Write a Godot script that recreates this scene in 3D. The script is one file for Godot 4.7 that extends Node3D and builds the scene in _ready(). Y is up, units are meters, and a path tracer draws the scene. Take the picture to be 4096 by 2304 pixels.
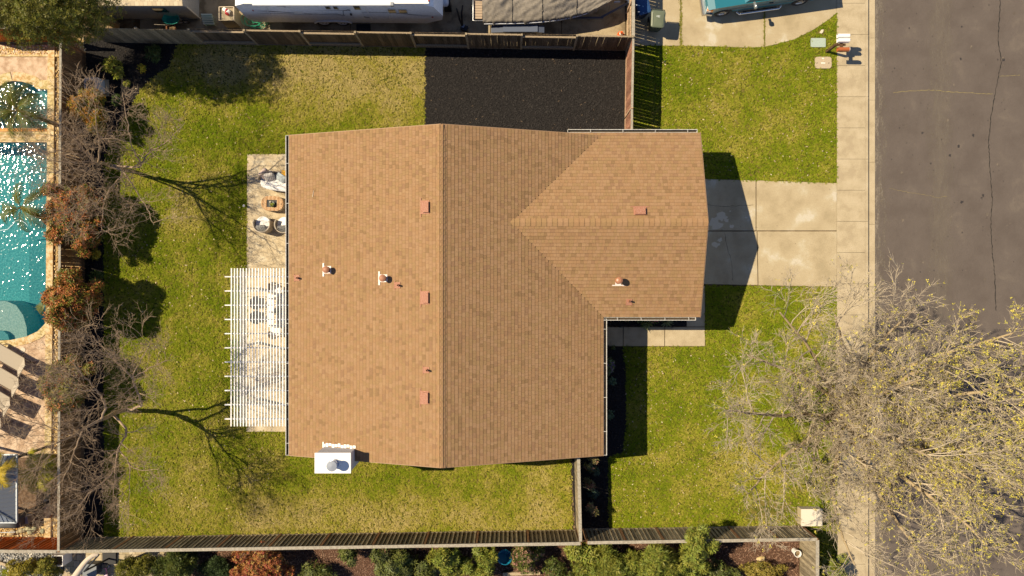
extends Node3D

const H := 34.0        # height of the drone above the lot
const S := 90.0        # photograph pixels per metre on the ground
var rng := RandomNumberGenerator.new()
var used := {}
var org := {}
var noise := FastNoiseLite.new()
var M := {}


func W(px: float, py: float, h := 0.0) -> Vector3:   # the place in the world that stands at this pixel, h metres up
	var f := (H - h) / H / S
	return Vector3((px - 2048.0) * f, h, (py - 1152.0) * f)


func on_z(px: float, py: float, z0: float) -> Vector3:   # the point of a wall facing the yard at z0 seen at this pixel
	var h := H * (1.0 - z0 * S / (py - 1152.0))
	return Vector3((px - 2048.0) / S * (H - h) / H, h, z0)


func P2(list: Array, h := 0.0) -> PackedVector2Array:
	var out := PackedVector2Array()
	for a in list:
		var w := W(a[0], a[1], h)
		out.append(Vector2(w.x, w.z))
	return out


class MB:
	var v := PackedVector3Array()
	var n := PackedVector3Array()
	var c := PackedColorArray()
	var col := Color(1, 1, 1)
	var colored := false

	func tint(k: Color) -> void:
		col = k
		colored = true

	func one(p: Vector3, m: Vector3) -> void:
		v.append(p)
		n.append(m)
		c.append(col)

	func t(a: Vector3, b: Vector3, d: Vector3) -> void:
		var m := (b - a).cross(d - a).normalized()
		one(a, m)
		one(d, m)
		one(b, m)

	func q(a: Vector3, b: Vector3, d: Vector3, e: Vector3) -> void:
		var m := (d - a).cross(e - b).normalized()
		for p in [a, d, b, a, e, d]:
			one(p, m)

	func box(o: Vector3, s: Vector3, b := Basis()) -> void:
		var x := b.x * s.x / 2
		var y := b.y * s.y / 2
		var z := b.z * s.z / 2
		q(o - x + y + z, o + x + y + z, o + x + y - z, o - x + y - z)
		q(o - x - y - z, o + x - y - z, o + x - y + z, o - x - y + z)
		q(o - x - y + z, o + x - y + z, o + x + y + z, o - x + y + z)
		q(o + x - y - z, o - x - y - z, o - x + y - z, o + x + y - z)
		q(o + x - y + z, o + x - y - z, o + x + y - z, o + x + y + z)
		q(o - x - y - z, o - x - y + z, o - x + y + z, o - x + y - z)

	func bar(a: Vector3, b: Vector3, w: float, h: float) -> void:   # a straight timber from a to b
		var d := b - a
		var z := d.normalized()
		var x := Vector3.UP.cross(z)
		x = x.normalized() if x.length() > 0.01 else Vector3.RIGHT
		box((a + b) / 2, Vector3(w, h, d.length()), Basis(x, z.cross(x), z))

	func tube(pts: Array, rad: Array, sides := 8, caps := true) -> void:
		var last := Vector3.ZERO
		var rings := []
		var norms := []
		for i in pts.size():
			var d: Vector3 = (pts[mini(i + 1, pts.size() - 1)] - pts[maxi(i - 1, 0)]).normalized()
			if last == Vector3.ZERO:
				last = d.cross(Vector3(0.3, 0.2, 0.93) if absf(d.z) < 0.8 else Vector3(0.93, 0.2, 0.3)).normalized()
			last = (last - d * last.dot(d)).normalized()
			var o := d.cross(last)
			var ring := PackedVector3Array()
			var nn := PackedVector3Array()
			for k in sides + 1:
				var w := TAU * k / sides
				var m := last * cos(w) + o * sin(w)
				ring.append(pts[i] + m * rad[i])
				nn.append(m)
			rings.append(ring)
			norms.append(nn)
		for i in pts.size() - 1:
			for k in sides:
				var a := Vector2i(i, k)
				for w in [a, a + Vector2i(1, 1), a + Vector2i(0, 1), a, a + Vector2i(1, 0), a + Vector2i(1, 1)]:
					one(rings[w.x][w.y], norms[w.x][w.y])
		if caps:
			for i in [0, pts.size() - 1]:
				for k in sides:
					if i == 0:
						t(pts[i], rings[i][k + 1], rings[i][k])
					else:
						t(pts[i], rings[i][k], rings[i][k + 1])

	func prism(poly: PackedVector2Array, y0: float, y1: float) -> void:   # poly in x, z
		var area := 0.0
		for i in poly.size():
			area += poly[i].cross(poly[(i + 1) % poly.size()])
		var index := Geometry2D.triangulate_polygon(poly)
		for i in range(0, index.size(), 3):
			var k := [poly[index[i]], poly[index[i + 1]], poly[index[i + 2]]]
			if (k[1] - k[0]).cross(k[2] - k[0]) > 0:
				k.reverse()
			t(Vector3(k[0].x, y1, k[0].y), Vector3(k[1].x, y1, k[1].y), Vector3(k[2].x, y1, k[2].y))
		for i in poly.size():
			var a := poly[i]
			var b := poly[(i + 1) % poly.size()]
			if area < 0:
				q(Vector3(a.x, y0, a.y), Vector3(b.x, y0, b.y), Vector3(b.x, y1, b.y), Vector3(a.x, y1, a.y))
			else:
				q(Vector3(b.x, y0, b.y), Vector3(a.x, y0, a.y), Vector3(a.x, y1, a.y), Vector3(b.x, y1, b.y))

	func extrude(poly: PackedVector2Array, o: Vector3, b: Basis, depth: float) -> void:   # poly in b.x, b.y; pushed along b.z
		var from := v.size()
		prism(poly, 0.0, depth)
		for i in range(from, v.size()):
			v[i] = o + b.x * v[i].x + b.y * v[i].z + b.z * v[i].y
			n[i] = b.x * n[i].x + b.y * n[i].z + b.z * n[i].y
		if b.determinant() > 0:
			for i in range(from, v.size(), 3):
				var a := v[i + 1]
				v[i + 1] = v[i + 2]
				v[i + 2] = a

	func lathe(prof: Array, o: Vector3, seg := 16, b := Basis()) -> void:   # prof of (radius, height), from below upwards
		for i in prof.size() - 1:
			var p: Vector2 = prof[i]
			var r: Vector2 = prof[i + 1]
			var k := (r - p).normalized()
			for s in seg:
				var w0 := TAU * s / seg
				var w1 := TAU * (s + 1) / seg
				var u0 := b.x * cos(w0) + b.z * sin(w0)
				var u1 := b.x * cos(w1) + b.z * sin(w1)
				var m0 := (u0 * k.y - b.y * k.x).normalized()
				var m1 := (u1 * k.y - b.y * k.x).normalized()
				var a0 := o + u0 * p.x + b.y * p.y
				var a1 := o + u1 * p.x + b.y * p.y
				var b0 := o + u0 * r.x + b.y * r.y
				var b1 := o + u1 * r.x + b.y * r.y
				one(a0, m0)
				one(a1, m1)
				one(b1, m1)
				one(a0, m0)
				one(b1, m1)
				one(b0, m0)

	func grid(rows: Array, flip := false, closed := false) -> void:   # a smooth sheet through rows of points
		var nr := rows.size()
		var nc: int = rows[0].size()
		var m := []
		for i in nr:
			var line := PackedVector3Array()
			for j in nc:
				var du: Vector3 = rows[mini(i + 1, nr - 1)][j] - rows[maxi(i - 1, 0)][j]
				var j0 := posmod(j - 1, nc - 1) if closed else maxi(j - 1, 0)
				var j1 := j % (nc - 1) + 1 if closed else mini(j + 1, nc - 1)
				var dv: Vector3 = rows[i][j1] - rows[i][j0]
				if dv.length() < 1e-5:
					var r := clampi(i, 1, nr - 2)
					dv = rows[r][j1] - rows[r][j0]
				var k := du.cross(dv).normalized()
				line.append(-k if flip else k)
			m.append(line)
		for i in nr - 1:
			for j in nc - 1:
				var w := [Vector2i(i, j), Vector2i(i + 1, j), Vector2i(i + 1, j + 1), Vector2i(i, j), Vector2i(i + 1, j + 1), Vector2i(i, j + 1)]
				if not flip:
					w.reverse()
				for k in w:
					one(rows[k.x][k.y], m[k.x][k.y])

	func pillow(o: Vector3, s: Vector3, b := Basis(), power := 0.45, seg := 14) -> void:   # a rounded cushion
		var rows := []
		for i in seg + 1:
			var la := PI * (float(i) / seg - 0.5)
			var row := PackedVector3Array()
			for j in seg * 2 + 1:
				var lo := TAU * j / (seg * 2)
				var f := func(x: float, e: float) -> float: return signf(x) * pow(absf(x), e)
				var x: float = f.call(cos(la), 0.8) * f.call(cos(lo), power)
				var z: float = f.call(cos(la), 0.8) * f.call(sin(lo), power)
				row.append(o + b.x * x * s.x / 2 + b.z * z * s.z / 2 + b.y * sin(la) * s.y / 2)
			rows.append(row)
		grid(rows, false, true)

	func mesh(at := Vector3.ZERO) -> ArrayMesh:
		var a := []
		a.resize(Mesh.ARRAY_MAX)
		if at != Vector3.ZERO:
			for i in v.size():
				v[i] -= at
		a[Mesh.ARRAY_VERTEX] = v
		a[Mesh.ARRAY_NORMAL] = n
		if colored:
			a[Mesh.ARRAY_COLOR] = c
		var m := ArrayMesh.new()
		m.add_surface_from_arrays(Mesh.PRIMITIVE_TRIANGLES, a)
		return m


func numbered(called: String) -> String:
	used[called] = used.get(called, -1) + 1
	return called if used[called] == 0 else "%s_%03d" % [called, used[called]]


func thing(called: String, label: String, category: String, at := Vector3.ZERO, group := "", kind := "") -> Node3D:
	var o := Node3D.new()
	o.name = numbered(called)
	add_child(o)
	o.position = at
	org[o] = at
	o.set_meta("label", label)
	o.set_meta("category", category)
	if group:
		o.set_meta("group", group)
	if kind:
		o.set_meta("kind", kind)
	return o


func part(p: Node3D, called: String, mb: MB, m: Material, label := "") -> MeshInstance3D:
	var o := MeshInstance3D.new()
	o.name = called
	o.mesh = mb.mesh(org[p])
	o.material_override = m
	p.add_child(o, true)
	org[o] = org[p]
	if label:
		o.set_meta("label", label)
	return o


func holder(p: Node3D, called: String) -> Node3D:
	var o := Node3D.new()
	o.name = called
	p.add_child(o, true)
	org[o] = org[p]
	return o


func inst(p: Node3D, called: String, mesh: Mesh, m: Material, x: Transform3D) -> MeshInstance3D:
	var o := MeshInstance3D.new()
	o.name = called
	o.mesh = mesh
	o.material_override = m
	x.origin -= org[p]
	o.transform = x
	p.add_child(o, true)
	org[o] = org[p]
	return o


func struct(called: String, mb: MB, m: Material, kind := "structure", label := "") -> MeshInstance3D:
	var o := MeshInstance3D.new()
	o.name = numbered(called)
	o.mesh = mb.mesh()
	o.material_override = m
	add_child(o)
	org[o] = Vector3.ZERO
	o.set_meta("kind", kind)
	if label:
		o.set_meta("label", label)
	return o


func merged(p: Node3D, called: String, mesh: Mesh, m: Material, where: Array, tint: Array) -> void:   # many small leaves as one mesh
	var a := mesh.surface_get_arrays(0)
	var v0: PackedVector3Array = a[Mesh.ARRAY_VERTEX]
	var n0: PackedVector3Array = a[Mesh.ARRAY_NORMAL]
	var v := PackedVector3Array()
	var n := PackedVector3Array()
	var c := PackedColorArray()
	var one := PackedColorArray()
	one.resize(v0.size())
	for i in where.size():
		var x: Transform3D = where[i]
		x.origin -= org[p]
		v.append_array(x * v0)
		n.append_array(Transform3D(x.basis.orthonormalized(), Vector3.ZERO) * n0)
		one.fill(tint[i])
		c.append_array(one)
	var b := []
	b.resize(Mesh.ARRAY_MAX)
	b[Mesh.ARRAY_VERTEX] = v
	b[Mesh.ARRAY_NORMAL] = n
	b[Mesh.ARRAY_COLOR] = c
	var k := ArrayMesh.new()
	k.add_surface_from_arrays(Mesh.PRIMITIVE_TRIANGLES, b)
	var o := MeshInstance3D.new()
	o.name = called
	o.mesh = k
	o.material_override = m
	p.add_child(o, true)
	org[o] = org[p]


func copies(p: Node3D, called: String, mesh: Mesh, m: Material, where: Array, tint: Array, kind := "") -> MultiMeshInstance3D:
	var mm := MultiMesh.new()
	mm.transform_format = MultiMesh.TRANSFORM_3D
	mm.use_colors = true
	mm.mesh = mesh
	mm.instance_count = where.size()
	var at: Vector3 = org.get(p, Vector3.ZERO)
	for i in where.size():
		var x: Transform3D = where[i]
		x.origin -= at
		mm.set_instance_transform(i, x)
		mm.set_instance_color(i, tint[i])
	var o := MultiMeshInstance3D.new()
	o.name = called if p != self else numbered(called)
	o.multimesh = mm
	o.material_override = m
	p.add_child(o, true)
	org[o] = at
	if kind:
		o.set_meta("kind", kind)
	return o


func lin(r: float, g: float, b: float) -> Color:
	return Color(r, g, b).linear_to_srgb()


func plain(r: float, g: float, b: float, rough := 0.8, metal := 0.0) -> StandardMaterial3D:
	var m := StandardMaterial3D.new()
	m.albedo_color = lin(r, g, b)
	m.roughness = rough
	m.metallic = metal
	return m


func tinted(rough := 0.8, back := 0.0) -> StandardMaterial3D:
	var m := StandardMaterial3D.new()
	m.vertex_color_use_as_albedo = true
	m.roughness = rough
	m.metallic_specular = 0.3
	if back > 0.0:
		m.backlight_enabled = true
		m.backlight = Color(back, back, back)
	return m


func ntex(stops: Array, freq: float, size := 512, seed_ := 1, octaves := 5, kind := FastNoiseLite.TYPE_SIMPLEX_SMOOTH) -> NoiseTexture2D:
	var f := FastNoiseLite.new()
	f.seed = seed_
	f.frequency = freq
	f.noise_type = kind
	f.fractal_octaves = octaves
	f.fractal_gain = 0.6
	var g := Gradient.new()
	g.offsets = PackedFloat32Array(stops.map(func(s): return s[0]))
	g.colors = PackedColorArray(stops.map(func(s): return lin(s[1], s[2], s[3])))
	var x := NoiseTexture2D.new()
	x.width = size
	x.height = size
	x.seamless = true
	x.noise = f
	x.color_ramp = g
	return x


# a surface of two or three tones in patches, with a fine grain over them; scale in repeats per metre
func ground_mat(stops: Array, freq: float, scale: Vector3, rough := 0.9, seed_ := 1, grain := 0.25, grain_scale := 1.5, bump := 0.0, world := true) -> StandardMaterial3D:
	var m := StandardMaterial3D.new()
	m.albedo_texture = ntex(stops, freq, 512, seed_)
	m.uv1_triplanar = true
	m.uv1_world_triplanar = world
	m.uv1_scale = scale
	m.roughness = rough
	m.metallic_specular = 0.3
	if grain > 0.0:
		if not M.has("grain"):
			M.grain = ntex([[0.2, 0.5, 0.5, 0.5], [0.5, 0.85, 0.85, 0.85], [0.75, 1, 1, 1]], 0.08, 512, 77, 4)
		m.detail_enabled = true
		m.detail_blend_mode = BaseMaterial3D.BLEND_MODE_MUL
		m.detail_albedo = M.grain
		m.detail_uv_layer = BaseMaterial3D.DETAIL_UV_2
		m.uv2_triplanar = true
		m.uv2_world_triplanar = world
		m.uv2_scale = Vector3.ONE * grain_scale
	if bump > 0.0:
		if not M.has("rough"):
			M.rough = ntex([[0.0, 0, 0, 0], [1.0, 1, 1, 1]], 0.05, 512, 78, 5)
		m.heightmap_enabled = true
		m.heightmap_texture = M.rough
		m.heightmap_scale = bump
	return m


func wood(r: float, g: float, b: float, seed_: int, dark := 0.55) -> StandardMaterial3D:   # sawn timber, grain along the board
	var m := StandardMaterial3D.new()
	if not M.has("fibre%d" % (seed_ % 3)):
		M["fibre%d" % (seed_ % 3)] = ntex([[0.2, 0.45, 0.42, 0.4], [0.5, 0.8, 0.79, 0.78], [0.8, 1, 1, 1]], 0.02, 256, seed_ % 3 + 40, 5)
	m.albedo_texture = M["fibre%d" % (seed_ % 3)]
	m.albedo_color = lin(r, g, b)
	m.uv1_triplanar = true
	m.uv1_scale = Vector3(4, 0.35, 4)
	m.uv1_offset = Vector3(seed_ * 0.37, seed_ * 0.61, 0)
	m.roughness = 0.9
	m.metallic_specular = 0.25
	return m


func inside(p: Vector2, poly: PackedVector2Array) -> bool:
	return Geometry2D.is_point_in_polygon(p, poly)


func turn_to(dir: Vector3) -> Basis:   # y along dir
	var y := dir.normalized()
	var x := y.cross(Vector3(0.31, 0.17, 0.93)).normalized()
	return Basis(x, y, x.cross(y))


func circle(r: float, seg := 16, sx := 1.0, sy := 1.0) -> PackedVector2Array:
	var out := PackedVector2Array()
	for i in seg:
		out.append(Vector2(cos(TAU * i / seg) * r * sx, sin(TAU * i / seg) * r * sy))
	return out


func round_rect(w: float, h: float, r: float, seg := 4) -> PackedVector2Array:
	var out := PackedVector2Array()
	for k in 4:
		var o := Vector2(w / 2 - r, h / 2 - r) * Vector2([1, -1, -1, 1][k], [1, 1, -1, -1][k])
		for i in seg + 1:
			var a := PI / 2 * (k + float(i) / seg)
			out.append(o + Vector2(cos(a), sin(a)) * r)
	return out


func pick(a: Array) -> Variant:
	return a[rng.randi() % a.size()]


func _ready() -> void:
	# camera
	var cam := Camera3D.new()
	cam.name = "camera"
	cam.position = Vector3(0, H, 0)
	cam.rotation = Vector3(-PI / 2, 0, 0)
	cam.fov = rad_to_deg(2.0 * atan(1152.0 / S / H))
	cam.far = 400.0
	add_child(cam)
	cam.current = true
	# sky, exposure
	var sky := ProceduralSkyMaterial.new()
	sky.sky_top_color = Color(0.12, 0.20, 0.38)
	sky.sky_horizon_color = Color(0.76, 0.86, 1.0)
	sky.sky_curve = 0.34
	sky.ground_bottom_color = Color(0.20, 0.18, 0.15)
	sky.ground_horizon_color = Color(0.45, 0.45, 0.42)
	sky.sun_angle_max = 6.0
	sky.energy_multiplier = 0.9
	var env := Environment.new()
	env.background_mode = Environment.BG_SKY
	env.sky = Sky.new()
	env.sky.sky_material = sky
	env.tonemap_mode = Environment.TONE_MAPPER_LINEAR
	env.tonemap_exposure = 1.55
	env.sdfgi_enabled = true
	env.ssao_enabled = true
	env.ssil_enabled = true
	var we := WorldEnvironment.new()
	we.name = "world_environment"
	we.environment = env
	add_child(we)
	# sun: low in the west-north-west, shadows fall to the east and a little south
	var sun := DirectionalLight3D.new()
	sun.name = "sun"
	sun.light_energy = 1.6
	sun.light_angular_distance = 0.5
	sun.light_color = Color(1.0, 0.93, 0.80)
	sun.shadow_enabled = true
	add_child(sun)
	sun.look_at_from_position(Vector3.ZERO, Vector3(0.85, -1.0, 0.215), Vector3.UP)

	rng.seed = 11
	noise.seed = 5
	noise.frequency = 0.35
	noise.fractal_octaves = 4
	make_materials()
	build_ground()
	build_house()
	build_fences()
	build_pool_yard()
	build_trees()
	build_shrubs()
	build_patio()
	build_north_yard()
	build_street_side()
	build_south_garden()
	build_grass()


func make_materials() -> void:
	M.concrete = ground_mat([[0.2, 0.39, 0.315, 0.195], [0.45, 0.455, 0.37, 0.235], [0.65, 0.48, 0.395, 0.255], [0.8, 0.52, 0.45, 0.315], [0.9, 0.57, 0.51, 0.40]], 0.006, Vector3.ONE * 0.16, 0.9, 3, 0.25, 0.9, 0.3)
	M.patio = ground_mat([[0.25, 0.52, 0.42, 0.275], [0.45, 0.57, 0.465, 0.31], [0.6, 0.60, 0.50, 0.34], [0.8, 0.65, 0.565, 0.415]], 0.014, Vector3.ONE * 0.3, 0.9, 9, 0.25, 0.8, 0.3)
	M.walk = ground_mat([[0.25, 0.42, 0.34, 0.22], [0.5, 0.475, 0.39, 0.255], [0.8, 0.52, 0.43, 0.29]], 0.008, Vector3.ONE * 0.25, 0.9, 4, 0.25, 1.1, 0.3)
	M.pad = ground_mat([[0.3, 0.22, 0.17, 0.105], [0.5, 0.36, 0.285, 0.18], [0.75, 0.43, 0.35, 0.23]], 0.008, Vector3.ONE * 0.2, 0.9, 5, 0.25, 0.9, 0.3)
	M.asphalt = ground_mat([[0.25, 0.118, 0.096, 0.083], [0.5, 0.129, 0.106, 0.092], [0.7, 0.136, 0.112, 0.097], [0.9, 0.16, 0.132, 0.11]], 0.007, Vector3.ONE * 0.14, 0.92, 6, 0.25, 2.2, 0.6)
	M.dust = ground_mat([[0.3, 0.115, 0.095, 0.078], [0.55, 0.15, 0.125, 0.10], [0.75, 0.20, 0.165, 0.13]], 0.02, Vector3.ONE * 0.4, 0.95, 16, 0.25, 2.2, 0.3)
	M.soil = ground_mat([[0.3, 0.13, 0.09, 0.05], [0.6, 0.21, 0.15, 0.085], [0.8, 0.27, 0.20, 0.12]], 0.01, Vector3.ONE * 0.3, 1.0, 7, 0.25, 1.5, 1.0)
	M.turf = ground_mat([[0.3, 0.085, 0.095, 0.010], [0.5, 0.13, 0.125, 0.018], [0.7, 0.19, 0.15, 0.04]], 0.02, Vector3.ONE * 0.35, 1.0, 8, 0.25, 1.5, 1.5)
	M.mulch = ground_mat([[0.3, 0.017, 0.0155, 0.0155], [0.55, 0.026, 0.0235, 0.023], [0.8, 0.038, 0.034, 0.033]], 0.03, Vector3.ONE * 0.7, 1.0, 10, 0.25, 3.0, 2.0)
	M.bark = ground_mat([[0.3, 0.06, 0.03, 0.02], [0.55, 0.12, 0.065, 0.042], [0.8, 0.22, 0.13, 0.085]], 0.05, Vector3.ONE * 0.7, 1.0, 11, 0.25, 3.0, 1.5)
	M.deck = ground_mat([[0.25, 0.44, 0.30, 0.195], [0.5, 0.58, 0.42, 0.29], [0.7, 0.66, 0.50, 0.36]], 0.012, Vector3.ONE * 0.35, 0.8, 12, 0.25, 1.2, 0.4)
	for i in 4:
		M["coping%d" % i] = ground_mat([[0.25, 0.50 - i * 0.03, 0.31, 0.13], [0.5, 0.66 - i * 0.02, 0.48, 0.26 - i * 0.01], [0.75, 0.72, 0.57, 0.37]], 0.012, Vector3(0.6, 0.6, 0.6 + i * 0.1), 0.75, 20 + i, 0.25, 1.4, 0.3)
	M.stucco = ground_mat([[0.3, 0.50, 0.46, 0.38], [0.7, 0.58, 0.53, 0.45]], 0.02, Vector3.ONE * 0.5, 0.9, 13, 0.25, 2.0, 0.4)
	M.white = plain(0.78, 0.77, 0.74, 0.55)
	M.white_trim = plain(0.72, 0.71, 0.68, 0.5)
	M.dirty_white = ground_mat([[0.3, 0.60, 0.59, 0.56], [0.6, 0.72, 0.71, 0.68], [0.8, 0.76, 0.75, 0.72]], 0.02, Vector3(1.5, 0.5, 1.5), 0.7, 14, 0.2, 2.0)
	M.dark = plain(0.012, 0.012, 0.013, 0.6)
	M.rubber = plain(0.02, 0.02, 0.021, 0.8)
	M.crack = plain(0.02, 0.018, 0.016, 1.0)
	M.joint = plain(0.07, 0.06, 0.045, 1.0)
	M.steel = plain(0.55, 0.56, 0.58, 0.35, 0.9)
	M.grey_steel = plain(0.30, 0.32, 0.35, 0.45, 0.7)
	M.glass = plain(0.02, 0.03, 0.035, 0.06)
	M.leaf = tinted(0.45, 0.5)
	M.tint = tinted(0.9)
	M.shiny_tint = tinted(0.4)
	M.sling = ground_mat([[0.3, 0.33, 0.28, 0.215], [0.7, 0.38, 0.325, 0.25]], 0.1, Vector3.ONE * 2.0, 0.8, 18, 0.0)
	M.bronze = plain(0.06, 0.035, 0.022, 0.5, 0.3)
	M.wicker = ground_mat([[0.3, 0.30, 0.25, 0.19], [0.6, 0.46, 0.40, 0.32]], 0.3, Vector3.ONE * 3.0, 0.8, 19, 0.0)
	M.pergola = ground_mat([[0.25, 0.62, 0.60, 0.56], [0.45, 0.76, 0.75, 0.73], [0.8, 0.80, 0.79, 0.77]], 0.02, Vector3.ONE * 0.8, 0.6, 26, 0.0)
	M.cushion = plain(0.80, 0.78, 0.75, 0.9)
	M.wicker_dark = ground_mat([[0.35, 0.20, 0.16, 0.12], [0.6, 0.36, 0.30, 0.24]], 0.3, Vector3(8, 3, 8), 0.8, 21, 0.0)
	M.rattan = ground_mat([[0.35, 0.16, 0.09, 0.04], [0.6, 0.34, 0.22, 0.10]], 0.3, Vector3.ONE * 3.0, 0.7, 22, 0.0)
	M.dark_sling = ground_mat([[0.35, 0.03, 0.028, 0.026], [0.6, 0.06, 0.055, 0.05]], 0.3, Vector3.ONE * 3.0, 0.7, 23, 0.0)
	M.pink = plain(0.52, 0.40, 0.34, 0.9)
	M.teak = [wood(0.62, 0.40, 0.22, 4), wood(0.52, 0.31, 0.16, 5), wood(0.66, 0.45, 0.27, 6)]
	M.stripe = striped([Color(0.55, 0.52, 0.48), Color(0.26, 0.23, 0.21)], 14.0)
	M.mono = ground_mat([[0.44, 0.02, 0.02, 0.02], [0.46, 0.72, 0.71, 0.69], [0.54, 0.72, 0.71, 0.69], [0.56, 0.02, 0.02, 0.02]], 0.03, Vector3.ONE * 3.0, 0.9, 24, 0.0)
	M.pale_limb = ground_mat([[0.3, 0.26, 0.185, 0.10], [0.5, 0.34, 0.26, 0.15], [0.75, 0.42, 0.35, 0.23]], 0.04, Vector3(1.5, 1.5, 1.5), 0.9, 25, 0.0)
	M.spring_twig = ground_mat([[0.3, 0.32, 0.25, 0.16], [0.55, 0.46, 0.385, 0.275], [0.75, 0.56, 0.49, 0.39]], 0.05, Vector3(2, 2, 2), 0.9, 27, 0.0)
	M.twig = ground_mat([[0.3, 0.22, 0.145, 0.085], [0.55, 0.35, 0.255, 0.17], [0.75, 0.46, 0.37, 0.28]], 0.05, Vector3(2, 2, 2), 0.9, 15, 0.0)
	M.limb = ground_mat([[0.3, 0.17, 0.11, 0.055], [0.5, 0.27, 0.18, 0.085], [0.65, 0.40, 0.27, 0.12], [0.8, 0.46, 0.40, 0.31]], 0.03, Vector3(2, 2, 2), 0.9, 17, 0.0)


func slab(called: String, list: Array, y0: float, y1: float, m: Material) -> MeshInstance3D:
	var mb := MB.new()
	mb.prism(P2(list), y0, y1)
	return struct(called, mb, m)


func scatter(poly: PackedVector2Array, per_m2: float, seed_: int) -> PackedVector2Array:   # even random points in a polygon
	var r := RandomNumberGenerator.new()
	r.seed = seed_
	var lo := poly[0]
	var hi := poly[0]
	for p in poly:
		lo = lo.min(p)
		hi = hi.max(p)
	var out := PackedVector2Array()
	for i in int((hi - lo).x * (hi - lo).y * per_m2):
		var p := Vector2(r.randf_range(lo.x, hi.x), r.randf_range(lo.y, hi.y))
		if inside(p, poly):
			out.append(p)
	return out


var LAWN := {
	"north": [[715, 168], [676, 270], [620, 302], [584, 342], [552, 378], [533, 413], [500, 470], [440, 560], [1699, 560], [1699, 186], [1200, 176]],
	"west": [[440, 560], [420, 640], [417, 900], [417, 2148], [988, 2136], [988, 1727], [990, 617], [1200, 617], [1200, 560]],
	"south": [[988, 1727], [988, 2136], [1500, 2129], [2290, 2119], [2278, 1727]],
	"front_north": [[2507, 184], [2723, 184], [2860, 187], [2997, 192], [3076, 185], [3176, 159], [3255, 119], [3315, 79], [3347, 52], [3347, 733], [2730, 715], [2730, 612], [2507, 612]],
	"front_south": [[2822, 1142], [3347, 1148], [3347, 2400], [3206, 2400], [3206, 2106], [2436, 2115], [2432, 1830], [2492, 1810], [2505, 1700], [2505, 1500], [2492, 1387], [2822, 1387]],
}
var BED := {
	"north": [[1699, 186], [2507, 200], [2507, 640], [1699, 640]],
	"west": [[336, 150], [715, 168], [676, 270], [620, 302], [584, 342], [552, 378], [533, 413], [500, 470], [440, 560], [420, 640], [417, 900], [417, 2148], [336, 2150]],
	"porch": [[2400, 1200], [2745, 1200], [2745, 1305], [2400, 1305]],
	"front": [[2400, 1387], [2492, 1387], [2505, 1500], [2505, 1700], [2492, 1810], [2400, 1816]],
	"side": [[2280, 1780], [2400, 1816], [2492, 1810], [2432, 1830], [2436, 2115], [2302, 2118]],
}


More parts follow.
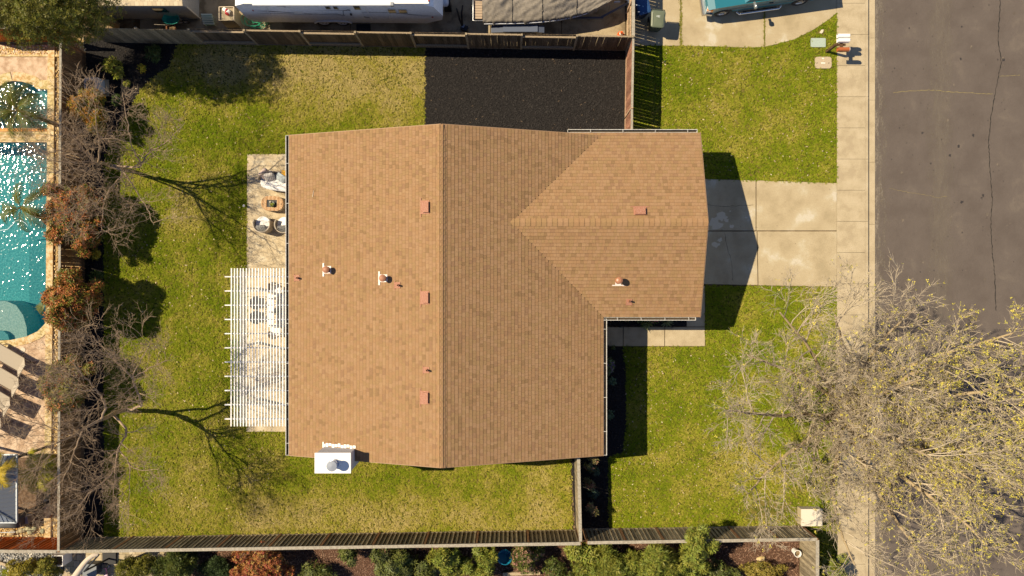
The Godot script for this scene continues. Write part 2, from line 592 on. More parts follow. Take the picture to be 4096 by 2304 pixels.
func build_ground() -> void:
	var mb := MB.new()
	mb.box(Vector3(0, -2.45, 0), Vector3(300, 0.1, 300))
	struct("ground", mb, M.soil)
	# the two lots as one bank of earth, open where the pool is sunk
	mb = MB.new()
	mb.prism(PackedVector2Array([Vector2(-20.55, -60), Vector2(15.55, -60), Vector2(15.55, 60), Vector2(-20.55, 60)]), -2.4, -0.03)
	mb.prism(PackedVector2Array([Vector2(-60, -60), Vector2(-20.56, -60), Vector2(-20.56, -10.4), Vector2(-60, -10.4)]), -2.4, -0.03)
	mb.prism(PackedVector2Array([Vector2(-60, 7.5), Vector2(-20.56, 7.5), Vector2(-20.56, 60), Vector2(-60, 60)]), -2.4, -0.03)
	struct("terrain", mb, M.soil)
	for k in LAWN:
		slab("lawn", LAWN[k], -0.2, 0.0, M.turf)
	for k in BED:
		slab("mulch_bed", BED[k], -0.2, 0.014, M.mulch)
	# street, gutter, kerb, pavement
	mb = MB.new()
	mb.box(Vector3(16.17 + 20, -1.095, 0), Vector3(40, 2.0, 120))
	struct("street", mb, M.asphalt)
	dust_sheet("road_edge_dust", 16.176, 17.0, 1.0, 4)
	dust_sheet("wheel_track_dust", 18.3, 19.9, 0.5, 5)
	road_wear()
	var s := holder_struct("sidewalk")
	var zs := []
	var z := 1.384 * -12 - 0.19
	while z < 14.5:
		zs.append(z)
		z += 1.384
	for i in zs.size() - 1:
		var a := MB.new()
		a.box(Vector3((14.433 + 15.68) / 2, -0.09, (zs[i] + zs[i + 1]) / 2), Vector3(1.247, 0.24, zs[i + 1] - zs[i] - 0.012))
		part(s, "paving_slab", a, M.walk)
	s = holder_struct("kerb")
	for i in range(0, zs.size() - 2, 2):
		var a := MB.new()
		a.box(Vector3(15.755, -0.095, (zs[i] + zs[i + 2]) / 2), Vector3(0.14, 0.23, zs[i + 2] - zs[i] - 0.01))
		part(s, "kerb_stone", a, M.walk)
	s = holder_struct("gutter_strip")
	for i in range(0, zs.size() - 2, 2):
		var a := MB.new()
		a.box(Vector3(16.002, -0.15, (zs[i] + zs[i + 2]) / 2 + 0.12), Vector3(0.34, 0.12, zs[i + 2] - zs[i] - 0.01))
		part(s, "gutter_slab", a, M.walk)
	# drive: four slabs with open joints
	s = holder_struct("driveway")
	for q in [[[2700, 713], [3022, 722], [3022, 922], [2700, 922]], [[3026, 722], [3346, 733], [3346, 922], [3026, 922]], [[2700, 926], [3026, 926], [3030, 1140], [2700, 1134]], [[3030, 926], [3346, 926], [3346, 1146], [3034, 1141]]]:
		var a := MB.new()
		a.prism(P2(q), -0.2, 0.025)
		part(s, "concrete_slab", a, M.concrete)
	crack(s, [[2700, 800], [2850, 822], [2900, 827], [2960, 822], [3022, 820]], 0.029, 0.006)
	crack(s, [[2897, 928], [2905, 980], [2925, 1040], [2932, 1133]], 0.029, 0.006)
	# drips on the drive and old pale spills near the garage
	var drips := MB.new()
	var spill := MB.new()
	var dr := RandomNumberGenerator.new()
	dr.seed = 222
	for i in 46:
		var c := W(dr.randf_range(2830, 3340), dr.randf_range(740, 1130))
		blot(drips, c, dr.randf_range(0.008, 0.03), 0.0275, dr)
	for e in [[2885, 868, 0.30], [2860, 895, 0.34], [2905, 880, 0.14], [2925, 905, 0.12], [2880, 960, 0.14], [2862, 980, 0.2], [2920, 845, 0.05], [2985, 870, 0.07]]:
		blot(spill, W(e[0], e[1]), e[2], 0.0272, dr)
	part(s, "oil_drip", drips, plain(0.12, 0.09, 0.055, 0.9))
	part(s, "dried_spill", spill, ground_mat([[0.35, 0.47, 0.39, 0.26], [0.55, 0.55, 0.49, 0.38]], 0.05, Vector3.ONE * 1.5, 0.9, 28, 0.0))
	s = holder_struct("front_walk")
	for q in [[[2400, 1309], [2491, 1309], [2491, 1384], [2400, 1384]], [[2494, 1309], [2657, 1309], [2657, 1384], [2494, 1384]], [[2660, 1309], [2819, 1309], [2819, 1384], [2660, 1384]], [[2747, 1144], [2819, 1144], [2819, 1306], [2747, 1306]]]:
		var a := MB.new()
		a.prism(P2(q), -0.2, 0.02)
		part(s, "concrete_slab", a, M.walk)
	s = holder_struct("patio")
	for q in [[[990, 617], [1260, 617], [1260, 927], [988, 927]], [[988, 929], [1260, 929], [1260, 1185], [988, 1185]], [[988, 1187], [1260, 1187], [1260, 1460], [987, 1460]], [[987, 1462], [1260, 1462], [1260, 1726], [987, 1726]]]:
		var a := MB.new()
		a.prism(P2(q), -0.2, 0.03)
		part(s, "concrete_slab", a, M.patio)
	s = holder_struct("neighbour_driveway")
	for q in [[[2507, -160], [2721, -160], [2721, 183], [2507, 183]], [[2725, -160], [3055, -160], [3057, 188], [2997, 191], [2860, 186], [2725, 183]], [[3058, -160], [3346, -160], [3346, 51], [3315, 78], [3255, 118], [3176, 158], [3076, 184], [3060, 187]]]:
		var a := MB.new()
		a.prism(P2(q), -0.2, 0.02)
		part(s, "concrete_slab", a, M.concrete)
	s = holder_struct("trailer_pad")
	for q in [[[560, -160], [1400, -160], [1400, 170], [560, 165]], [[1403, -160], [1960, -160], [1960, 180], [1403, 172]], [[1963, -160], [2245, -160], [2245, 185], [1963, 181]], [[2248, -160], [2500, -160], [2500, 192], [2248, 187]]]:
		var a := MB.new()
		a.prism(P2(q), -0.2, 0.005)
		part(s, "concrete_slab", a, M.pad)


func dust_sheet(called: String, x0: float, x1: float, most: float, seed_: int) -> void:   # pale grit lying on the asphalt, thinning away unevenly
	var f := FastNoiseLite.new()
	f.seed = seed_
	f.frequency = 1.0
	f.fractal_octaves = 5
	f.fractal_gain = 0.65
	var im := Image.create(128, 2048, false, Image.FORMAT_RGBA8)
	for y in 2048:
		for x in 128:
			var u := x / 127.0
			var wx := u * (x1 - x0)
			var wz := y / 2048.0 * 30.0
			var body := 1.0 - u if called == "road_edge_dust" else sin(PI * u)
			var a := clampf(body * 1.1 + 0.9 * f.get_noise_2d(wx * 4.0, wz * 0.9) + 0.7 * f.get_noise_2d(wx * 14.0 + 30.0, wz * 7.0) - 0.45, 0.0, 1.0) * most
			var k := 0.9 + 0.25 * f.get_noise_2d(wx * 20.0, wz * 20.0)
			var c := lin(0.205 * k, 0.172 * k, 0.135 * k)
			im.set_pixel(x, y, Color(c.r, c.g, c.b, a))
	var m := StandardMaterial3D.new()
	m.albedo_texture = ImageTexture.create_from_image(im)
	m.transparency = BaseMaterial3D.TRANSPARENCY_ALPHA
	m.roughness = 0.95
	var a := []
	a.resize(Mesh.ARRAY_MAX)
	var y0 := -0.0925
	a[Mesh.ARRAY_VERTEX] = PackedVector3Array([Vector3(x0, y0, -15), Vector3(x1, y0, -15), Vector3(x1, y0, 15), Vector3(x0, y0, -15), Vector3(x1, y0, 15), Vector3(x0, y0, 15)])
	a[Mesh.ARRAY_NORMAL] = PackedVector3Array([Vector3.UP, Vector3.UP, Vector3.UP, Vector3.UP, Vector3.UP, Vector3.UP])
	a[Mesh.ARRAY_TEX_UV] = PackedVector2Array([Vector2(0, 0), Vector2(1, 0), Vector2(1, 1), Vector2(0, 0), Vector2(1, 1), Vector2(0, 1)])
	var mesh := ArrayMesh.new()
	mesh.add_surface_from_arrays(Mesh.PRIMITIVE_TRIANGLES, a)
	var o := MeshInstance3D.new()
	o.name = numbered(called)
	o.mesh = mesh
	o.material_override = m
	o.set_meta("kind", "structure")
	add_child(o)


func blot(mb: MB, c: Vector3, rad: float, y: float, r: RandomNumberGenerator) -> void:   # an uneven stain
	var poly := PackedVector2Array()
	for k in 13:
		var a := TAU * k / 13
		poly.append(Vector2(c.x, c.z) + Vector2(cos(a), sin(a) * 0.75) * rad * r.randf_range(0.45, 1.15))
	mb.prism(poly, 0.0, y)


func holder_struct(called: String) -> Node3D:
	var o := Node3D.new()
	o.name = numbered(called)
	add_child(o)
	org[o] = Vector3.ZERO
	o.set_meta("kind", "structure")
	return o


func crack(p: Node3D, list: Array, y: float, w: float, m: Material = null, called := "crack", wob := 0.02) -> void:
	var mb := MB.new()
	var pts := []
	for i in list.size() - 1:
		var a := W(list[i][0], list[i][1])
		var b := W(list[i + 1][0], list[i + 1][1])
		var k := maxi(2, int(a.distance_to(b) / 0.09))
		for j in k:
			var c := a.lerp(b, float(j) / k)
			pts.append(Vector3(c.x + rng.randf_range(-wob, wob), y, c.z + rng.randf_range(-wob, wob)))
	for i in pts.size() - 1:
		var d: Vector3 = (pts[i + 1] - pts[i]).normalized()
		var o := Vector3(-d.z, 0, d.x) * w * rng.randf_range(0.5, 1.3)
		mb.q(pts[i] + o, pts[i + 1] + o, pts[i + 1] - o, pts[i] - o)
	part(p, called, mb, m if m else M.crack)


func road_wear() -> void:
	var s := holder_struct("road_crack")
	crack(s, [[4007, -20], [4003, 60], [3998, 160], [4010, 245], [3998, 310], [3985, 375], [3968, 470], [3960, 570], [3965, 680], [3975, 800], [3968, 900], [3975, 1010], [3984, 1100], [3990, 1250]], -0.091, 0.018, M.crack, "crack", 0.02)
	var straw := ground_mat([[0.3, 0.16, 0.13, 0.06], [0.7, 0.34, 0.28, 0.12]], 0.1, Vector3.ONE, 1.0, 30, 0.0)
	crack(s, [[3575, 368], [3640, 362], [3720, 358], [3760, 361], [3800, 365], [3850, 368], [3985, 375]], -0.090, 0.010, straw, "grassy_crack", 0.02)
	crack(s, [[4003, 303], [4040, 300], [4096, 298]], -0.090, 0.008, straw, "grassy_crack", 0.015)
	crack(s, [[3560, 752], [3640, 768], [3700, 777], [3760, 790], [3800, 782]], -0.090, 0.006, straw, "grassy_crack", 0.02)
	crack(s, [[3585, 380], [3600, 450], [3595, 455]], -0.090, 0.004, M.dust, "scratch", 0.01)
	crack(s, [[3770, 190], [3767, 240]], -0.090, 0.005, M.dust, "scratch", 0.004)
	crack(s, [[3602, 255], [3600, 310], [3615, 325]], -0.090, 0.004, M.dust, "scratch", 0.004)
	var spots := MB.new()
	var pale := MB.new()
	var r := RandomNumberGenerator.new()
	r.seed = 99
	for i in 230:
		var c := W(r.randf_range(3530, 4090), r.randf_range(0, 1150))
		var rad := r.randf_range(0.012, 0.03) if r.randf() < 0.85 else r.randf_range(0.04, 0.08)
		var poly := PackedVector2Array()
		for k in 9:
			var a := TAU * k / 9
			poly.append(Vector2(c.x, c.z) + Vector2(cos(a) * 0.8, sin(a)) * rad * r.randf_range(0.5, 1.3))
		(spots if r.randf() < 0.45 else pale).prism(poly, -0.2, -0.0895)
	part(s, "oil_spot", spots, plain(0.03, 0.026, 0.024, 0.6))
	part(s, "dirt_spot", pale, M.dust)


func striped(two: Array, per_m: float) -> StandardMaterial3D:   # woven stripes
	var im := Image.create(64, 64, false, Image.FORMAT_RGB8)
	im.fill(two[0].linear_to_srgb())
	for k in 4:
		im.fill_rect(Rect2i(k * 16, 0, 6, 64), two[1].linear_to_srgb())
	var m := StandardMaterial3D.new()
	m.albedo_texture = ImageTexture.create_from_image(im)
	m.uv1_triplanar = true
	m.uv1_scale = Vector3(per_m / 4.0, per_m / 4.0, per_m / 4.0)
	m.roughness = 0.9
	return m

const HE := 2.5          # eave height
const XL := -9.183
const XR := 3.768
const ZN := -6.28
const ZS := 6.887
const XM := -2.7075
const HR := 4.658        # main ridge
const GN := -6.393
const GS := 1.194
const GZ := -2.6
const GX := 7.75
const GH := 3.764        # garage ridge
var tones := []
var shingle_mesh := {}
var singles := 0


func tab(mb: MB, o: Vector3, u: Vector3, v: Vector3, n: Vector3, w: float, t: float) -> void:   # one asphalt shingle tab, thick at its lower edge
	var e := 0.160
	var a := o + n * t
	var b := o + u * w + n * t
	var d := o + u * w + v * e + n * 0.002
	var f := o + v * e + n * 0.002
	var k := u.cross(v).dot(n) > 0
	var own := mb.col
	var band := 0.118   # darker tone along the top of every course, marking the course lines
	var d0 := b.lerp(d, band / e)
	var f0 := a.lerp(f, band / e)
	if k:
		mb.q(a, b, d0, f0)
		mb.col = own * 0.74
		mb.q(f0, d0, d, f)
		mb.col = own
		mb.q(o, o + u * w, b, a)
		mb.t(o, a, f)
		mb.t(o + u * w, d, b)
	else:
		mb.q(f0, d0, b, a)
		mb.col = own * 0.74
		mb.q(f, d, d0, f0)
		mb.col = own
		mb.q(a, b, o + u * w, o)
		mb.t(o, f, a)
		mb.t(o + u * w, b, d)


func slope(roof: Node3D, field: MB, o: Vector3, u: Vector3, v: Vector3, rows: int, spans: Callable, single_from: int) -> void:
	var n := u.cross(v).normalized()
	if n.y < 0:
		n = -n
	var widths := [0.11, 0.135, 0.16, 0.19]
	for k in rows:
		for span in spans.call(k * 0.1435):
			var x: float = span[0]
			while x < span[1] - 0.01:
				var w: float = pick(widths)
				var cut: bool = x + w > span[1] - 0.05
				if cut:
					w = span[1] - x
				var tone := rng.randi() % tones.size()
				if rng.randf() < 0.55:
					tone = rng.randi() % 3
				var t := 0.0115 if rng.randf() < 0.55 else 0.008
				if k >= single_from and not cut and singles < 300:
					singles += 1
					var key := "%s%s%d%s" % [w, t, tone, n]
					if not shingle_mesh.has(key):
						var one := MB.new()
						one.tint(tones[tone])
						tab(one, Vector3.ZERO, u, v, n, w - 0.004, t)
						shingle_mesh[key] = one.mesh()
					inst(roof, "shingle", shingle_mesh[key], M.shingle, Transform3D(Basis(), o + u * x + v * (k * 0.1435)))
				else:
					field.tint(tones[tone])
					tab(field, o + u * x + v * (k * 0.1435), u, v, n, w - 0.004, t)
				x += w


func build_house() -> void:
	var house := thing("house", "single-storey house with brown shingle roof and a gabled garage wing", "house", Vector3(-2.7, 0, 0.3))
	for i in 8:
		var f: float = [1.0, 1.04, 0.96, 0.87, 0.80, 1.08, 0.92, 0.98][i]
		tones.append(Color(0.318 * f, 0.189 * f * (1.0 + 0.02 * (i % 3)), 0.098 * f * (1.0 + 0.05 * (i % 2))))
	M.shingle = tinted(0.95)
	M.shingle.detail_enabled = true
	M.shingle.detail_blend_mode = BaseMaterial3D.BLEND_MODE_MUL
	M.shingle.detail_albedo = ntex([[0.25, 0.68, 0.68, 0.70], [0.5, 0.92, 0.92, 0.92], [0.7, 1, 1, 1]], 0.12, 512, 31, 4)
	M.shingle.detail_uv_layer = BaseMaterial3D.DETAIL_UV_2
	M.shingle.uv2_triplanar = true
	M.shingle.uv2_world_triplanar = true
	M.shingle.uv2_scale = Vector3.ONE * 0.45
	M.gutter = ground_mat([[0.3, 0.42, 0.41, 0.39], [0.6, 0.56, 0.55, 0.52]], 0.03, Vector3.ONE * 0.6, 0.6, 64, 0.0)
	M.fascia = plain(0.30, 0.19, 0.11, 0.7)
	# walls
	var wt := 0.15
	var xl := XL + 0.55
	var xr := XR - 0.55
	var zn := ZN + 0.35
	var zs := ZS - 0.35
	var gs := GS - 0.5
	var gx := GX - 0.3
	var top := HE + 0.02
	for w in [[xl, zn, xl, zs], [xl, zs, xr, zs], [xr, zs, xr, gs], [xr, gs, gx, gs], [gx, gs, gx, zn], [gx, zn, xl, zn]]:
		var a := Vector3(w[0], top / 2, w[1])
		var b := Vector3(w[2], top / 2, w[3])
		var mb := MB.new()
		var d := (b - a).normalized()
		mb.bar(a - d * wt * 0.49, b + d * wt * 0.49, wt, top)
		part(house, "wall", mb, M.stucco)
	for z in [zn - 0.01, zs + 0.01]:
		var mb := MB.new()
		mb.extrude(PackedVector2Array([Vector2(xl, top), Vector2(xr, top), Vector2(XM, HR - 0.12)]), Vector3(0, 0, z - wt / 2), Basis(), wt)
		part(house, "gable_wall", mb, M.stucco)
	var gb := MB.new()
	gb.extrude(PackedVector2Array([Vector2(zn, top), Vector2(gs, top), Vector2(GZ, GH - 0.12)]), Vector3(gx - wt / 2 + 0.01, 0, 0), Basis(Vector3(0, 0, 1), Vector3.UP, Vector3(1, 0, 0)), wt)
	part(house, "gable_wall", gb, M.stucco)
	var door := MB.new()
	door.box(Vector3(gx + 0.10, 1.1, GZ), Vector3(0.05, 2.15, 4.8))
	var dp := part(house, "garage_door", door, M.white_trim)
	for r in 4:
		for c in 4:
			var p := MB.new()
			p.box(Vector3(gx + 0.13, 0.3 + r * 0.53, GZ - 1.8 + c * 1.2), Vector3(0.02, 0.42, 1.05))
			part(dp, "door_panel", p, M.white)
	for w in [[xr + 0.1, 3.0], [xr + 0.1, 5.0], [xl - 0.1, -3.5], [xl - 0.1, 1.5]]:
		var f := MB.new()
		f.box(Vector3(w[0], 1.5, w[1]), Vector3(0.06, 1.2, 1.5))
		var fp := part(house, "window", f, M.white_trim)
		var g := MB.new()
		for s in [-1, 1]:
			g.box(Vector3(w[0], 1.5, w[1] + s * 0.36), Vector3(0.09, 1.06, 0.66))
		part(fp, "pane", g, M.glass)
	# roof deck
	var deck := MB.new()
	var dk := -0.02
	var nl := Vector3(XL, HE + dk, ZN)
	var sl := Vector3(XL, HE + dk, ZS)
	var nr := Vector3(XM, HR + dk, ZN)
	var sr := Vector3(XM, HR + dk, ZS)
	var ne := Vector3(XR, HE + dk, ZN)
	var se := Vector3(XR, HE + dk, ZS)
	deck.q(nl, sl, sr, nr)
	deck.q(nr, sr, se, ne)
	var down := Vector3(0, -0.09, 0)
	deck.q(nl + down, nr + down, sr + down, sl + down)
	deck.q(nr + down, ne + down, se + down, sr + down)
	for e in [[nr, nl], [ne, nr], [sl, sr], [sr, se]]:
		deck.q(e[0] + down, e[1] + down, e[1], e[0])
	deck.q(nl, nl + down, sl + down, sl)
	deck.q(se, se + down, ne + down, ne)
	var g0 := Vector3(2.36, HE + dk, GN)
	var g1 := Vector3(GX, HE + dk, GN)
	var g2 := Vector3(GX, GH + dk, GZ)
	var g3 := Vector3(XM + (HR - GH) * 3.0, GH + dk, GZ)
	var g4 := Vector3(GX, HE + dk, GS)
	var g5 := Vector3(XR, HE + dk, GS)
	deck.q(g0, g3, g2, g1)
	deck.q(g3, g5, g4, g2)
	deck.q(g0 + down, g1 + down, g2 + down, g3 + down)
	deck.q(g3 + down, g2 + down, g4 + down, g5 + down)
	for e in [[g1, g2], [g2, g4]]:
		deck.q(e[1] + down, e[0] + down, e[0], e[1])
	deck.q(g4, g4 + down, g5 + down, g5)
	deck.q(g0, g0 + down, g1 + down, g1)
	var roof := part(house, "roof", deck, M.fascia)
	# shingles: every tab is cut out; those next to the ridge stand singly, the rest are joined
	var field := MB.new()
	var sn := 1.0 / sqrt(10.0)
	var cs := 3.0 / sqrt(10.0)
	var rows := int((HR - HE) / sn / 0.1435) + 1
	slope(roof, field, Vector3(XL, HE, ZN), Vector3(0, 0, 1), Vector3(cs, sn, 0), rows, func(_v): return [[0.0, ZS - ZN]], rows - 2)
	var east := func(v: float) -> Array:
		var w: float = (GH - HE - v * sn) * 3.0
		if w <= 0.0:
			return [[0.0, ZS - ZN]]
		return [[0.0, GZ - w - ZN + 0.09], [GZ + w - ZN - 0.09, ZS - ZN]]
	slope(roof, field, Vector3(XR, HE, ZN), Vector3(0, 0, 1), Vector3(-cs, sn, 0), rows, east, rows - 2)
	rows = int((GH - HE) / sn / 0.1435) + 1
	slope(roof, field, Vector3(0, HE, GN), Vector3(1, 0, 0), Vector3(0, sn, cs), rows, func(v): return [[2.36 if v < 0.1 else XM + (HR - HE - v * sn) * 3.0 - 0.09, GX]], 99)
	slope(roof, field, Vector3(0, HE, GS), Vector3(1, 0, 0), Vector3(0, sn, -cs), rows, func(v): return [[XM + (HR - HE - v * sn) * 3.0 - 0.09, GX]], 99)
	part(roof, "shingles", field, M.shingle).set_meta("kind", "stuff")
	# ridge caps
	var caps := {}
	for ridge in [[Vector3(XM, HR, ZS + 0.01), Vector3(0, 0, -1), 12.95, Vector3(cs, -sn, 0), Vector3(-cs, -sn, 0)], [Vector3(GX + 0.01, GH, GZ), Vector3(-1, 0, 0), 7.7, Vector3(0, -sn, -cs), Vector3(0, -sn, cs)]]:
		var d: Vector3 = ridge[1]
		for i in int(ridge[2] / 0.213) + 1:
			var tone := rng.randi() % 3
			var key := "%s%d" % [d, tone]
			if not caps.has(key):
				var mb := MB.new()
				mb.tint(tones[tone])
				for k in 2:
					var s: Vector3 = ridge[3 + k] * 0.165
					var n := (s.cross(d)).normalized()
					if n.y < 0:
						n = -n
					var a := Vector3(0, 0.034, 0)
					var b := d * 0.26 + Vector3(0, 0.014, 0)
					if k == 0:
						mb.q(a, a + s, b + s, b)
						mb.q(a - Vector3(0, 0.03, 0), a + s - Vector3(0, 0.03, 0), a + s, a)
						mb.q(a + s, a + s - Vector3(0, 0.03, 0), b + s - Vector3(0, 0.02, 0), b + s)
					else:
						mb.q(b, b + s, a + s, a)
						mb.q(a, a + s, a + s - Vector3(0, 0.03, 0), a - Vector3(0, 0.03, 0))
						mb.q(b + s, b + s - Vector3(0, 0.02, 0), a + s - Vector3(0, 0.03, 0), a + s)
				caps[key] = mb.mesh()
			var at: Vector3 = ridge[0] + d * (i * 0.213)
			inst(roof, "ridge_shingle", caps[key], M.shingle, Transform3D(Basis(), at + Vector3(0, rng.randf_range(0, 0.004), 0)))
	# rake boards on the gables
	for e in [[Vector3(XL, HE, ZN - 0.015), Vector3(XM, HR, ZN - 0.015)], [Vector3(XM, HR, ZN - 0.015), Vector3(2.3, HE + 0.49, ZN - 0.015)], [Vector3(XL, HE, ZS + 0.015), Vector3(XM, HR, ZS + 0.015)], [Vector3(XM, HR, ZS + 0.015), Vector3(XR, HE, ZS + 0.015)], [Vector3(GX + 0.015, HE, GN), Vector3(GX + 0.015, GH, GZ)], [Vector3(GX + 0.015, GH, GZ), Vector3(GX + 0.015, HE, GS)]]:
		var mb := MB.new()
		mb.bar(e[0] + Vector3(0, -0.09, 0), e[1] + Vector3(0, -0.09, 0), 0.025, 0.15)
		part(roof, "rake_board", mb, M.fascia)
	# gutters
	for gu in [[Vector3(XL - 0.075, HE, ZN), Vector3(XL - 0.075, HE, ZS), Vector3(-1, 0, 0)], [Vector3(XR + 0.075, HE, ZS), Vector3(XR + 0.075, HE, GS + 0.08), Vector3(1, 0, 0)], [Vector3(2.3, HE, GN - 0.075), Vector3(GX - 0.12, HE, GN - 0.075), Vector3(0, 0, -1)], [Vector3(XR - 0.12, HE, GS + 0.075), Vector3(GX - 0.18, HE, GS + 0.075), Vector3(0, 0, 1)]]:
		var a: Vector3 = gu[0]
		var b: Vector3 = gu[1]
		var o: Vector3 = gu[2]
		var mb := MB.new()
		mb.bar(a + Vector3(0, -0.13, 0), b + Vector3(0, -0.13, 0), 0.12, 0.01)
		mb.bar(a + o * 0.058 + Vector3(0, -0.065, 0), b + o * 0.058 + Vector3(0, -0.065, 0), 0.012, 0.13)
		mb.bar(a + o * 0.055 + Vector3(0, 0.004, 0), b + o * 0.055 + Vector3(0, 0.004, 0), 0.022, 0.01)
		mb.bar(a - o * 0.058 + Vector3(0, -0.07, 0), b - o * 0.058 + Vector3(0, -0.07, 0), 0.012, 0.11)
		for e in [a, b]:
			var d := (b - a).normalized()
			mb.bar(e - o * 0.06 + Vector3(0, -0.065, 0), e + o * 0.06 + Vector3(0, -0.065, 0), 0.012, 0.13)
		var gp := part(house, "gutter", mb, M.gutter)
		var litter := MB.new()
		litter.bar(a + Vector3(0, -0.118, 0), b + Vector3(0, -0.118, 0), 0.10, 0.012)
		part(gp, "gutter_silt", litter, plain(0.06, 0.045, 0.03, 1.0))
		var count := maxi(4, int(a.distance_to(b) / 1.6))
		for i in count:
			var c := a.lerp(b, (i + 0.7) / count)
			var h := MB.new()
			h.bar(c - o * 0.07 + Vector3(0, 0.012, 0), c + o * 0.07 + Vector3(0, 0.012, 0), 0.018, 0.008)
			part(gp, "bracket", h, M.gutter)
	roof_things(house)


func roof_y(x: float, z: float) -> float:
	var m := HR - absf(x - XM) / 3.0
	if x > 0 and x <= GX and z > GN and z < GS:
		m = maxf(m, GH - absf(z - GZ) / 3.0)
	return m


func roof_at(px: float, py: float) -> Vector3:   # where the line of sight through a pixel meets the roof
	var h := 3.4
	var w := Vector3.ZERO
	for i in 12:
		w = W(px, py, h)
		h = roof_y(w.x, w.z)
	w.y = h
	return w


func roof_things(house: Node3D) -> void:
	M.copper = ground_mat([[0.35, 0.28, 0.125, 0.075], [0.55, 0.33, 0.155, 0.10], [0.7, 0.42, 0.24, 0.175]], 0.03, Vector3.ONE * 1.4, 0.7, 61, 0.0)
	M.pipe = plain(0.29, 0.13, 0.07, 0.55)
	M.flash_white = ground_mat([[0.4, 0.62, 0.60, 0.57], [0.6, 0.78, 0.77, 0.75], [0.7, 0.60, 0.32, 0.22]], 0.04, Vector3.ONE * 1.0, 0.6, 62, 0.0)
	for a in [[1703, 829, 0], [1702, 1191, 0], [1701, 1590, 0], [2560, 846, 1]]:
		var o := roof_at(a[0], a[1])
		var up := Vector3(3, 1, 0).normalized() if a[2] == 0 else Vector3(0, 1, 3).normalized()
		var side := Vector3(0, 0, 1) if a[2] == 0 else Vector3(1, 0, 0)
		var n := side.cross(up).normalized()
		if n.y < 0:
			n = -n
		var b := Basis(up, n, up.cross(n))
		var mb := MB.new()
		mb.box(o + n * 0.022 - up * 0.03, Vector3(0.38, 0.012, 0.52), b)
		mb.box(o + n * 0.023 - up * 0.20, Vector3(0.03, 0.014, 0.74), b)
		var v := part(house, "roof_vent", mb, M.copper)
		mb = MB.new()
		# a low hood, open on the downhill side
		mb.box(o + n * 0.105 + up * 0.02, Vector3(0.27, 0.012, 0.41), b.rotated(b.z.normalized(), -0.03))
		for k in [-1, 1]:
			mb.box(o + n * 0.065 + up * 0.03 + b.z * 0.195 * k, Vector3(0.25, 0.085, 0.012), b)
		mb.box(o + n * 0.062 + up * 0.145, Vector3(0.012, 0.075, 0.40), b)
		part(v, "hood", mb, M.copper)
		mb = MB.new()
		mb.box(o + n * 0.055 - up * 0.10, Vector3(0.01, 0.06, 0.37), b)
		part(v, "screen", mb, M.dark)
	for a in [[1312, 1079, 0, 1], [1536, 1113, 0, 1], [2473, 1122, 1, 0]]:
		var o := roof_at(a[0], a[1])
		var up := Vector3(3, 1, 0).normalized() if a[2] == 0 else Vector3(0, 1, -3).normalized()
		var side := Vector3(0, 0, 1) if a[2] == 0 else Vector3(1, 0, 0)
		var n := side.cross(up).normalized()
		if n.y < 0:
			n = -n
		var b := Basis(up, n, up.cross(n))
		var mb := MB.new()
		if a[3]:
			mb.box(o + n * 0.022 - up * 0.02, Vector3(0.36, 0.012, 0.30), b)
			mb.box(o + n * 0.024 - up * 0.20, Vector3(0.075, 0.014, 0.54), b)
		else:
			mb.box(o + n * 0.022 - up * 0.08, Vector3(0.22, 0.012, 0.24), b)
			mb.box(o + n * 0.024 - up * 0.20, Vector3(0.04, 0.014, 0.50), b)
		var v := part(house, "flue", mb, M.flash_white)
		mb = MB.new()
		var base := o - Vector3(0, 0.05, 0)
		mb.lathe([Vector2(0.16, 0.0), Vector2(0.105, 0.13), Vector2(0.09, 0.13), Vector2(0.09, 0.36), Vector2(0.0, 0.36)], base, 18)
		part(v, "pipe", mb, M.pipe)
		mb = MB.new()
		mb.lathe([Vector2(0.09, 0.34), Vector2(0.14, 0.36), Vector2(0.14, 0.42), Vector2(0.125, 0.44), Vector2(0.06, 0.475), Vector2(0.0, 0.48)], base, 18)
		part(v, "cap", mb, plain(0.33, 0.15, 0.08, 0.4))
	for a in [[1192, 1112, 0], [1594, 1141, 0], [1709, 1480, 0], [2516, 1204, 1]]:
		var o := roof_at(a[0], a[1])
		var up := Vector3(3, 1, 0).normalized() if a[2] == 0 else Vector3(0, 1, -3).normalized()
		var side := Vector3(0, 0, 1) if a[2] == 0 else Vector3(1, 0, 0)
		var n := side.cross(up).normalized()
		if n.y < 0:
			n = -n
		var b := Basis(up, n, up.cross(n))
		var mb := MB.new()
		mb.box(o + n * 0.022 - up * 0.04, Vector3(0.26, 0.012, 0.24), b)
		mb.box(o + n * 0.024 - up * 0.16, Vector3(0.03, 0.014, 0.32), b)
		var v := part(house, "vent_pipe", mb, M.copper)
		mb = MB.new()
		mb.lathe([Vector2(0.075, 0.0), Vector2(0.045, 0.10), Vector2(0.038, 0.10), Vector2(0.038, 0.27), Vector2(0.026, 0.27), Vector2(0.026, 0.15)], o - Vector3(0, 0.03, 0), 14)
		part(v, "pipe", mb, M.pipe)
	var stick := roof_at(1253, 776)
	var st := thing("loose_stick", "thin pale stick lying on the west roof slope", "stick", stick)
	var sb := MB.new()
	sb.tube([roof_at(1251, 788) + Vector3(0, 0.03, 0), roof_at(1255, 763) + Vector3(0, 0.03, 0)], [0.009, 0.006], 6)
	part(st, "twig", sb, plain(0.7, 0.62, 0.5, 0.8))
	# chimney: white boxed stack at the south gable
	var mb := MB.new()
	mb.box(Vector3(-6.945, 2.15, 6.783), Vector3(1.33, 4.3, 0.72))
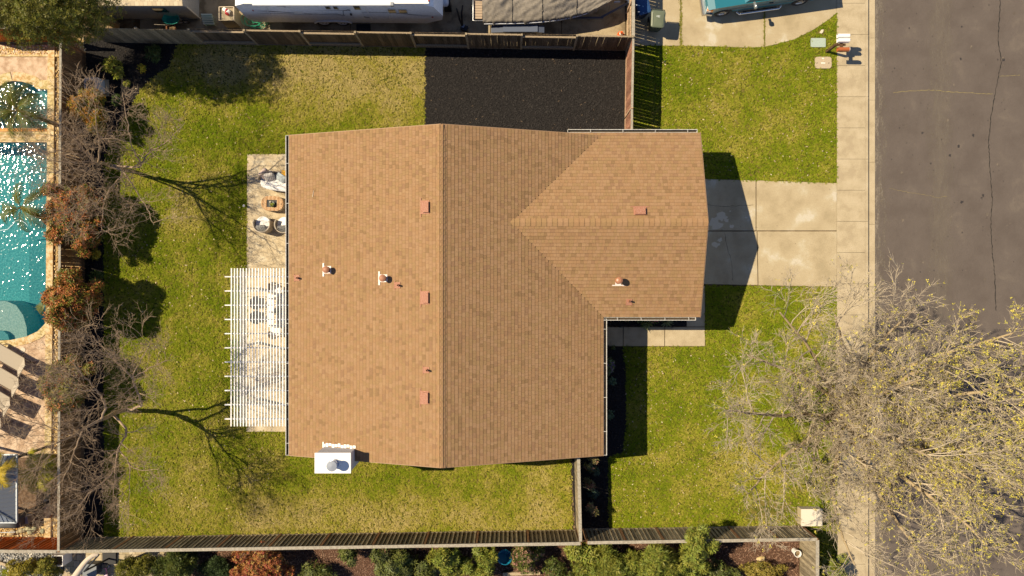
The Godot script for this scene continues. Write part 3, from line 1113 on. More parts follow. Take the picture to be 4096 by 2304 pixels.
	var ch := part(house, "chimney", mb, ground_mat([[0.3, 0.42, 0.42, 0.42], [0.6, 0.60, 0.60, 0.60], [0.8, 0.66, 0.66, 0.66]], 0.05, Vector3(1.5, 5, 1.5), 0.8, 63, 0.25, 3.0))
	mb = MB.new()
	mb.box(Vector3(-6.945, 4.335, 6.783), Vector3(1.40, 0.075, 0.79))
	part(ch, "chimney_cap", mb, plain(0.80, 0.78, 0.745, 0.45))
	mb = MB.new()
	mb.lathe([Vector2(0.19, 0.0), Vector2(0.19, 0.05), Vector2(0.155, 0.06), Vector2(0.155, 0.20), Vector2(0.175, 0.205), Vector2(0.175, 0.25), Vector2(0.15, 0.26), Vector2(0.15, 0.34)], Vector3(-6.88, 4.37, 6.80), 24)
	part(ch, "flue_pipe", mb, M.steel)
	mb = MB.new()
	mb.lathe([Vector2(0.16, 0.40), Vector2(0.205, 0.41), Vector2(0.205, 0.44), Vector2(0.19, 0.45), Vector2(0.0, 0.458)], Vector3(-6.88, 4.37, 6.80), 24)
	mb.lathe([Vector2(0.12, 0.30), Vector2(0.12, 0.41)], Vector3(-6.88, 4.37, 6.80), 16)
	part(ch, "rain_cap", mb, plain(0.33, 0.36, 0.41, 0.4, 0.55))
	mb = MB.new()
	for i in 60:   # soot specks round the flue
		var a := rng.randf() * TAU
		var c := Vector3(-6.88 + cos(a) * rng.randf_range(0.19, 0.36), 4.3735, 6.80 + sin(a) * rng.randf_range(0.19, 0.34))
		var r := rng.randf_range(0.003, 0.013)
		mb.box(c, Vector3(r, 0.002, r * rng.randf_range(0.6, 1.6)), Basis(Vector3.UP, a))
	part(ch, "soot", mb, plain(0.06, 0.055, 0.05, 1.0))
	# stepped flashing where the stack meets the roof
	for i in 11:
		var x := -7.60 + i * 0.131
		mb = MB.new()
		var y := roof_y(x, 6.3)
		mb.box(Vector3(x, y + 0.025, 6.36 - 0.02 * (i % 3)), Vector3(0.118, 0.014, 0.11 + 0.03 * (i % 2)), Basis(Vector3(3, 1, 0).normalized(), Vector3(-1, 3, 0).normalized(), Vector3(0, 0, 1)))
		part(ch, "flashing", mb, M.white if i != 9 else M.flash_white)
	mb = MB.new()
	mb.box(Vector3(-6.945, 4.28, 6.425), Vector3(1.36, 0.05, 0.02))
	mb.box(Vector3(-7.64, roof_y(-7.64, 6.3) + 0.03, 6.45), Vector3(0.05, 0.02, 0.45), Basis(Vector3(3, 1, 0).normalized(), Vector3(-1, 3, 0).normalized(), Vector3(0, 0, 1)))
	part(ch, "flashing", mb, M.white)


var board_cache := {}


func board_mesh(w: float, h: float, t: float, ear: float) -> ArrayMesh:
	var key := "%s %s %s %s" % [w, h, t, ear]
	if not board_cache.has(key):
		var mb := MB.new()
		var p := PackedVector2Array([Vector2(-w / 2, 0), Vector2(w / 2, 0), Vector2(w / 2, h - ear), Vector2(w / 2 - ear, h), Vector2(-w / 2 + ear, h), Vector2(-w / 2, h - ear)])
		if ear <= 0.0:
			p = PackedVector2Array([Vector2(-w / 2, 0), Vector2(w / 2, 0), Vector2(w / 2, h), Vector2(-w / 2, h)])
		mb.extrude(p, Vector3(0, 0, -t / 2), Basis(), t)
		board_cache[key] = mb.mesh()
	return board_cache[key]


# A to B on the ground; yard points to the side the camera sees. mode: near (boards on the yard side), far, panels (alternating), box (both sides, staggered)
func fence(called: String, label: String, A: Vector3, B: Vector3, yard: Vector3, h: float, mode: String, mats: Array, frame: Material, opt := {}) -> Node3D:
	var f := thing(called, label, "fence", A)
	var d := (B - A).normalized()
	var yd := (yard - d * yard.dot(d)).normalized()
	var L := A.distance_to(B)
	var base := Basis(d, Vector3.UP, d.cross(Vector3.UP))
	var panels := maxi(1, roundi(L / opt.get("panel", 2.33)))
	var pl := L / panels
	var bw: float = opt.get("bw", 0.137)
	var gap: float = opt.get("gap", 0.003)
	var ear: float = opt.get("ear", 0.025)
	for i in panels + 1:
		if (i == 0 and opt.get("no_first", false)) or (i == panels and opt.get("no_last", false)):
			continue
		var mb := MB.new()
		mb.box(A + d * (pl * i) + Vector3(0, (h + opt.get("post_up", 0.04)) / 2, 0), Vector3(0.09, h + opt.get("post_up", 0.04), 0.09), base)
		part(f, "post", mb, opt.get("post", frame))
	for i in panels:
		var far: bool = mode == "far" or (mode == "panels" and i % 2 == opt.get("first_far", 1))
		var a := A + d * (pl * i + 0.047)
		var b := A + d * (pl * (i + 1) - 0.047)
		for y in opt.get("rails", [0.32, h - 0.28]):
			var mb := MB.new()
			var o := Vector3(0, y, 0)
			if opt.get("flat", false):
				o += yd * (0.03 if far else -0.03)
				mb.bar(a + o, b + o, 0.085, 0.038)
			else:
				mb.bar(a + o, b + o, 0.038, 0.085)
			part(f, "rail", mb, opt.get("rail", frame))
		if opt.get("kick", false):
			var mb := MB.new()
			var o := yd * (0.0 if mode != "near" else 0.03) + Vector3(0, 0.13, 0)
			mb.bar(a + o, b + o, 0.04, 0.24)
			part(f, "kick_board", mb, opt.get("kickmat", frame))
		if opt.get("cap", false):
			var mb := MB.new()
			var o := Vector3(0, h + 0.025 + 0.004 * (i % 2), 0)
			mb.bar(a - d * 0.044 + o, b + d * 0.044 + o, opt.get("capw", 0.13), 0.036)
			part(f, "cap_rail", mb, opt.get("capmat", frame))
		var pitch: float = bw + gap
		var sides := [0.0]
		if mode == "box":
			sides = [1.0, -1.0]
		for s in sides:
			var off: float = 0.033
			if mode == "box":
				off *= s
			elif far:
				off *= -1.0
			var n := int((pl - 0.02) / pitch)
			var start := (pl - (n - 1) * pitch) / 2 + (pitch / 2 if s < 0 else 0.0)
			for k in n:
				if s < 0 and k == n - 1:
					continue
				var y0: float = 0.0 if not opt.get("kick", false) else 0.2
				var o := A + d * (pl * i + start + k * pitch + rng.randf_range(-0.002, 0.002)) + yd * off + Vector3(0, y0 + rng.randf_range(-0.012, 0.012), 0)
				var tilt := Basis(base.z.normalized(), rng.randfn(0, 0.004)) * base
				inst(f, "board", board_mesh(bw, snappedf(h - y0 - (0.0 if opt.get("cap", false) else -0.02), 0.001), 0.018, ear), pick(mats), Transform3D(tilt, o))
	return f


func build_fences() -> void:
	var old := []
	var brown := []
	var grey := []
	var red := []
	var orange := []
	for i in 6:
		var f: float = [1.0, 0.8, 1.2, 0.9, 1.35, 0.7][i]
		old.append(wood(0.125 * f, 0.095 * f, 0.063 * f, i))
		brown.append(wood(0.28 * f, 0.165 * f, 0.082 * f, i + 3))
		grey.append(wood(0.30 * f, 0.25 * f, 0.165 * f, i + 5))
		red.append(wood(0.33 * f, 0.17 * f, 0.115 * f, i + 7))
		orange.append(wood(0.50 * f, 0.13 * f, 0.025 * f, i + 2))
	var post := wood(0.34, 0.28, 0.19, 1)
	var cap := ground_mat([[0.25, 0.32, 0.285, 0.225], [0.5, 0.39, 0.35, 0.28], [0.8, 0.45, 0.41, 0.335]], 0.02, Vector3(0.7, 0.7, 0.7), 0.9, 41, 0.25, 0.8)
	var rail := wood(0.36, 0.29, 0.20, 0)
	var strut := wood(0.26, 0.14, 0.07, 1)
	var pale_timber := wood(0.52, 0.36, 0.24, 2)  # paler timber for the side fence frames and kick boards
	var south := Vector3(0, 0, 1)
	var north := Vector3(0, 0, -1)
	# north boundary: panels turn their boards to either side in turn
	fence("board_fence", "dark weathered picket fence between the lawn and the trailer yard", W(753, 118, 1.9) * Vector3(1, 0, 1), W(2531, 146, 1.9) * Vector3(1, 0, 1), south, 1.88, "panels", old, rail, {"first_far": 0, "flat": true, "rails": [0.4, 1.77], "panel": 2.335, "post": post, "kick": true, "kickmat": wood(0.2, 0.17, 0.13, 1)})
	fence("board_fence", "mossy grey board fence behind the mulch bed beside the shed", W(332, 108, 1.9) * Vector3(1, 0, 1), W(750, 117, 1.9) * Vector3(1, 0, 1), south, 1.88, "near", grey, rail, {"no_last": true, "panel": 2.2})
	# west boundary
	fence("board_fence", "brown board fence with grey cap along the pool yard", W(242, 160, 1.85) * Vector3(1, 0, 1), W(234, 2204, 1.85) * Vector3(1, 0, 1), Vector3(1, 0, 0), 1.82, "near", brown, strut, {"cap": true, "capmat": cap, "capw": 0.1, "kick": true, "kickmat": wood(0.14, 0.09, 0.05, 2), "panel": 2.4, "ear": 0.0})
	# south boundary, in two runs that meet at the cross fence
	fence("board_fence", "long slatted fence with pale cap behind the back lawn", W(240, 2207, 1.85) * Vector3(1, 0, 1), W(2322, 2174, 1.85) * Vector3(1, 0, 1), north, 1.82, "box", grey, strut, {"cap": true, "capmat": cap, "gap": 0.058, "bw": 0.13, "kick": true, "kickmat": rail, "panel": 2.2, "ear": 0.0, "no_first": true})
	fence("board_fence", "slatted fence with pale cap beside the front lawn", W(2350, 2171, 1.85) * Vector3(1, 0, 1), W(3268, 2157, 1.85) * Vector3(1, 0, 1), north, 1.82, "box", grey, strut, {"cap": true, "capmat": cap, "gap": 0.058, "bw": 0.13, "kick": true, "kickmat": rail, "panel": 1.6, "ear": 0.0})
	fence("board_fence", "short fence running from the front fence corner past the white bucket", W(3270, 2160, 1.85) * Vector3(1, 0, 1), W(3270, 2480, 1.85) * Vector3(1, 0, 1), Vector3(-1, 0, 0), 1.82, "near", grey, strut, {"cap": true, "capmat": cap, "panel": 2.4, "no_first": true, "ear": 0.0})
	fence("board_fence", "short cross fence from the house corner to the south fence", W(2313, 1790, 1.8) * Vector3(1, 0, 1), W(2322, 2166, 1.8) * Vector3(1, 0, 1), Vector3(-1, 0, 0), 1.78, "near", grey, rail, {"cap": true, "capmat": cap, "panel": 1.9, "no_last": true, "ear": 0.0})
	# side gate run by the black mulch
	fence("board_fence", "reddish board fence between black mulch and the front lawn", W(2533, 152, 1.8) * Vector3(1, 0, 1), W(2528, 430, 1.8) * Vector3(1, 0, 1), Vector3(-1, 0, 0), 1.78, "near", red, pale_timber, {"cap": true, "capmat": cap, "capw": 0.09, "kick": true, "kickmat": pale_timber, "panel": 2.7, "gap": 0.009, "ear": 0.0})
	var gate := fence("side_gate", "reddish board gate between mulch yard and garage corner", W(2528, 436, 1.8) * Vector3(1, 0, 1), W(2527, 570, 1.8) * Vector3(1, 0, 1), Vector3(-1, 0, 0), 1.76, "near", red, pale_timber, {"cap": true, "capmat": cap, "capw": 0.09, "kick": true, "kickmat": pale_timber, "panel": 1.35, "gap": 0.009, "no_first": true, "ear": 0.0})
	gate.set_meta("category", "gate")
	fence("board_fence", "pale board fence beside the covered boat", W(2533, -160, 1.8) * Vector3(1, 0, 1), W(2533, 146, 1.8) * Vector3(1, 0, 1), Vector3(-1, 0, 0), 1.78, "far", grey, pale_timber, {"cap": true, "capmat": cap, "panel": 1.7, "gap": 0.012, "no_last": true, "rails": [0.3, 1.0, 1.6]})
	# the pool yard's stained fences
	fence("board_fence", "orange stained fence behind the gravel by the spa", W(-160, 108, 1.8) * Vector3(1, 0, 1), W(228, 110, 1.8) * Vector3(1, 0, 1), south, 1.78, "near", orange, orange[0], {"cap": true, "capmat": cap, "panel": 2.1, "gap": 0.02, "kick": true, "kickmat": orange[1], "no_last": true, "ear": 0.0})
	fence("board_fence", "orange stained fence behind the grill and river stones", W(-160, 2204, 1.8) * Vector3(1, 0, 1), W(226, 2206, 1.8) * Vector3(1, 0, 1), north, 1.78, "box", orange, orange[2], {"cap": true, "capmat": cap, "panel": 2.1, "gap": 0.05, "kick": true, "kickmat": orange[1], "no_last": true, "ear": 0.0})


# ---- plants ----
func sprig(leaves: int, length: float, width: float, spread: float, seed_: int, up := 0.5) -> ArrayMesh:   # a shoot with leaves round it
	var r := RandomNumberGenerator.new()
	r.seed = seed_
	var mb := MB.new()
	for i in leaves:
		var a := TAU * (i * 0.381966) + r.randf_range(-0.3, 0.3)
		var e := r.randf_range(up - 0.35, up + 0.35)
		var d := Vector3(cos(a) * cos(e), sin(e), sin(a) * cos(e))
		var s := d.cross(Vector3.UP).normalized() * width * 0.5
		var o := Vector3(0, r.randf_range(-0.3, 0.6) * spread, 0) + d * spread * 0.2
		var l := length * r.randf_range(0.7, 1.2)
		var f := r.randf_range(0.75, 1.15)
		mb.tint(Color(f, f, f))
		var mid := o + d * l * 0.45 + Vector3(0, width * 0.15, 0)
		var tip := o + d * l - Vector3(0, length * 0.12, 0)
		mb.q(o, mid + s, tip, mid - s)
	return mb.mesh()


# leaves through lumpy volumes: lumps are [centre, radii]; each shoot takes one of the plant's leaf colours, in clumps, wherever it sits in the crown
func foliage(p: Node3D, called: String, lumps: Array, count: int, mesh: Mesh, palette: Array, scale := 1.0, inner := 0.55, m: Material = null) -> void:
	var where := []
	var tint := []
	var total := 0.0
	for l in lumps:
		total += l[1].x * l[1].z
	for l in lumps:
		var k := int(count * l[1].x * l[1].z / total)
		for i in k:
			var d := Vector3(rng.randfn(), rng.randfn() + 0.25, rng.randfn()).normalized()
			var bump := 1.0 + 0.5 * noise.get_noise_3dv((l[0] + d * l[1]) * 3.2)
			var rad := lerpf(inner, 1.0, pow(rng.randf(), 0.5)) * bump
			var o: Vector3 = l[0] + d * l[1] * rad
			if o.y < 0.03:
				o.y = rng.randf_range(0.03, 0.15)
			var up := (d + Vector3(rng.randfn(), rng.randfn() + 0.5, rng.randfn()) * 0.5).normalized()
			var b := turn_to(up).rotated(up, rng.randf() * TAU).scaled(Vector3.ONE * scale * rng.randf_range(0.65, 1.35))
			where.append(Transform3D(b, o))
			var f := int(absf(noise.get_noise_3dv(o * 6.0 + Vector3(40, 0, 0))) * 14.0) + rng.randi() % 2
			var c: Color = palette[f % palette.size()]
			tint.append(c * rng.randf_range(0.9, 1.1))
	merged(p, called, mesh, m if m else M.leaf, where, tint)


func stems(p: Node3D, base: Vector3, tops: Array, r0: float, m: Material, called := "stem") -> void:
	var mb := MB.new()
	for t in tops:
		var a: Vector3 = base + Vector3(rng.randfn(0, 0.05), 0, rng.randfn(0, 0.05))
		var mid: Vector3 = a.lerp(t, 0.5) + Vector3(rng.randfn(0, 0.06), 0, rng.randfn(0, 0.06))
		mb.tube([a, mid, t], [r0, r0 * 0.7, r0 * 0.25], 5, false)
	part(p, called, mb, m)


func shrub(called: String, label: String, category: String, px: float, py: float, hc: float, lumps: Array, count: int, mesh: Mesh, palette: Array, scale := 1.0, group := "") -> Node3D:
	var c := W(px, py, hc)
	var base := Vector3(c.x, 0, c.z)
	var t := thing(called, label, category, base, group)
	var real := []
	var tops := []
	for l in lumps:
		real.append([base + l[0], l[1] * 0.8])
		tops.append(base + l[0])
		if l[1].x > 0.3:
			for i in 6:   # uneven boughs that break the outline
				var d := Vector3(rng.randfn(), rng.randfn() * 0.6 + 0.2, rng.randfn()).normalized()
				real.append([base + l[0] + d * l[1] * rng.randf_range(0.6, 1.15), l[1] * rng.randf_range(0.22, 0.5)])
				tops.append(real[-1][0])
	stems(t, base, tops, 0.035, M.limb, "stem")
	foliage(t, "crown", real, count, mesh, palette, scale)
	return t


# ---- bare and budding trees ----
var tips := []


func grow(mb: MB, p: Vector3, d: Vector3, L: float, r: float, lvl: int, o: Dictionary) -> void:
	var segs := maxi(2, int(L / o.seg[mini(lvl, o.seg.size() - 1)]))
	var pts := [p]
	var rad := [r]
	var thin: float = o.get("thin", 0.25)
	var kids: int = o.kids[lvl] if lvl < o.kids.size() else 0
	var spots := []
	for i in kids:
		spots.append(lerpf(o.get("from", 0.25), 1.0, (i + rng.randf()) / kids))
	var at := p
	var dir := d
	var used_ := 0
	for i in segs:
		dir = (dir + Vector3(rng.randfn(), rng.randfn(), rng.randfn()) * o.wob + Vector3.UP * o.up).normalized()
		var was := at
		at += dir * L / segs
		var k := float(i + 1) / segs
		var rr := r * lerpf(1.0, thin, k)
		pts.append(at)
		rad.append(rr)
		while used_ < spots.size() and spots[used_] <= k:
			var side := dir.cross(Vector3(rng.randfn(), rng.randfn(), rng.randfn())).normalized()
			var spread: float = o.ang * rng.randf_range(0.6, 1.25)
			var cd := (dir * cos(spread) + side * sin(spread)).normalized()
			if cd.y < -0.35:
				cd.y *= 0.3
			var cl: float = L * o.ratio * rng.randf_range(0.65, 1.2) * (1.15 - 0.45 * spots[used_])
			grow(mb, was.lerp(at, 0.5), cd.normalized(), maxf(cl, o.least), maxf(rr * 0.62, o.twig), lvl + 1, o)
			used_ += 1
	mb.tube(pts, rad, 7 if r > 0.05 else 5 if r > 0.018 else 3, false)
	if lvl >= o.leaf_from:
		for i in range(1, pts.size()):
			tips.append([pts[i], dir])


func limb(mb: MB, list: Array, r0: float, r1: float, o: Dictionary, kids: int, kl: float, thick: MB = null) -> void:   # a main limb along given points (pixel, pixel, height), with side branches
	var pts := []
	for a in list:
		pts.append(W(a[0], a[1], a[2]))
	var fine := []
	for i in pts.size() - 1:
		for j in 5:
			fine.append(pts[i].cubic_interpolate(pts[i + 1], pts[maxi(i - 1, 0)], pts[mini(i + 2, pts.size() - 1)], j / 5.0) + Vector3(rng.randfn(), rng.randfn(), rng.randfn()) * 0.018)
	fine.append(pts[-1])
	var rad := []
	for i in fine.size():
		rad.append(lerpf(r0, r1, float(i) / (fine.size() - 1)))
	(thick if thick else mb).tube(fine, rad, 8, true)
	for i in kids:
		var k := lerpf(o.get("bare_to", 0.22), 1.0, (i + rng.randf()) / kids)
		var n := clampi(int(k * (fine.size() - 1)), 1, fine.size() - 1)
		var d: Vector3 = (fine[n] - fine[n - 1]).normalized()
		var side := d.cross(Vector3(rng.randfn(), rng.randfn(), rng.randfn())).normalized()
		if side.y < -0.2:
			side = -side
		var cd := (d * 0.75 + side * 0.75).normalized()
		grow(mb, fine[n], cd, kl * rng.randf_range(0.6, 1.2), maxf(rad[n] * 0.55, 0.012), 0, o)


func build_trees() -> void:
	# bare tree by the west fence, north one
	var bare := {"seg": [0.16, 0.12, 0.09], "kids": [6, 4, 2], "wob": 0.11, "up": 0.03, "ang": 0.72, "ratio": 0.6, "least": 0.2, "twig": 0.005, "leaf_from": 9, "thin": 0.3, "from": 0.2}
	var t := thing("bare_tree", "leafless tree with grey twigs arching over the bed by the orange shrub", "tree", W(512, 680))
	var mb := MB.new()
	var base := [512, 682, 0.0]
	limb(mb, [base, [478, 674, 0.75], [440, 662, 1.6], [405, 652, 2.3]], 0.096, 0.068, bare, 0, 1.0)
	part(t, "trunk", mb, M.limb)
	mb = MB.new()
	limb(mb, [[405, 652, 2.3], [375, 645, 3.2], [310, 570, 4.5], [250, 490, 5.4]], 0.056, 0.010, bare, 11, 1.9)
	limb(mb, [[400, 652, 2.4], [350, 660, 3.4], [280, 680, 4.2], [190, 690, 4.9]], 0.044, 0.010, bare, 10, 1.7)
	limb(mb, [[395, 650, 2.6], [395, 570, 3.9], [385, 500, 4.8], [380, 450, 5.3]], 0.044, 0.010, bare, 10, 1.7)
	limb(mb, [[440, 662, 1.6], [545, 668, 2.2], [560, 650, 2.9], [530, 590, 3.8], [505, 470, 4.9], [490, 370, 5.5]], 0.048, 0.010, bare, 12, 1.7)
	limb(mb, [[560, 655, 2.7], [600, 610, 3.4], [660, 570, 4.0], [740, 490, 4.7]], 0.037, 0.008, bare, 9, 1.6)
	limb(mb, [[440, 662, 1.6], [490, 695, 2.2], [430, 770, 3.2], [415, 830, 3.9], [400, 930, 4.6]], 0.044, 0.010, bare, 11, 1.6)
	limb(mb, [[478, 674, 0.75], [510, 710, 2.0], [550, 770, 3.0], [590, 840, 3.8], [615, 900, 4.3]], 0.041, 0.008, bare, 11, 1.5)
	limb(mb, [[420, 775, 3.3], [360, 830, 4.0], [290, 870, 4.6]], 0.030, 0.008, bare, 8, 1.4)
	limb(mb, [[375, 645, 3.2], [330, 600, 3.9], [240, 600, 4.6], [180, 620, 5.0]], 0.033, 0.008, bare, 8, 1.5)
	part(t, "branches", mb, M.twig)
	# the south one
	t = thing("bare_tree", "leafless tree with crooked ochre limbs reaching over the pool loungers", "tree", W(540, 1648))
	mb = MB.new()
	limb(mb, [[545, 1645, 0.0], [505, 1640, 1.0], [455, 1655, 2.2], [405, 1678, 3.1]], 0.104, 0.080, bare, 0, 1.0)
	part(t, "trunk", mb, M.limb)
	mb = MB.new()
	limb(mb, [[405, 1678, 3.1], [330, 1720, 4.0], [270, 1755, 4.7], [180, 1790, 5.4]], 0.059, 0.011, bare, 11, 1.8)
	limb(mb, [[405, 1678, 3.1], [420, 1620, 3.8], [385, 1560, 4.5], [330, 1500, 5.2], [280, 1430, 5.7]], 0.052, 0.010, bare, 11, 1.8)
	limb(mb, [[505, 1640, 1.0], [562, 1622, 2.2], [548, 1560, 3.4], [530, 1505, 4.2], [565, 1440, 4.9], [610, 1360, 5.4]], 0.059, 0.010, bare, 12, 1.7)
	limb(mb, [[540, 1520, 4.0], [480, 1460, 4.5], [420, 1400, 5.0], [370, 1340, 5.5]], 0.037, 0.010, bare, 10, 1.7)
	limb(mb, [[535, 1508, 4.2], [600, 1470, 4.6], [670, 1440, 5.0]], 0.030, 0.008, bare, 8, 1.4)
	limb(mb, [[455, 1655, 2.2], [505, 1730, 2.8], [472, 1800, 3.5], [460, 1880, 4.1], [452, 2000, 4.8]], 0.056, 0.010, bare, 10, 1.6)
	limb(mb, [[472, 1800, 3.4], [512, 1850, 3.8], [520, 1930, 4.2], [512, 2020, 4.6]], 0.033, 0.008, bare, 8, 1.3)
	limb(mb, [[460, 1880, 4.0], [400, 1940, 4.5], [340, 1990, 4.9], [290, 2070, 5.3]], 0.037, 0.010, bare, 10, 1.6)
	limb(mb, [[330, 1720, 3.9], [300, 1800, 4.3], [270, 1880, 4.7], [220, 1960, 5.1]], 0.037, 0.009, bare, 10, 1.7)
	limb(mb, [[300, 1745, 4.3], [200, 1710, 4.8], [90, 1680, 5.3]], 0.033, 0.008, bare, 9, 1.6)
	limb(mb, [[385, 1560, 4.5], [300, 1560, 5.0], [200, 1520, 5.4]], 0.030, 0.008, bare, 9, 1.6)
	limb(mb, [[512, 1850, 3.8], [560, 1880, 4.1], [640, 1875, 4.4]], 0.026, 0.007, bare, 6, 1.2)
	part(t, "branches", mb, M.twig)
	# street tree in bud
	var budding := {"seg": [0.3, 0.22, 0.15, 0.12], "kids": [6, 5, 3], "wob": 0.10, "up": 0.04, "ang": 0.6, "ratio": 0.56, "least": 0.26, "twig": 0.0078, "leaf_from": 2, "thin": 0.3, "from": 0.18, "bare_to": 0.14}
	t = thing("street_tree", "large street tree coming into yellow-green leaf over pavement and road", "tree", W(3352, 1655))
	mb = MB.new()
	limb(mb, [[3352, 1655, 0.0], [3366, 1660, 0.9], [3380, 1668, 1.8], [3392, 1672, 2.3]], 0.30, 0.22, budding, 0, 1.0)
	part(t, "trunk", mb, M.limb)
	mb = MB.new()
	tips = []
	var thick := MB.new()
	for l in [
		[[3380, 1668, 1.8], [3420, 1570, 3.4], [3470, 1450, 5.0], [3560, 1330, 6.4], [3660, 1230, 7.6]],
		[[3385, 1668, 2.0], [3500, 1540, 3.8], [3700, 1440, 5.6], [3900, 1380, 7.2], [4060, 1330, 8.4]],
		[[3390, 1670, 2.2], [3520, 1640, 3.9], [3720, 1600, 5.8], [3960, 1560, 7.6], [4150, 1530, 8.8]],
		[[3390, 1675, 2.2], [3560, 1720, 4.0], [3760, 1740, 5.8], [3980, 1730, 7.6], [4160, 1720, 8.8]],
		[[3385, 1680, 2.0], [3500, 1790, 3.8], [3660, 1880, 5.2], [3860, 1850, 6.8], [4040, 1800, 8.2]],
		[[3380, 1675, 1.9], [3480, 1800, 3.6], [3640, 1930, 5.4], [3820, 2060, 7.0], [3950, 2180, 8.2]],
		[[3378, 1680, 1.9], [3440, 1830, 3.6], [3530, 2000, 5.4], [3640, 2160, 6.9], [3720, 2290, 8.0]],
		[[3375, 1680, 1.9], [3350, 1820, 3.4], [3330, 1960, 4.6], [3360, 2120, 5.8], [3420, 2260, 6.8]],
		[[3370, 1670, 1.8], [3260, 1740, 2.9], [3120, 1840, 3.9], [3000, 1960, 4.6]],
		[[3370, 1665, 1.8], [3230, 1660, 2.9], [3060, 1660, 3.9], [2900, 1640, 4.6]],
		[[3372, 1660, 1.8], [3300, 1570, 3.0], [3170, 1490, 4.2], [2990, 1420, 5.0]],
		[[3376, 1660, 1.9], [3310, 1540, 3.3], [3240, 1400, 4.8], [3120, 1250, 5.8]],
		[[3380, 1660, 2.0], [3390, 1520, 3.8], [3370, 1380, 5.4], [3340, 1260, 6.4]],
		[[3390, 1672, 2.2], [3540, 1690, 4.2], [3730, 1670, 6.4], [3900, 1640, 8.2]],
		[[3388, 1676, 2.2], [3520, 1750, 4.2], [3700, 1800, 6.2], [3900, 1930, 8.0]],
		[[3388, 1668, 2.2], [3500, 1590, 4.2], [3640, 1500, 6.2], [3800, 1440, 8.0]],
		[[3385, 1665, 2.1], [3460, 1600, 4.4], [3560, 1560, 6.6], [3680, 1520, 8.6]],
		[[3385, 1672, 2.1], [3470, 1700, 4.6], [3590, 1760, 6.9], [3720, 1830, 8.8]],
	]:
		limb(mb, l, 0.115, 0.03, budding, 17, 2.2, thick)
	part(t, "limbs", thick, M.pale_limb)
	part(t, "twigs", mb, M.spring_twig)
	var bud := sprig(5, 0.052, 0.022, 0.06, 3, 0.7)
	var where := []
	var tint := []
	for k in tips:
		var share := clampf((k[0].x - 12.0) / 7.0, 0.08, 0.95)   # the street side is further into leaf
		if rng.randf() > share * 0.4:
			continue
		var up: Vector3 = (k[1] + Vector3(rng.randfn(), rng.randfn() + 0.6, rng.randfn()) * 0.5).normalized()
		where.append(Transform3D(turn_to(up).rotated(up, rng.randf() * TAU).scaled(Vector3.ONE * rng.randf_range(0.7, 1.6)), k[0] + Vector3(rng.randfn(), rng.randfn(), rng.randfn()) * 0.02))
		tint.append(Color(0.62, 0.51, 0.09).lerp(Color(0.42, 0.40, 0.06), rng.randf()) * rng.randf_range(0.85, 1.15))
	merged(t, "leaves", bud, M.leaf, where, tint)
	# evergreen over the north-west corner
	t = thing("evergreen_tree", "dense olive-green tree overhanging the orange fence corner", "tree", Vector3(-17.6, 0, -11.7))
	mb = MB.new()
	mb.tube([Vector3(-17.6, 0, -11.7), Vector3(-17.5, 1.6, -11.6), Vector3(-17.7, 3.4, -11.4)], [0.2, 0.16, 0.08], 8)
	var real := []
	for l in [[60, 40, 4.4, 1.3, 1.1], [150, 20, 5.2, 1.4, 1.2], [250, 50, 4.8, 1.3, 1.1], [330, 70, 4.2, 1.0, 0.8], [100, 90, 3.6, 0.9, 0.7], [230, 110, 3.4, 0.9, 0.6], [10, -20, 5.0, 1.4, 1.1], [360, 10, 5.0, 1.1, 0.9], [200, -60, 6.0, 1.6, 1.1]]:
		var c := W(l[0], l[1], l[2])
		real.append([c, Vector3(l[3], l[4], l[3])])
		mb.tube([Vector3(-17.6, 2.2, -11.5), Vector3(-17.6, 2.2, -11.5).lerp(c, 0.6) + Vector3(0, 0.2, 0), c], [0.07, 0.045, 0.02], 5)
	part(t, "trunk", mb, M.limb)
	foliage(t, "crown", real, 9000, sprig(8, 0.085, 0.028, 0.09, 5), [Color(0.12, 0.135, 0.02), Color(0.14, 0.13, 0.02), Color(0.125, 0.12, 0.03), Color(0.15, 0.14, 0.018)], 1.0, 0.5)


func frond(p: Node3D, at: Vector3, dir: Vector3, length: float, droop: float, col: Color, leaf := 0.42) -> void:
	var mb := MB.new()
	var pts := []
	var rad := []
	var o := at
	var d := dir.normalized()
	var n := 14
	for i in n + 1:
		pts.append(o)
		rad.append(lerpf(0.018, 0.004, float(i) / n))
		d = (d + Vector3(0, -droop / n * (0.6 + i * 0.12), 0)).normalized()
		o += d * length / n
	mb.tint(col.lerp(Color(0.30, 0.20, 0.06), 0.4))
	mb.tube(pts, rad, 4, false)
	for i in range(2, n):
		for j in 3:
			var c: Vector3 = pts[i].lerp(pts[i + 1], j / 3.0)
			var along: Vector3 = (pts[i + 1] - pts[i]).normalized()
			var side := along.cross(Vector3.UP).normalized()
			var l := leaf * sin(PI * clampf((i + 1.5) / (n + 2.0), 0.1, 0.95)) * rng.randf_range(0.8, 1.15)
			for s in [-1.0, 1.0]:
				var dd: Vector3 = (side * s * 0.75 + along * 0.75 + Vector3(0, rng.randf_range(-0.35, 0.15), 0)).normalized()
				var w := along * 0.010
				var mid: Vector3 = c + dd * l * 0.5
				var tip: Vector3 = c + dd * l + Vector3(0, -l * 0.3, 0)
				mb.tint(col * rng.randf_range(0.75, 1.3))
				mb.q(c - w, mid - w, mid + w, c + w)
				mb.t(mid - w, tip, mid + w)
	part(p, "frond", mb, M.leaf)


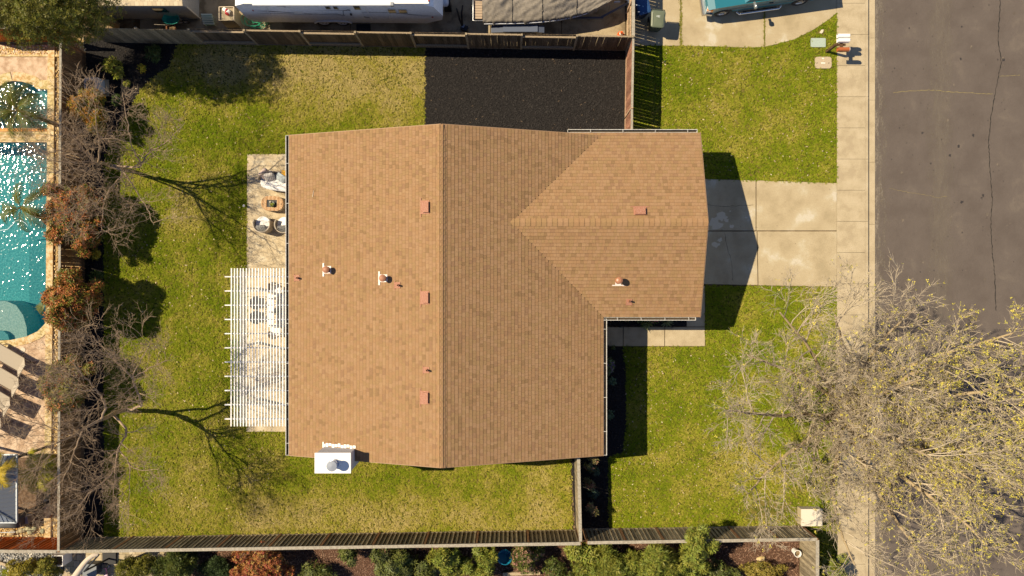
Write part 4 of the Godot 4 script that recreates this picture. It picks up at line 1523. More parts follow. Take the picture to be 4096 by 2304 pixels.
func palm(label: String, px: float, py: float, crown: Array, count: int, length: float, col: Color, droop := 1.1) -> void:
	var base := W(px, py)
	var top := W(crown[0], crown[1], crown[2])
	var t := thing("palm_tree", label, "palm", base)
	var mb := MB.new()
	var pts := []
	var rad := []
	for i in 17:
		var k := i / 16.0
		pts.append(base.lerp(top, k) + Vector3(0, 0.25 * sin(k * PI), 0))
		rad.append(0.085 + 0.02 * (i % 2) - 0.02 * k)
	mb.tube(pts, rad, 9)
	part(t, "trunk", mb, M.limb)
	for i in count:
		var a := TAU * i * 0.381966 + rng.randf_range(-0.2, 0.2)
		var e := lerpf(1.1, -0.15, (i + 0.5) / count)
		frond(t, top, Vector3(cos(a) * cos(e), sin(e), sin(a) * cos(e)), length * rng.randf_range(0.8, 1.1), droop, col)


func build_shrubs() -> void:
	var leafy := sprig(7, 0.11, 0.045, 0.10, 8)
	var red := [Color(0.36, 0.125, 0.04), Color(0.12, 0.13, 0.02), Color(0.38, 0.14, 0.05), Color(0.15, 0.135, 0.022), Color(0.33, 0.17, 0.04)]
	var gold := [Color(0.40, 0.20, 0.03), Color(0.20, 0.19, 0.025), Color(0.42, 0.18, 0.035), Color(0.26, 0.20, 0.025)]
	shrub("red_shrub", "small gold and orange shrub beside the condenser unit", "shrub", 352, 425, 1.5, [[Vector3(0, 1.4, 0), Vector3(0.62, 0.7, 0.62)], [Vector3(0.15, 1.2, 0.5), Vector3(0.5, 0.6, 0.5)]], 1300, leafy, gold, 0.9, "red-leaved shrubs in the bed by the west fence")
	shrub("red_shrub", "wide rust-red shrub half under the northern bare tree", "shrub", 290, 862, 1.9, [[Vector3(-0.1, 1.8, -0.5), Vector3(0.95, 0.95, 0.75)], [Vector3(-0.25, 1.7, 0.45), Vector3(0.9, 0.9, 0.8)], [Vector3(0.35, 1.5, 0.9), Vector3(0.65, 0.7, 0.6)], [Vector3(0.3, 1.9, -0.1), Vector3(0.7, 0.7, 0.7)]], 4200, leafy, red, 0.95, "red-leaved shrubs in the bed by the west fence")
	shrub("red_shrub", "round red-tipped shrub standing alone against the west fence", "shrub", 306, 1200, 1.9, [[Vector3(0, 1.9, 0), Vector3(1.0, 1.1, 0.98)], [Vector3(-0.35, 1.7, -0.75), Vector3(0.5, 0.6, 0.45)], [Vector3(-0.2, 1.6, 0.8), Vector3(0.6, 0.6, 0.4)]], 3800, leafy, red, 0.95, "red-leaved shrubs in the bed by the west fence")
	shrub("red_shrub", "red and olive shrub tangled in the southern bare tree", "shrub", 262, 1550, 1.7, [[Vector3(0, 1.6, 0), Vector3(0.95, 1.0, 0.95)], [Vector3(0.1, 1.5, -0.7), Vector3(0.7, 0.7, 0.6)], [Vector3(-0.2, 1.5, 0.7), Vector3(0.6, 0.7, 0.5)]], 3200, leafy, [Color(0.34, 0.13, 0.05), Color(0.15, 0.155, 0.03), Color(0.19, 0.165, 0.035), Color(0.155, 0.15, 0.025)], 0.95, "red-leaved shrubs in the bed by the west fence")
	# small plants in the mulch
	var small := sprig(9, 0.09, 0.035, 0.08, 12)
	var lime := [Color(0.28, 0.29, 0.045), Color(0.25, 0.28, 0.035), Color(0.31, 0.29, 0.06)]
	var green := [Color(0.09, 0.13, 0.035), Color(0.08, 0.13, 0.03), Color(0.10, 0.125, 0.045)]
	shrub("bedding_plant", "lime green bushy plant in the corner mulch bed", "plant", 460, 268, 0.35, [[Vector3(0, 0.35, 0), Vector3(0.42, 0.28, 0.42)]], 190, small, lime, 1.0, "small plants in the mulch beds")
	shrub("bedding_plant", "dim green plant in the shade of the corner bed", "plant", 622, 215, 0.3, [[Vector3(0, 0.3, 0), Vector3(0.35, 0.25, 0.35)]], 120, small, green, 1.0, "small plants in the mulch beds")
	shrub("bedding_plant", "tiny yellow-flowered plant in the corner mulch bed", "plant", 567, 272, 0.2, [[Vector3(0, 0.2, 0), Vector3(0.13, 0.15, 0.18)]], 36, small, [Color(0.55, 0.42, 0.03), Color(0.65, 0.5, 0.05), Color(0.3, 0.33, 0.05)], 0.8, "small plants in the mulch beds")
	shrub("bedding_plant", "tiny lime plant where mulch meets the lawn curve", "plant", 508, 335, 0.15, [[Vector3(0, 0.15, 0), Vector3(0.12, 0.12, 0.12)]], 26, small, lime, 0.8, "small plants in the mulch beds")
	shrub("bedding_plant", "dull green plant under the northern bare tree", "plant", 465, 400, 0.3, [[Vector3(0, 0.3, 0), Vector3(0.2, 0.25, 0.3)]], 80, small, green, 1.0, "small plants in the mulch beds")
	shrub("bedding_plant", "yellowish plant in the shaded strip between red shrubs", "plant", 380, 1020, 0.4, [[Vector3(0, 0.35, 0), Vector3(0.25, 0.3, 0.3)]], 90, small, [Color(0.2, 0.17, 0.02), Color(0.34, 0.27, 0.03)], 0.9, "small plants in the mulch beds")
	shrub("bedding_plant", "spiky green plant beside the round red shrub", "plant", 384, 1106, 0.3, [[Vector3(0, 0.3, 0), Vector3(0.2, 0.2, 0.2)]], 60, sprig(9, 0.2, 0.02, 0.05, 14), green, 1.0, "small plants in the mulch beds")
	shrub("bedding_plant", "blue-green plant with purple flowers by the front wall", "plant", 2434, 1464, 0.4, [[Vector3(0, 0.4, 0), Vector3(0.26, 0.35, 0.42)]], 170, small, [Color(0.10, 0.14, 0.06), Color(0.16, 0.2, 0.09), Color(0.3, 0.16, 0.34)], 1.0, "small plants in the mulch beds")
	shrub("bedding_plant", "small grey-green plant midway along the front bed", "plant", 2448, 1526, 0.2, [[Vector3(0, 0.2, 0), Vector3(0.16, 0.16, 0.16)]], 60, small, [Color(0.12, 0.19, 0.10), Color(0.13, 0.185, 0.115)], 0.9, "small plants in the mulch beds")
	shrub("bedding_plant", "small grey-green plant near the south end of the front bed", "plant", 2438, 1658, 0.2, [[Vector3(0, 0.2, 0), Vector3(0.15, 0.16, 0.17)]], 60, small, [Color(0.12, 0.19, 0.10), Color(0.13, 0.185, 0.115)], 0.9, "small plants in the mulch beds")
	shrub("bedding_plant", "tiny plant at the corner of the front walk", "plant", 2453, 1392, 0.1, [[Vector3(0, 0.1, 0), Vector3(0.07, 0.08, 0.07)]], 14, small, green, 0.7, "small plants in the mulch beds")
	# porch bed: strap-leaved clumps and pink flowers
	var strap := sprig(12, 0.26, 0.03, 0.06, 15, 0.4)
	for a in [["strappy green clump at the edge of the front walk", 2585, 1296, 8], ["strappy green clump in the middle of the porch bed", 2596, 1285, 5], ["strappy green plant by the dark porch soil", 2668, 1284, 6]]:
		shrub("strap_plant", a[0], "plant", a[1], a[2], 0.15, [[Vector3(0, 0.15, 0), Vector3(0.12, 0.06, 0.10)]], a[3], strap, [Color(0.14, 0.2, 0.05), Color(0.3, 0.33, 0.16)], 1.0, "strap-leaved plants in the porch bed")
	for a in [["leafy plant with pink flowers under the garage gutter", 2620, 1275], ["pink-flowered plant near the front door corner", 2502, 1272], ["broad green plant in the porch bed", 2565, 1280]]:
		shrub("bedding_plant", a[0], "plant", a[1], a[2], 0.3, [[Vector3(0, 0.25, 0), Vector3(0.2, 0.2, 0.15)]], 46, small, [Color(0.08, 0.13, 0.03), Color(0.13, 0.17, 0.05), Color(0.55, 0.09, 0.16)] if "pink" in a[0] else green, 1.0, "small plants in the mulch beds")
	# staked roses by the cross fence
	for a in [["staked young rose nearest the house corner", 2378, 1838, 1.0, 46], ["little rose below the staked one at the house corner", 2366, 1872, 0.6, 16], ["low dusky plant beside the cross fence roses", 2381, 1886, 0.25, 30], ["dusky rose halfway down the cross fence bed", 2364, 1940, 0.7, 60], ["low blue-green plant halfway down the cross fence bed", 2378, 1978, 0.25, 36], ["staked young rose nearest the south fence", 2376, 2046, 0.95, 40]]:
		var t := shrub("young_rose", a[0], "rose", a[1], a[2], a[3], [[Vector3(0, a[3], 0), Vector3(0.17, 0.16, 0.2)], [Vector3(-0.15, a[3] * 0.7, -0.1), Vector3(0.15, 0.15, 0.2)]], a[4], sprig(9, 0.12, 0.035, 0.06, 16), [Color(0.20, 0.20, 0.07), Color(0.34, 0.18, 0.12), Color(0.22, 0.20, 0.08)] if a[3] > 0.5 else [Color(0.085, 0.13, 0.08), Color(0.08, 0.125, 0.09)], 1.0, "roses in the bed beside the cross fence")
		if a[3] > 0.9:
			var b: Vector3 = t.position
			var mb := MB.new()
			mb.tube([b + Vector3(-0.05, 0, 0.1), b + Vector3(0.02, 1.0, 0.12)], [0.012, 0.012], 6)
			part(t, "stake", mb, M.dirty_white)
	# palms of the pool yard
	palm("feathery palm leaning over the round spa", 262, 512, [70, 440, 2.6], 26, 1.5, Color(0.085, 0.095, 0.010), 1.5)
	palm("palm spreading over the sparkling pool beside the rust-red shrub", 250, 905, [85, 830, 2.4], 11, 1.35, Color(0.10, 0.105, 0.010), 1.7)
	palm("small palm with one long frond over the pool steps", 250, 1195, [215, 1186, 1.7], 3, 1.5, Color(0.12, 0.12, 0.015), 1.3)
	palm("yellow-green palm clump beside the grey gazebo roof", 220, 1930, [150, 1890, 1.7], 16, 1.15, Color(0.30, 0.27, 0.02), 1.3)
	palm("yellow palm poking over the grey gazebo roof", -20, 1890, [-10, 1880, 3.2], 8, 0.8, Color(0.42, 0.31, 0.03), 1.0)


func stone(at: Vector3, s: Vector3, seed_: int, m: Material, turn := 0.0) -> MB:
	var mb := MB.new()
	var f := FastNoiseLite.new()
	f.seed = seed_
	f.frequency = 0.9
	var rows := []
	for i in 11:
		var la := PI * (i / 10.0 - 0.5)
		var row := PackedVector3Array()
		for j in 17:
			var lo := TAU * (j % 16) / 16
			var d := Vector3(cos(la) * cos(lo), sin(la), cos(la) * sin(lo))
			row.append(at + (d * s * 0.5 * (1.0 + 0.25 * f.get_noise_3dv(d * 1.5))).rotated(Vector3.UP, turn))
		rows.append(row)
	mb.grid(rows, false, true)
	return mb


func pebbles(called: String, poly: PackedVector2Array, per_m2: float, size: float, palette: Array, y: float, seed_: int) -> void:
	var r := RandomNumberGenerator.new()
	r.seed = seed_
	var mesh := stone(Vector3.ZERO, Vector3(1, 0.6, 0.8), seed_, null).mesh()
	var low := SphereMesh.new()
	low.radius = 0.5
	low.height = 0.7
	low.radial_segments = 6
	low.rings = 3
	var where := []
	var tint := []
	for p in scatter(poly, per_m2, seed_):
		var b := Basis(Vector3.UP, r.randf() * TAU).rotated(Vector3(1, 0, 0), r.randf_range(-0.6, 0.6)).scaled(Vector3.ONE * size * r.randf_range(0.5, 1.5))
		where.append(Transform3D(b, Vector3(p.x, y + r.randf_range(0, size * 0.3), p.y)))
		var c: Color = palette[r.randi() % palette.size()]
		tint.append(c * r.randf_range(0.75, 1.25))
	var o := copies(self, called, low, M.tint, where, tint, "stuff")
	o.set_meta("category", "gravel")
	o.set_meta("label", "loose %s chips beside the fence" % called.replace("_", " "))


func build_pool_yard() -> void:
	var pool := P2([[-420, 570], [193, 570], [190, 1240], [189, 1278], [183, 1292], [175, 1302], [151, 1326], [130, 1337], [107, 1346], [75, 1354], [44, 1360], [0, 1362], [-120, 1358], [-420, 1350]])
	var spa := P2([[-70, 512], [-62, 430], [-50, 385], [-28, 362], [0, 346], [23, 331], [51, 324], [90, 327], [129, 339], [148, 356], [193, 358], [193, 512]])
	var mb := MB.new()
	for side in [P2([[-420, 180], [60, 180], [60, 1830], [-420, 1830]]), P2([[60, 180], [195, 180], [195, 1830], [60, 1830]])]:
		for piece in Geometry2D.clip_polygons(side, pool):
			for q in Geometry2D.clip_polygons(piece, spa):
				mb.prism(q, -0.2, 0.016)
	struct("pool_deck", mb, M.deck)
	# pool
	var t := thing("swimming_pool", "turquoise swimming pool with curved end and pale stone rim", "pool", W(60, 960))
	mb = MB.new()
	basin(mb, pool, -1.5, 0.0)
	var shell := part(t, "basin", mb, ground_mat([[0.3, 0.016, 0.20, 0.225], [0.5, 0.03, 0.26, 0.285], [0.7, 0.06, 0.34, 0.355]], 0.03, Vector3.ONE * 0.6, 0.7, 70, 0.2, 1.0))
	mb = MB.new()
	mb.prism(P2([[-400, 1199], [0, 1205], [40, 1222], [68, 1262], [82, 1310], [84, 1352], [44, 1359], [0, 1361], [-400, 1349]]), -1.5, -0.42)
	part(t, "tanning_ledge", mb, ground_mat([[0.3, 0.22, 0.40, 0.36], [0.7, 0.36, 0.54, 0.48]], 0.03, Vector3.ONE * 0.6, 0.7, 71, 0.2, 1.0))
	mb = MB.new()
	mb.prism(P2([[-60, 1322], [0, 1325], [18, 1340], [24, 1360], [0, 1361], [-60, 1359]]), -1.5, -0.22)
	part(t, "pool_step", mb, ground_mat([[0.3, 0.06, 0.26, 0.28], [0.7, 0.10, 0.34, 0.35]], 0.03, Vector3.ONE * 0.6, 0.7, 71, 0.2, 1.0))
	M.water = StandardMaterial3D.new()
	M.water.albedo_color = Color(0.02, 0.38, 0.46, 0.22)
	M.water.transparency = BaseMaterial3D.TRANSPARENCY_ALPHA
	M.water.roughness = 0.055
	M.water.metallic_specular = 0.5
	water(t, pool, -0.10, 0.0085)
	rim(t, [[193, 1200], [190, 1240], [189, 1278], [183, 1292], [175, 1302], [151, 1326], [107, 1346], [44, 1360], [0, 1362], [-60, 1362]], 0.33, 0.42)
	mb = MB.new()
	var hose := []
	for k in [[-40, 925], [0, 922], [30, 918], [50, 900], [62, 884], [80, 879], [100, 890], [112, 905]]:
		hose.append(W(k[0], k[1], -0.06))
	mb.tube(hose, [0.02, 0.02, 0.02, 0.02, 0.02, 0.02, 0.02, 0.02], 8)
	var hs := thing("pool_hose", "pale blue vacuum hose floating on the pool", "hose", W(40, 905, -0.08))
	part(hs, "hose", mb, plain(0.45, 0.62, 0.68, 0.5))
	# spa
	t = thing("spa", "round spa with stone rim and sparkling water above the pool", "spa", W(70, 420))
	mb = MB.new()
	basin(mb, spa, -0.9, 0.02)
	part(t, "basin", mb, ground_mat([[0.3, 0.07, 0.24, 0.25], [0.7, 0.16, 0.36, 0.36]], 0.03, Vector3.ONE * 0.6, 0.7, 72, 0.2, 1.0))
	water(t, spa, -0.07, 0.0095)
	rim(t, [[-66, 432], [-52, 385], [-28, 362], [0, 346], [23, 331], [51, 324], [90, 327], [129, 339], [148, 356], [193, 358]], 0.40, 0.45)
	# weir between spa and pool: a band of thin ledge stones
	t = thing("stone_weir", "low wall of thin stacked stones between spa and pool", "wall", W(60, 545))
	for i in 9:
		mb = MB.new()
		var a := W(-70, 515 + i * 6.1)
		var b := W(192, 515 + i * 6.1)
		mb.box(Vector3((a.x + b.x) / 2, -0.2 + 0.006 * (i % 2) + (0.02 if i < 2 else 0.0), a.z + 0.03), Vector3(b.x - a.x, 0.5, 0.058))
		part(t, "ledge_stone", mb, M["coping%d" % (i % 4)] if i > 1 else plain(0.62, 0.26, 0.05, 0.7))
	# raised stone edge along the fence
	t = thing("stone_edging", "pale travertine edging between pool deck and gravel strip", "edging", W(208, 1000))
	var y := 168.0
	var n := 0
	while y < 2150:
		var l := rng.randf_range(52, 84)
		var skew := 208.5 - (y - 168) / 2000.0 * 16.0
		var a := W(skew, y + l / 2)
		mb = MB.new()
		mb.box(Vector3(a.x, -0.02, a.z), Vector3(0.295, 0.2 + rng.randf_range(0, 0.01), l / S - 0.006))
		part(t, "edging_stone", mb, M["coping%d" % (n % 4)])
		y += l
		n += 1
	# gravel
	var gold := [Color(0.62, 0.45, 0.20), Color(0.50, 0.32, 0.11), Color(0.74, 0.60, 0.36), Color(0.34, 0.20, 0.07), Color(0.66, 0.55, 0.40)]
	for a in [[[[225, 150], [345, 150], [336, 2160], [209, 2160]], 180.0], [[[-40, 182], [195, 182], [195, 222], [-40, 222]], 420.0], [[[-40, 2096], [190, 2096], [190, 2146], [-40, 2146]], 420.0]]:
		slab("gravel_bed", a[0], -0.2, -0.005, ground_mat([[0.3, 0.30, 0.19, 0.08], [0.6, 0.52, 0.38, 0.19]], 0.2, Vector3.ONE * 1.3, 1.0, 73, 0.25, 3.0))
		pebbles("tan_gravel", P2(a[0]), a[1], 0.055, gold, 0.01, 31 + int(a[0][0][0]))
	mb = MB.new()
	mb.box(W(80, 224) + Vector3(0, 0.0, 0), Vector3(5.4, 0.14, 0.09))
	struct("gravel_kerb", mb, M.coping1)
	# round drain lid
	t = thing("drain_lid", "round pale drain lid set in the pool deck", "drain", W(92, 1400))
	mb = MB.new()
	mb.lathe([Vector2(0.125, 0.0), Vector2(0.125, 0.03), Vector2(0.115, 0.032), Vector2(0.115, 0.026), Vector2(0.0, 0.028)], W(92, 1400), 24)
	part(t, "lid", mb, plain(0.52, 0.45, 0.36, 0.7))
	# four sun loungers in echelon
	for i in 4:
		var a: Array = [["sun lounger farthest up the deck, beside the drain lid", 60, 1430], ["second sun lounger from the drain lid", 36, 1508], ["third sun lounger from the drain lid", 2, 1585], ["sun lounger nearest the grey gazebo", -34, 1668]][i]
		lounger(a[0], a[1], a[2])
	# gazebo with a grey hipped metal roof
	var c0 := W(67, 1818, 2.5)
	var c1 := W(62, 2090, 2.5)
	t = thing("gazebo", "gazebo with grey standing-seam hip roof at the deck corner", "gazebo", Vector3(c0.x - 2.0, 0, (c0.z + c1.z) / 2))
	var zc := (c0.z + c1.z) / 2
	var hw := (c1.z - c0.z) / 2
	var xr := c0.x
	var apex := Vector3(xr - hw, 3.35, zc)
	var p0 := Vector3(xr, 2.5, zc - hw)
	var p1 := Vector3(xr, 2.5, zc + hw)
	var p2 := Vector3(xr - 2 * hw, 2.5, zc + hw)
	var p3 := Vector3(xr - 2 * hw, 2.5, zc - hw)
	mb = MB.new()
	for e in [[p1, p0], [p0, p3], [p3, p2], [p2, p1]]:
		mb.t(e[0], e[1], apex)
		mb.q(e[1] - Vector3(0, 0.1, 0), e[1], e[0], e[0] - Vector3(0, 0.1, 0))
	var roof := part(t, "roof", mb, plain(0.20, 0.215, 0.235, 0.4, 0.3))
	for e in [[p1, p0], [p0, p3], [p2, p1]]:
		for k in range(1, 16):
			var f := k / 16.0
			var a: Vector3 = e[0].lerp(e[1], f)
			var m: Vector3 = e[0].lerp(e[1], 0.5)
			var b := a + (apex - m) * (1.0 - absf(f - 0.5) * 2.0)
			mb = MB.new()
			mb.bar(a + Vector3(0, 0.012, 0), b + Vector3(0, 0.012, 0), 0.014, 0.03)
			part(roof, "seam", mb, plain(0.26, 0.28, 0.30, 0.4, 0.3))
	for e in [p0, p1, p2]:
		mb = MB.new()
		mb.bar(e + Vector3(0, 0.02, 0), apex + Vector3(0, 0.02, 0), 0.06, 0.03)
		part(roof, "hip_cap", mb, plain(0.10, 0.11, 0.12, 0.5))
	for e in [p0, p1, p2, p3]:
		mb = MB.new()
		var k: Vector3 = e.lerp(Vector3(apex.x, 2.5, apex.z), 0.12)
		mb.box(Vector3(k.x, 1.22, k.z), Vector3(0.1, 2.44, 0.1))
		part(t, "post", mb, M.dark)
	for e in [[p0, p1], [p2, p1], [p3, p0]]:
		mb = MB.new()
		mb.bar(e[0] + Vector3(0, 0.005, 0), e[1] + Vector3(0, 0.005, 0), 0.05, 0.06)
		part(t, "eave_rail", mb, plain(0.42, 0.45, 0.48, 0.45, 0.4))
	# covered grill, planter pots
	t = thing("grill", "grey covered grill beneath the gazebo edge", "grill", W(82, 2072))
	mb = MB.new()
	mb.pillow(W(78, 2070) + Vector3(0, 0.5, 0), Vector3(1.1, 1.0, 0.55), Basis(), 0.35)
	part(t, "cover", mb, plain(0.075, 0.078, 0.085, 0.8))
	mb = MB.new()
	mb.tube([W(50, 2080) + Vector3(0, 0.8, 0.3), W(108, 2078) + Vector3(0, 0.8, 0.3)], [0.018, 0.018], 8)
	part(t, "handle", mb, M.grey_steel)
	t = thing("storage_bin", "small grey cube beside the covered grill", "bin", W(122, 2070))
	mb = MB.new()
	mb.box(W(122, 2070) + Vector3(0, 0.22, 0), Vector3(0.32, 0.44, 0.3), Basis(Vector3.UP, 0.2))
	part(t, "body", mb, plain(0.22, 0.22, 0.22, 0.7))
	mb = MB.new()
	mb.box(W(122, 2070) + Vector3(0, 0.455, 0), Vector3(0.35, 0.03, 0.33), Basis(Vector3.UP, 0.2))
	part(t, "lid", mb, plain(0.30, 0.30, 0.30, 0.7))
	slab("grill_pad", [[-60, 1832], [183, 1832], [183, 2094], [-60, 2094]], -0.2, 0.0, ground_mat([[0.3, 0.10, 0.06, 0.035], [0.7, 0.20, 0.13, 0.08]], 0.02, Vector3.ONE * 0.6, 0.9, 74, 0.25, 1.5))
	# row of rounded river stones
	var where := [["palest flat river stone at the row's open end", 55, 2128, 0.30], ["smallest river stone, second from the row's open end", 74, 2126, 0.17], ["dark river stone in the row's middle beside the smallest", 89, 2121, 0.21], ["brown river stone touching the grill side of the row", 103, 2118, 0.19], ["ochre river stone behind the big upright one", 117, 2114, 0.22], ["big pale river stone standing in front of the row", 126, 2124, 0.27], ["upright river stone at the row's fence end", 142, 2114, 0.25], ["lone river stone beside the travertine edging", 175, 2123, 0.22]]
	for i in where.size():
		var w := W(where[i][1], where[i][2])
		t = thing("river_stone", where[i][0], "stone", w, "river stones by the orange fence")
		var s: float = where[i][3]
		part(t, "rock", stone(w + Vector3(0, s * 0.3, 0), Vector3(s * 1.1, s * 0.75, s * 0.85 + 0.03 * (i % 3)), 80 + i, null, rng.randf() * 3.0), ground_mat([[0.3, 0.30 - i * 0.01, 0.24, 0.15], [0.7, 0.46 - i * 0.015, 0.38, 0.25]], 0.05, Vector3.ONE * 1.5, 0.8, 90 + i % 2, 0.0))


func basin(mb: MB, poly: PackedVector2Array, y0: float, y1: float) -> void:
	var index := Geometry2D.triangulate_polygon(poly)
	for i in range(0, index.size(), 3):
		var k := [poly[index[i]], poly[index[i + 1]], poly[index[i + 2]]]
		if (k[1] - k[0]).cross(k[2] - k[0]) > 0:
			k.reverse()
		mb.t(Vector3(k[0].x, y0, k[0].y), Vector3(k[1].x, y0, k[1].y), Vector3(k[2].x, y0, k[2].y))
	var area := 0.0
	for i in poly.size():
		area += poly[i].cross(poly[(i + 1) % poly.size()])
	for i in poly.size():
		var a := poly[i]
		var b := poly[(i + 1) % poly.size()]
		if area > 0:
			mb.q(Vector3(a.x, y0, a.y), Vector3(b.x, y0, b.y), Vector3(b.x, y1, b.y), Vector3(a.x, y1, a.y))
		else:
			mb.q(Vector3(b.x, y0, b.y), Vector3(a.x, y0, a.y), Vector3(a.x, y1, a.y), Vector3(b.x, y1, b.y))


func water(t: Node3D, poly: PackedVector2Array, y: float, amp: float) -> void:   # a rippled surface, real waves of a few millimetres to centimetres
	var f := FastNoiseLite.new()
	f.seed = 8
	f.frequency = 5.6
	f.fractal_octaves = 2
	f.noise_type = FastNoiseLite.TYPE_SIMPLEX_SMOOTH
	var lo := poly[0]
	var hi := poly[0]
	for p in poly:
		lo = lo.min(p)
		hi = hi.max(p)
	lo.x = maxf(lo.x, -23.6)
	var step := 0.024
	var nx := int((hi.x - lo.x) / step) + 1
	var nz := int((hi.y - lo.y) / step) + 1
	var height := []
	for j in nz + 1:
		var row := PackedVector3Array()
		for i in nx + 1:
			var x := lo.x + i * step
			var z := lo.y + j * step
			row.append(Vector3(x, y + amp * f.get_noise_2d(x, z * 0.85) * (0.7 + 0.5 * absf(f.get_noise_2d(x * 0.2 + 9.0, z * 0.2))), z))
		height.append(row)
	var mb := MB.new()
	var normal := func(i: int, j: int) -> Vector3:
		var a: Vector3 = height[mini(j + 1, nz)][i] - height[maxi(j - 1, 0)][i]
		var b: Vector3 = height[j][mini(i + 1, nx)] - height[j][maxi(i - 1, 0)]
		return a.cross(b).normalized()
	for j in nz:
		for i in nx:
			var c := Vector2(lo.x + (i + 0.5) * step, lo.y + (j + 0.5) * step)
			if not inside(c, poly):
				continue
			for k in [[0, 0], [1, 1], [0, 1], [0, 0], [1, 0], [1, 1]]:
				mb.one(height[j + k[1]][i + k[0]], normal.call(i + k[0], j + k[1]))
	part(t, "water", mb, M.water)


func rim(t: Node3D, list: Array, inner: float, piece: float) -> void:   # coping stones laid along a curve, on its outer side
	var pts := []
	for a in list:
		pts.append(W(a[0], a[1]))
	var fine := []
	for i in pts.size() - 1:
		for j in 8:
			fine.append(pts[i].lerp(pts[i + 1], j / 8.0))
	fine.append(pts[-1])
	var acc := 0.0
	var run := [fine[0]]
	var n := 0
	for i in range(1, fine.size()):
		acc += fine[i].distance_to(fine[i - 1])
		run.append(fine[i])
		if acc > piece or i == fine.size() - 1:
			var poly := PackedVector2Array()
			var outer := PackedVector2Array()
			for k in run.size():
				var d: Vector3 = (run[mini(k + 1, run.size() - 1)] - run[maxi(k - 1, 0)]).normalized()
				var o := Vector2(-d.z, d.x) * inner
				var p := Vector2(run[k].x, run[k].z)
				var mid := W(60, 960) if list[0][1] > 800 else W(60, 430)
				if (p + o - Vector2(mid.x, mid.z)).length() < (p - Vector2(mid.x, mid.z)).length():
					o = -o
				if k == run.size() - 1:
					p -= Vector2(d.x, d.z) * 0.006
				poly.append(p)
				outer.append(p + o)
			outer.reverse()
			poly.append_array(outer)
			var mb := MB.new()
			mb.prism(poly, -0.06, 0.035 + 0.003 * (n % 2))
			part(t, "coping_stone", mb, M["coping%d" % (n % 4)])
			n += 1
			run = [fine[i]]
			acc = 0.0


func lounger(label: String, px: float, py: float) -> void:
	var o := W(px, py, 0.0)
	var t := thing("sun_lounger", label, "lounger", o, "sun loungers on the pool deck")
	var d := Vector3(0.866, 0, 0.5)          # foot to head
	var s := Vector3(-0.5, 0, 0.866)
	var hinge := o + d * 0.55
	var foot := o - d * 0.75
	var ba := (d * 0.62 + Vector3.UP * 0.78).normalized()
	var w := 0.31
	var y := Vector3(0, 0.34, 0)
	var mb := MB.new()
	mb.q(foot - s * w + y, foot + s * w + y, hinge + s * w + y, hinge - s * w + y)
	mb.q(foot - s * w + y - Vector3(0, 0.02, 0), hinge - s * w + y - Vector3(0, 0.02, 0), hinge + s * w + y - Vector3(0, 0.02, 0), foot + s * w + y - Vector3(0, 0.02, 0))
	part(t, "seat", mb, M.sling)
	mb = MB.new()
	var top := hinge + ba * 0.75 + y
	mb.q(hinge - s * w + y, hinge + s * w + y, top + s * w, top - s * w)
	mb.q(hinge - s * w + y + d * 0.02, top - s * w + d * 0.02, top + s * w + d * 0.02, hinge + s * w + y + d * 0.02)
	part(t, "backrest", mb, M.sling)
	for k in [-1, 1]:
		mb = MB.new()
		var e: Vector3 = s * (w + 0.02) * k
		mb.tube([foot + e + y * 0.4, foot + e + y, hinge + e + y, hinge + e + y + d * 0.6], [0.018, 0.018, 0.018, 0.018], 6)
		mb.tube([hinge + e + y, top + e], [0.018, 0.018], 6)
		part(t, "side_rail", mb, M.bronze)
		for c in [-0.6, 0.95]:
			mb = MB.new()
			mb.tube([o + d * c + e + y, o + d * c + e], [0.017, 0.017], 6)
			part(t, "leg", mb, M.bronze)
		mb = MB.new()
		mb.tube([hinge + d * 0.45 + e + y, hinge + ba * 0.4 + y + e], [0.012, 0.012], 6)
		part(t, "strut", mb, M.bronze)


func legs(t: Node3D, spots: Array, y0: float, y1: float, r: float, m: Material) -> void:
	for s in spots:
		var mb := MB.new()
		mb.tube([Vector3(s.x, y0, s.z), Vector3(s.x, y1, s.z)], [r, r], 8)
		part(t, "leg", mb, m)


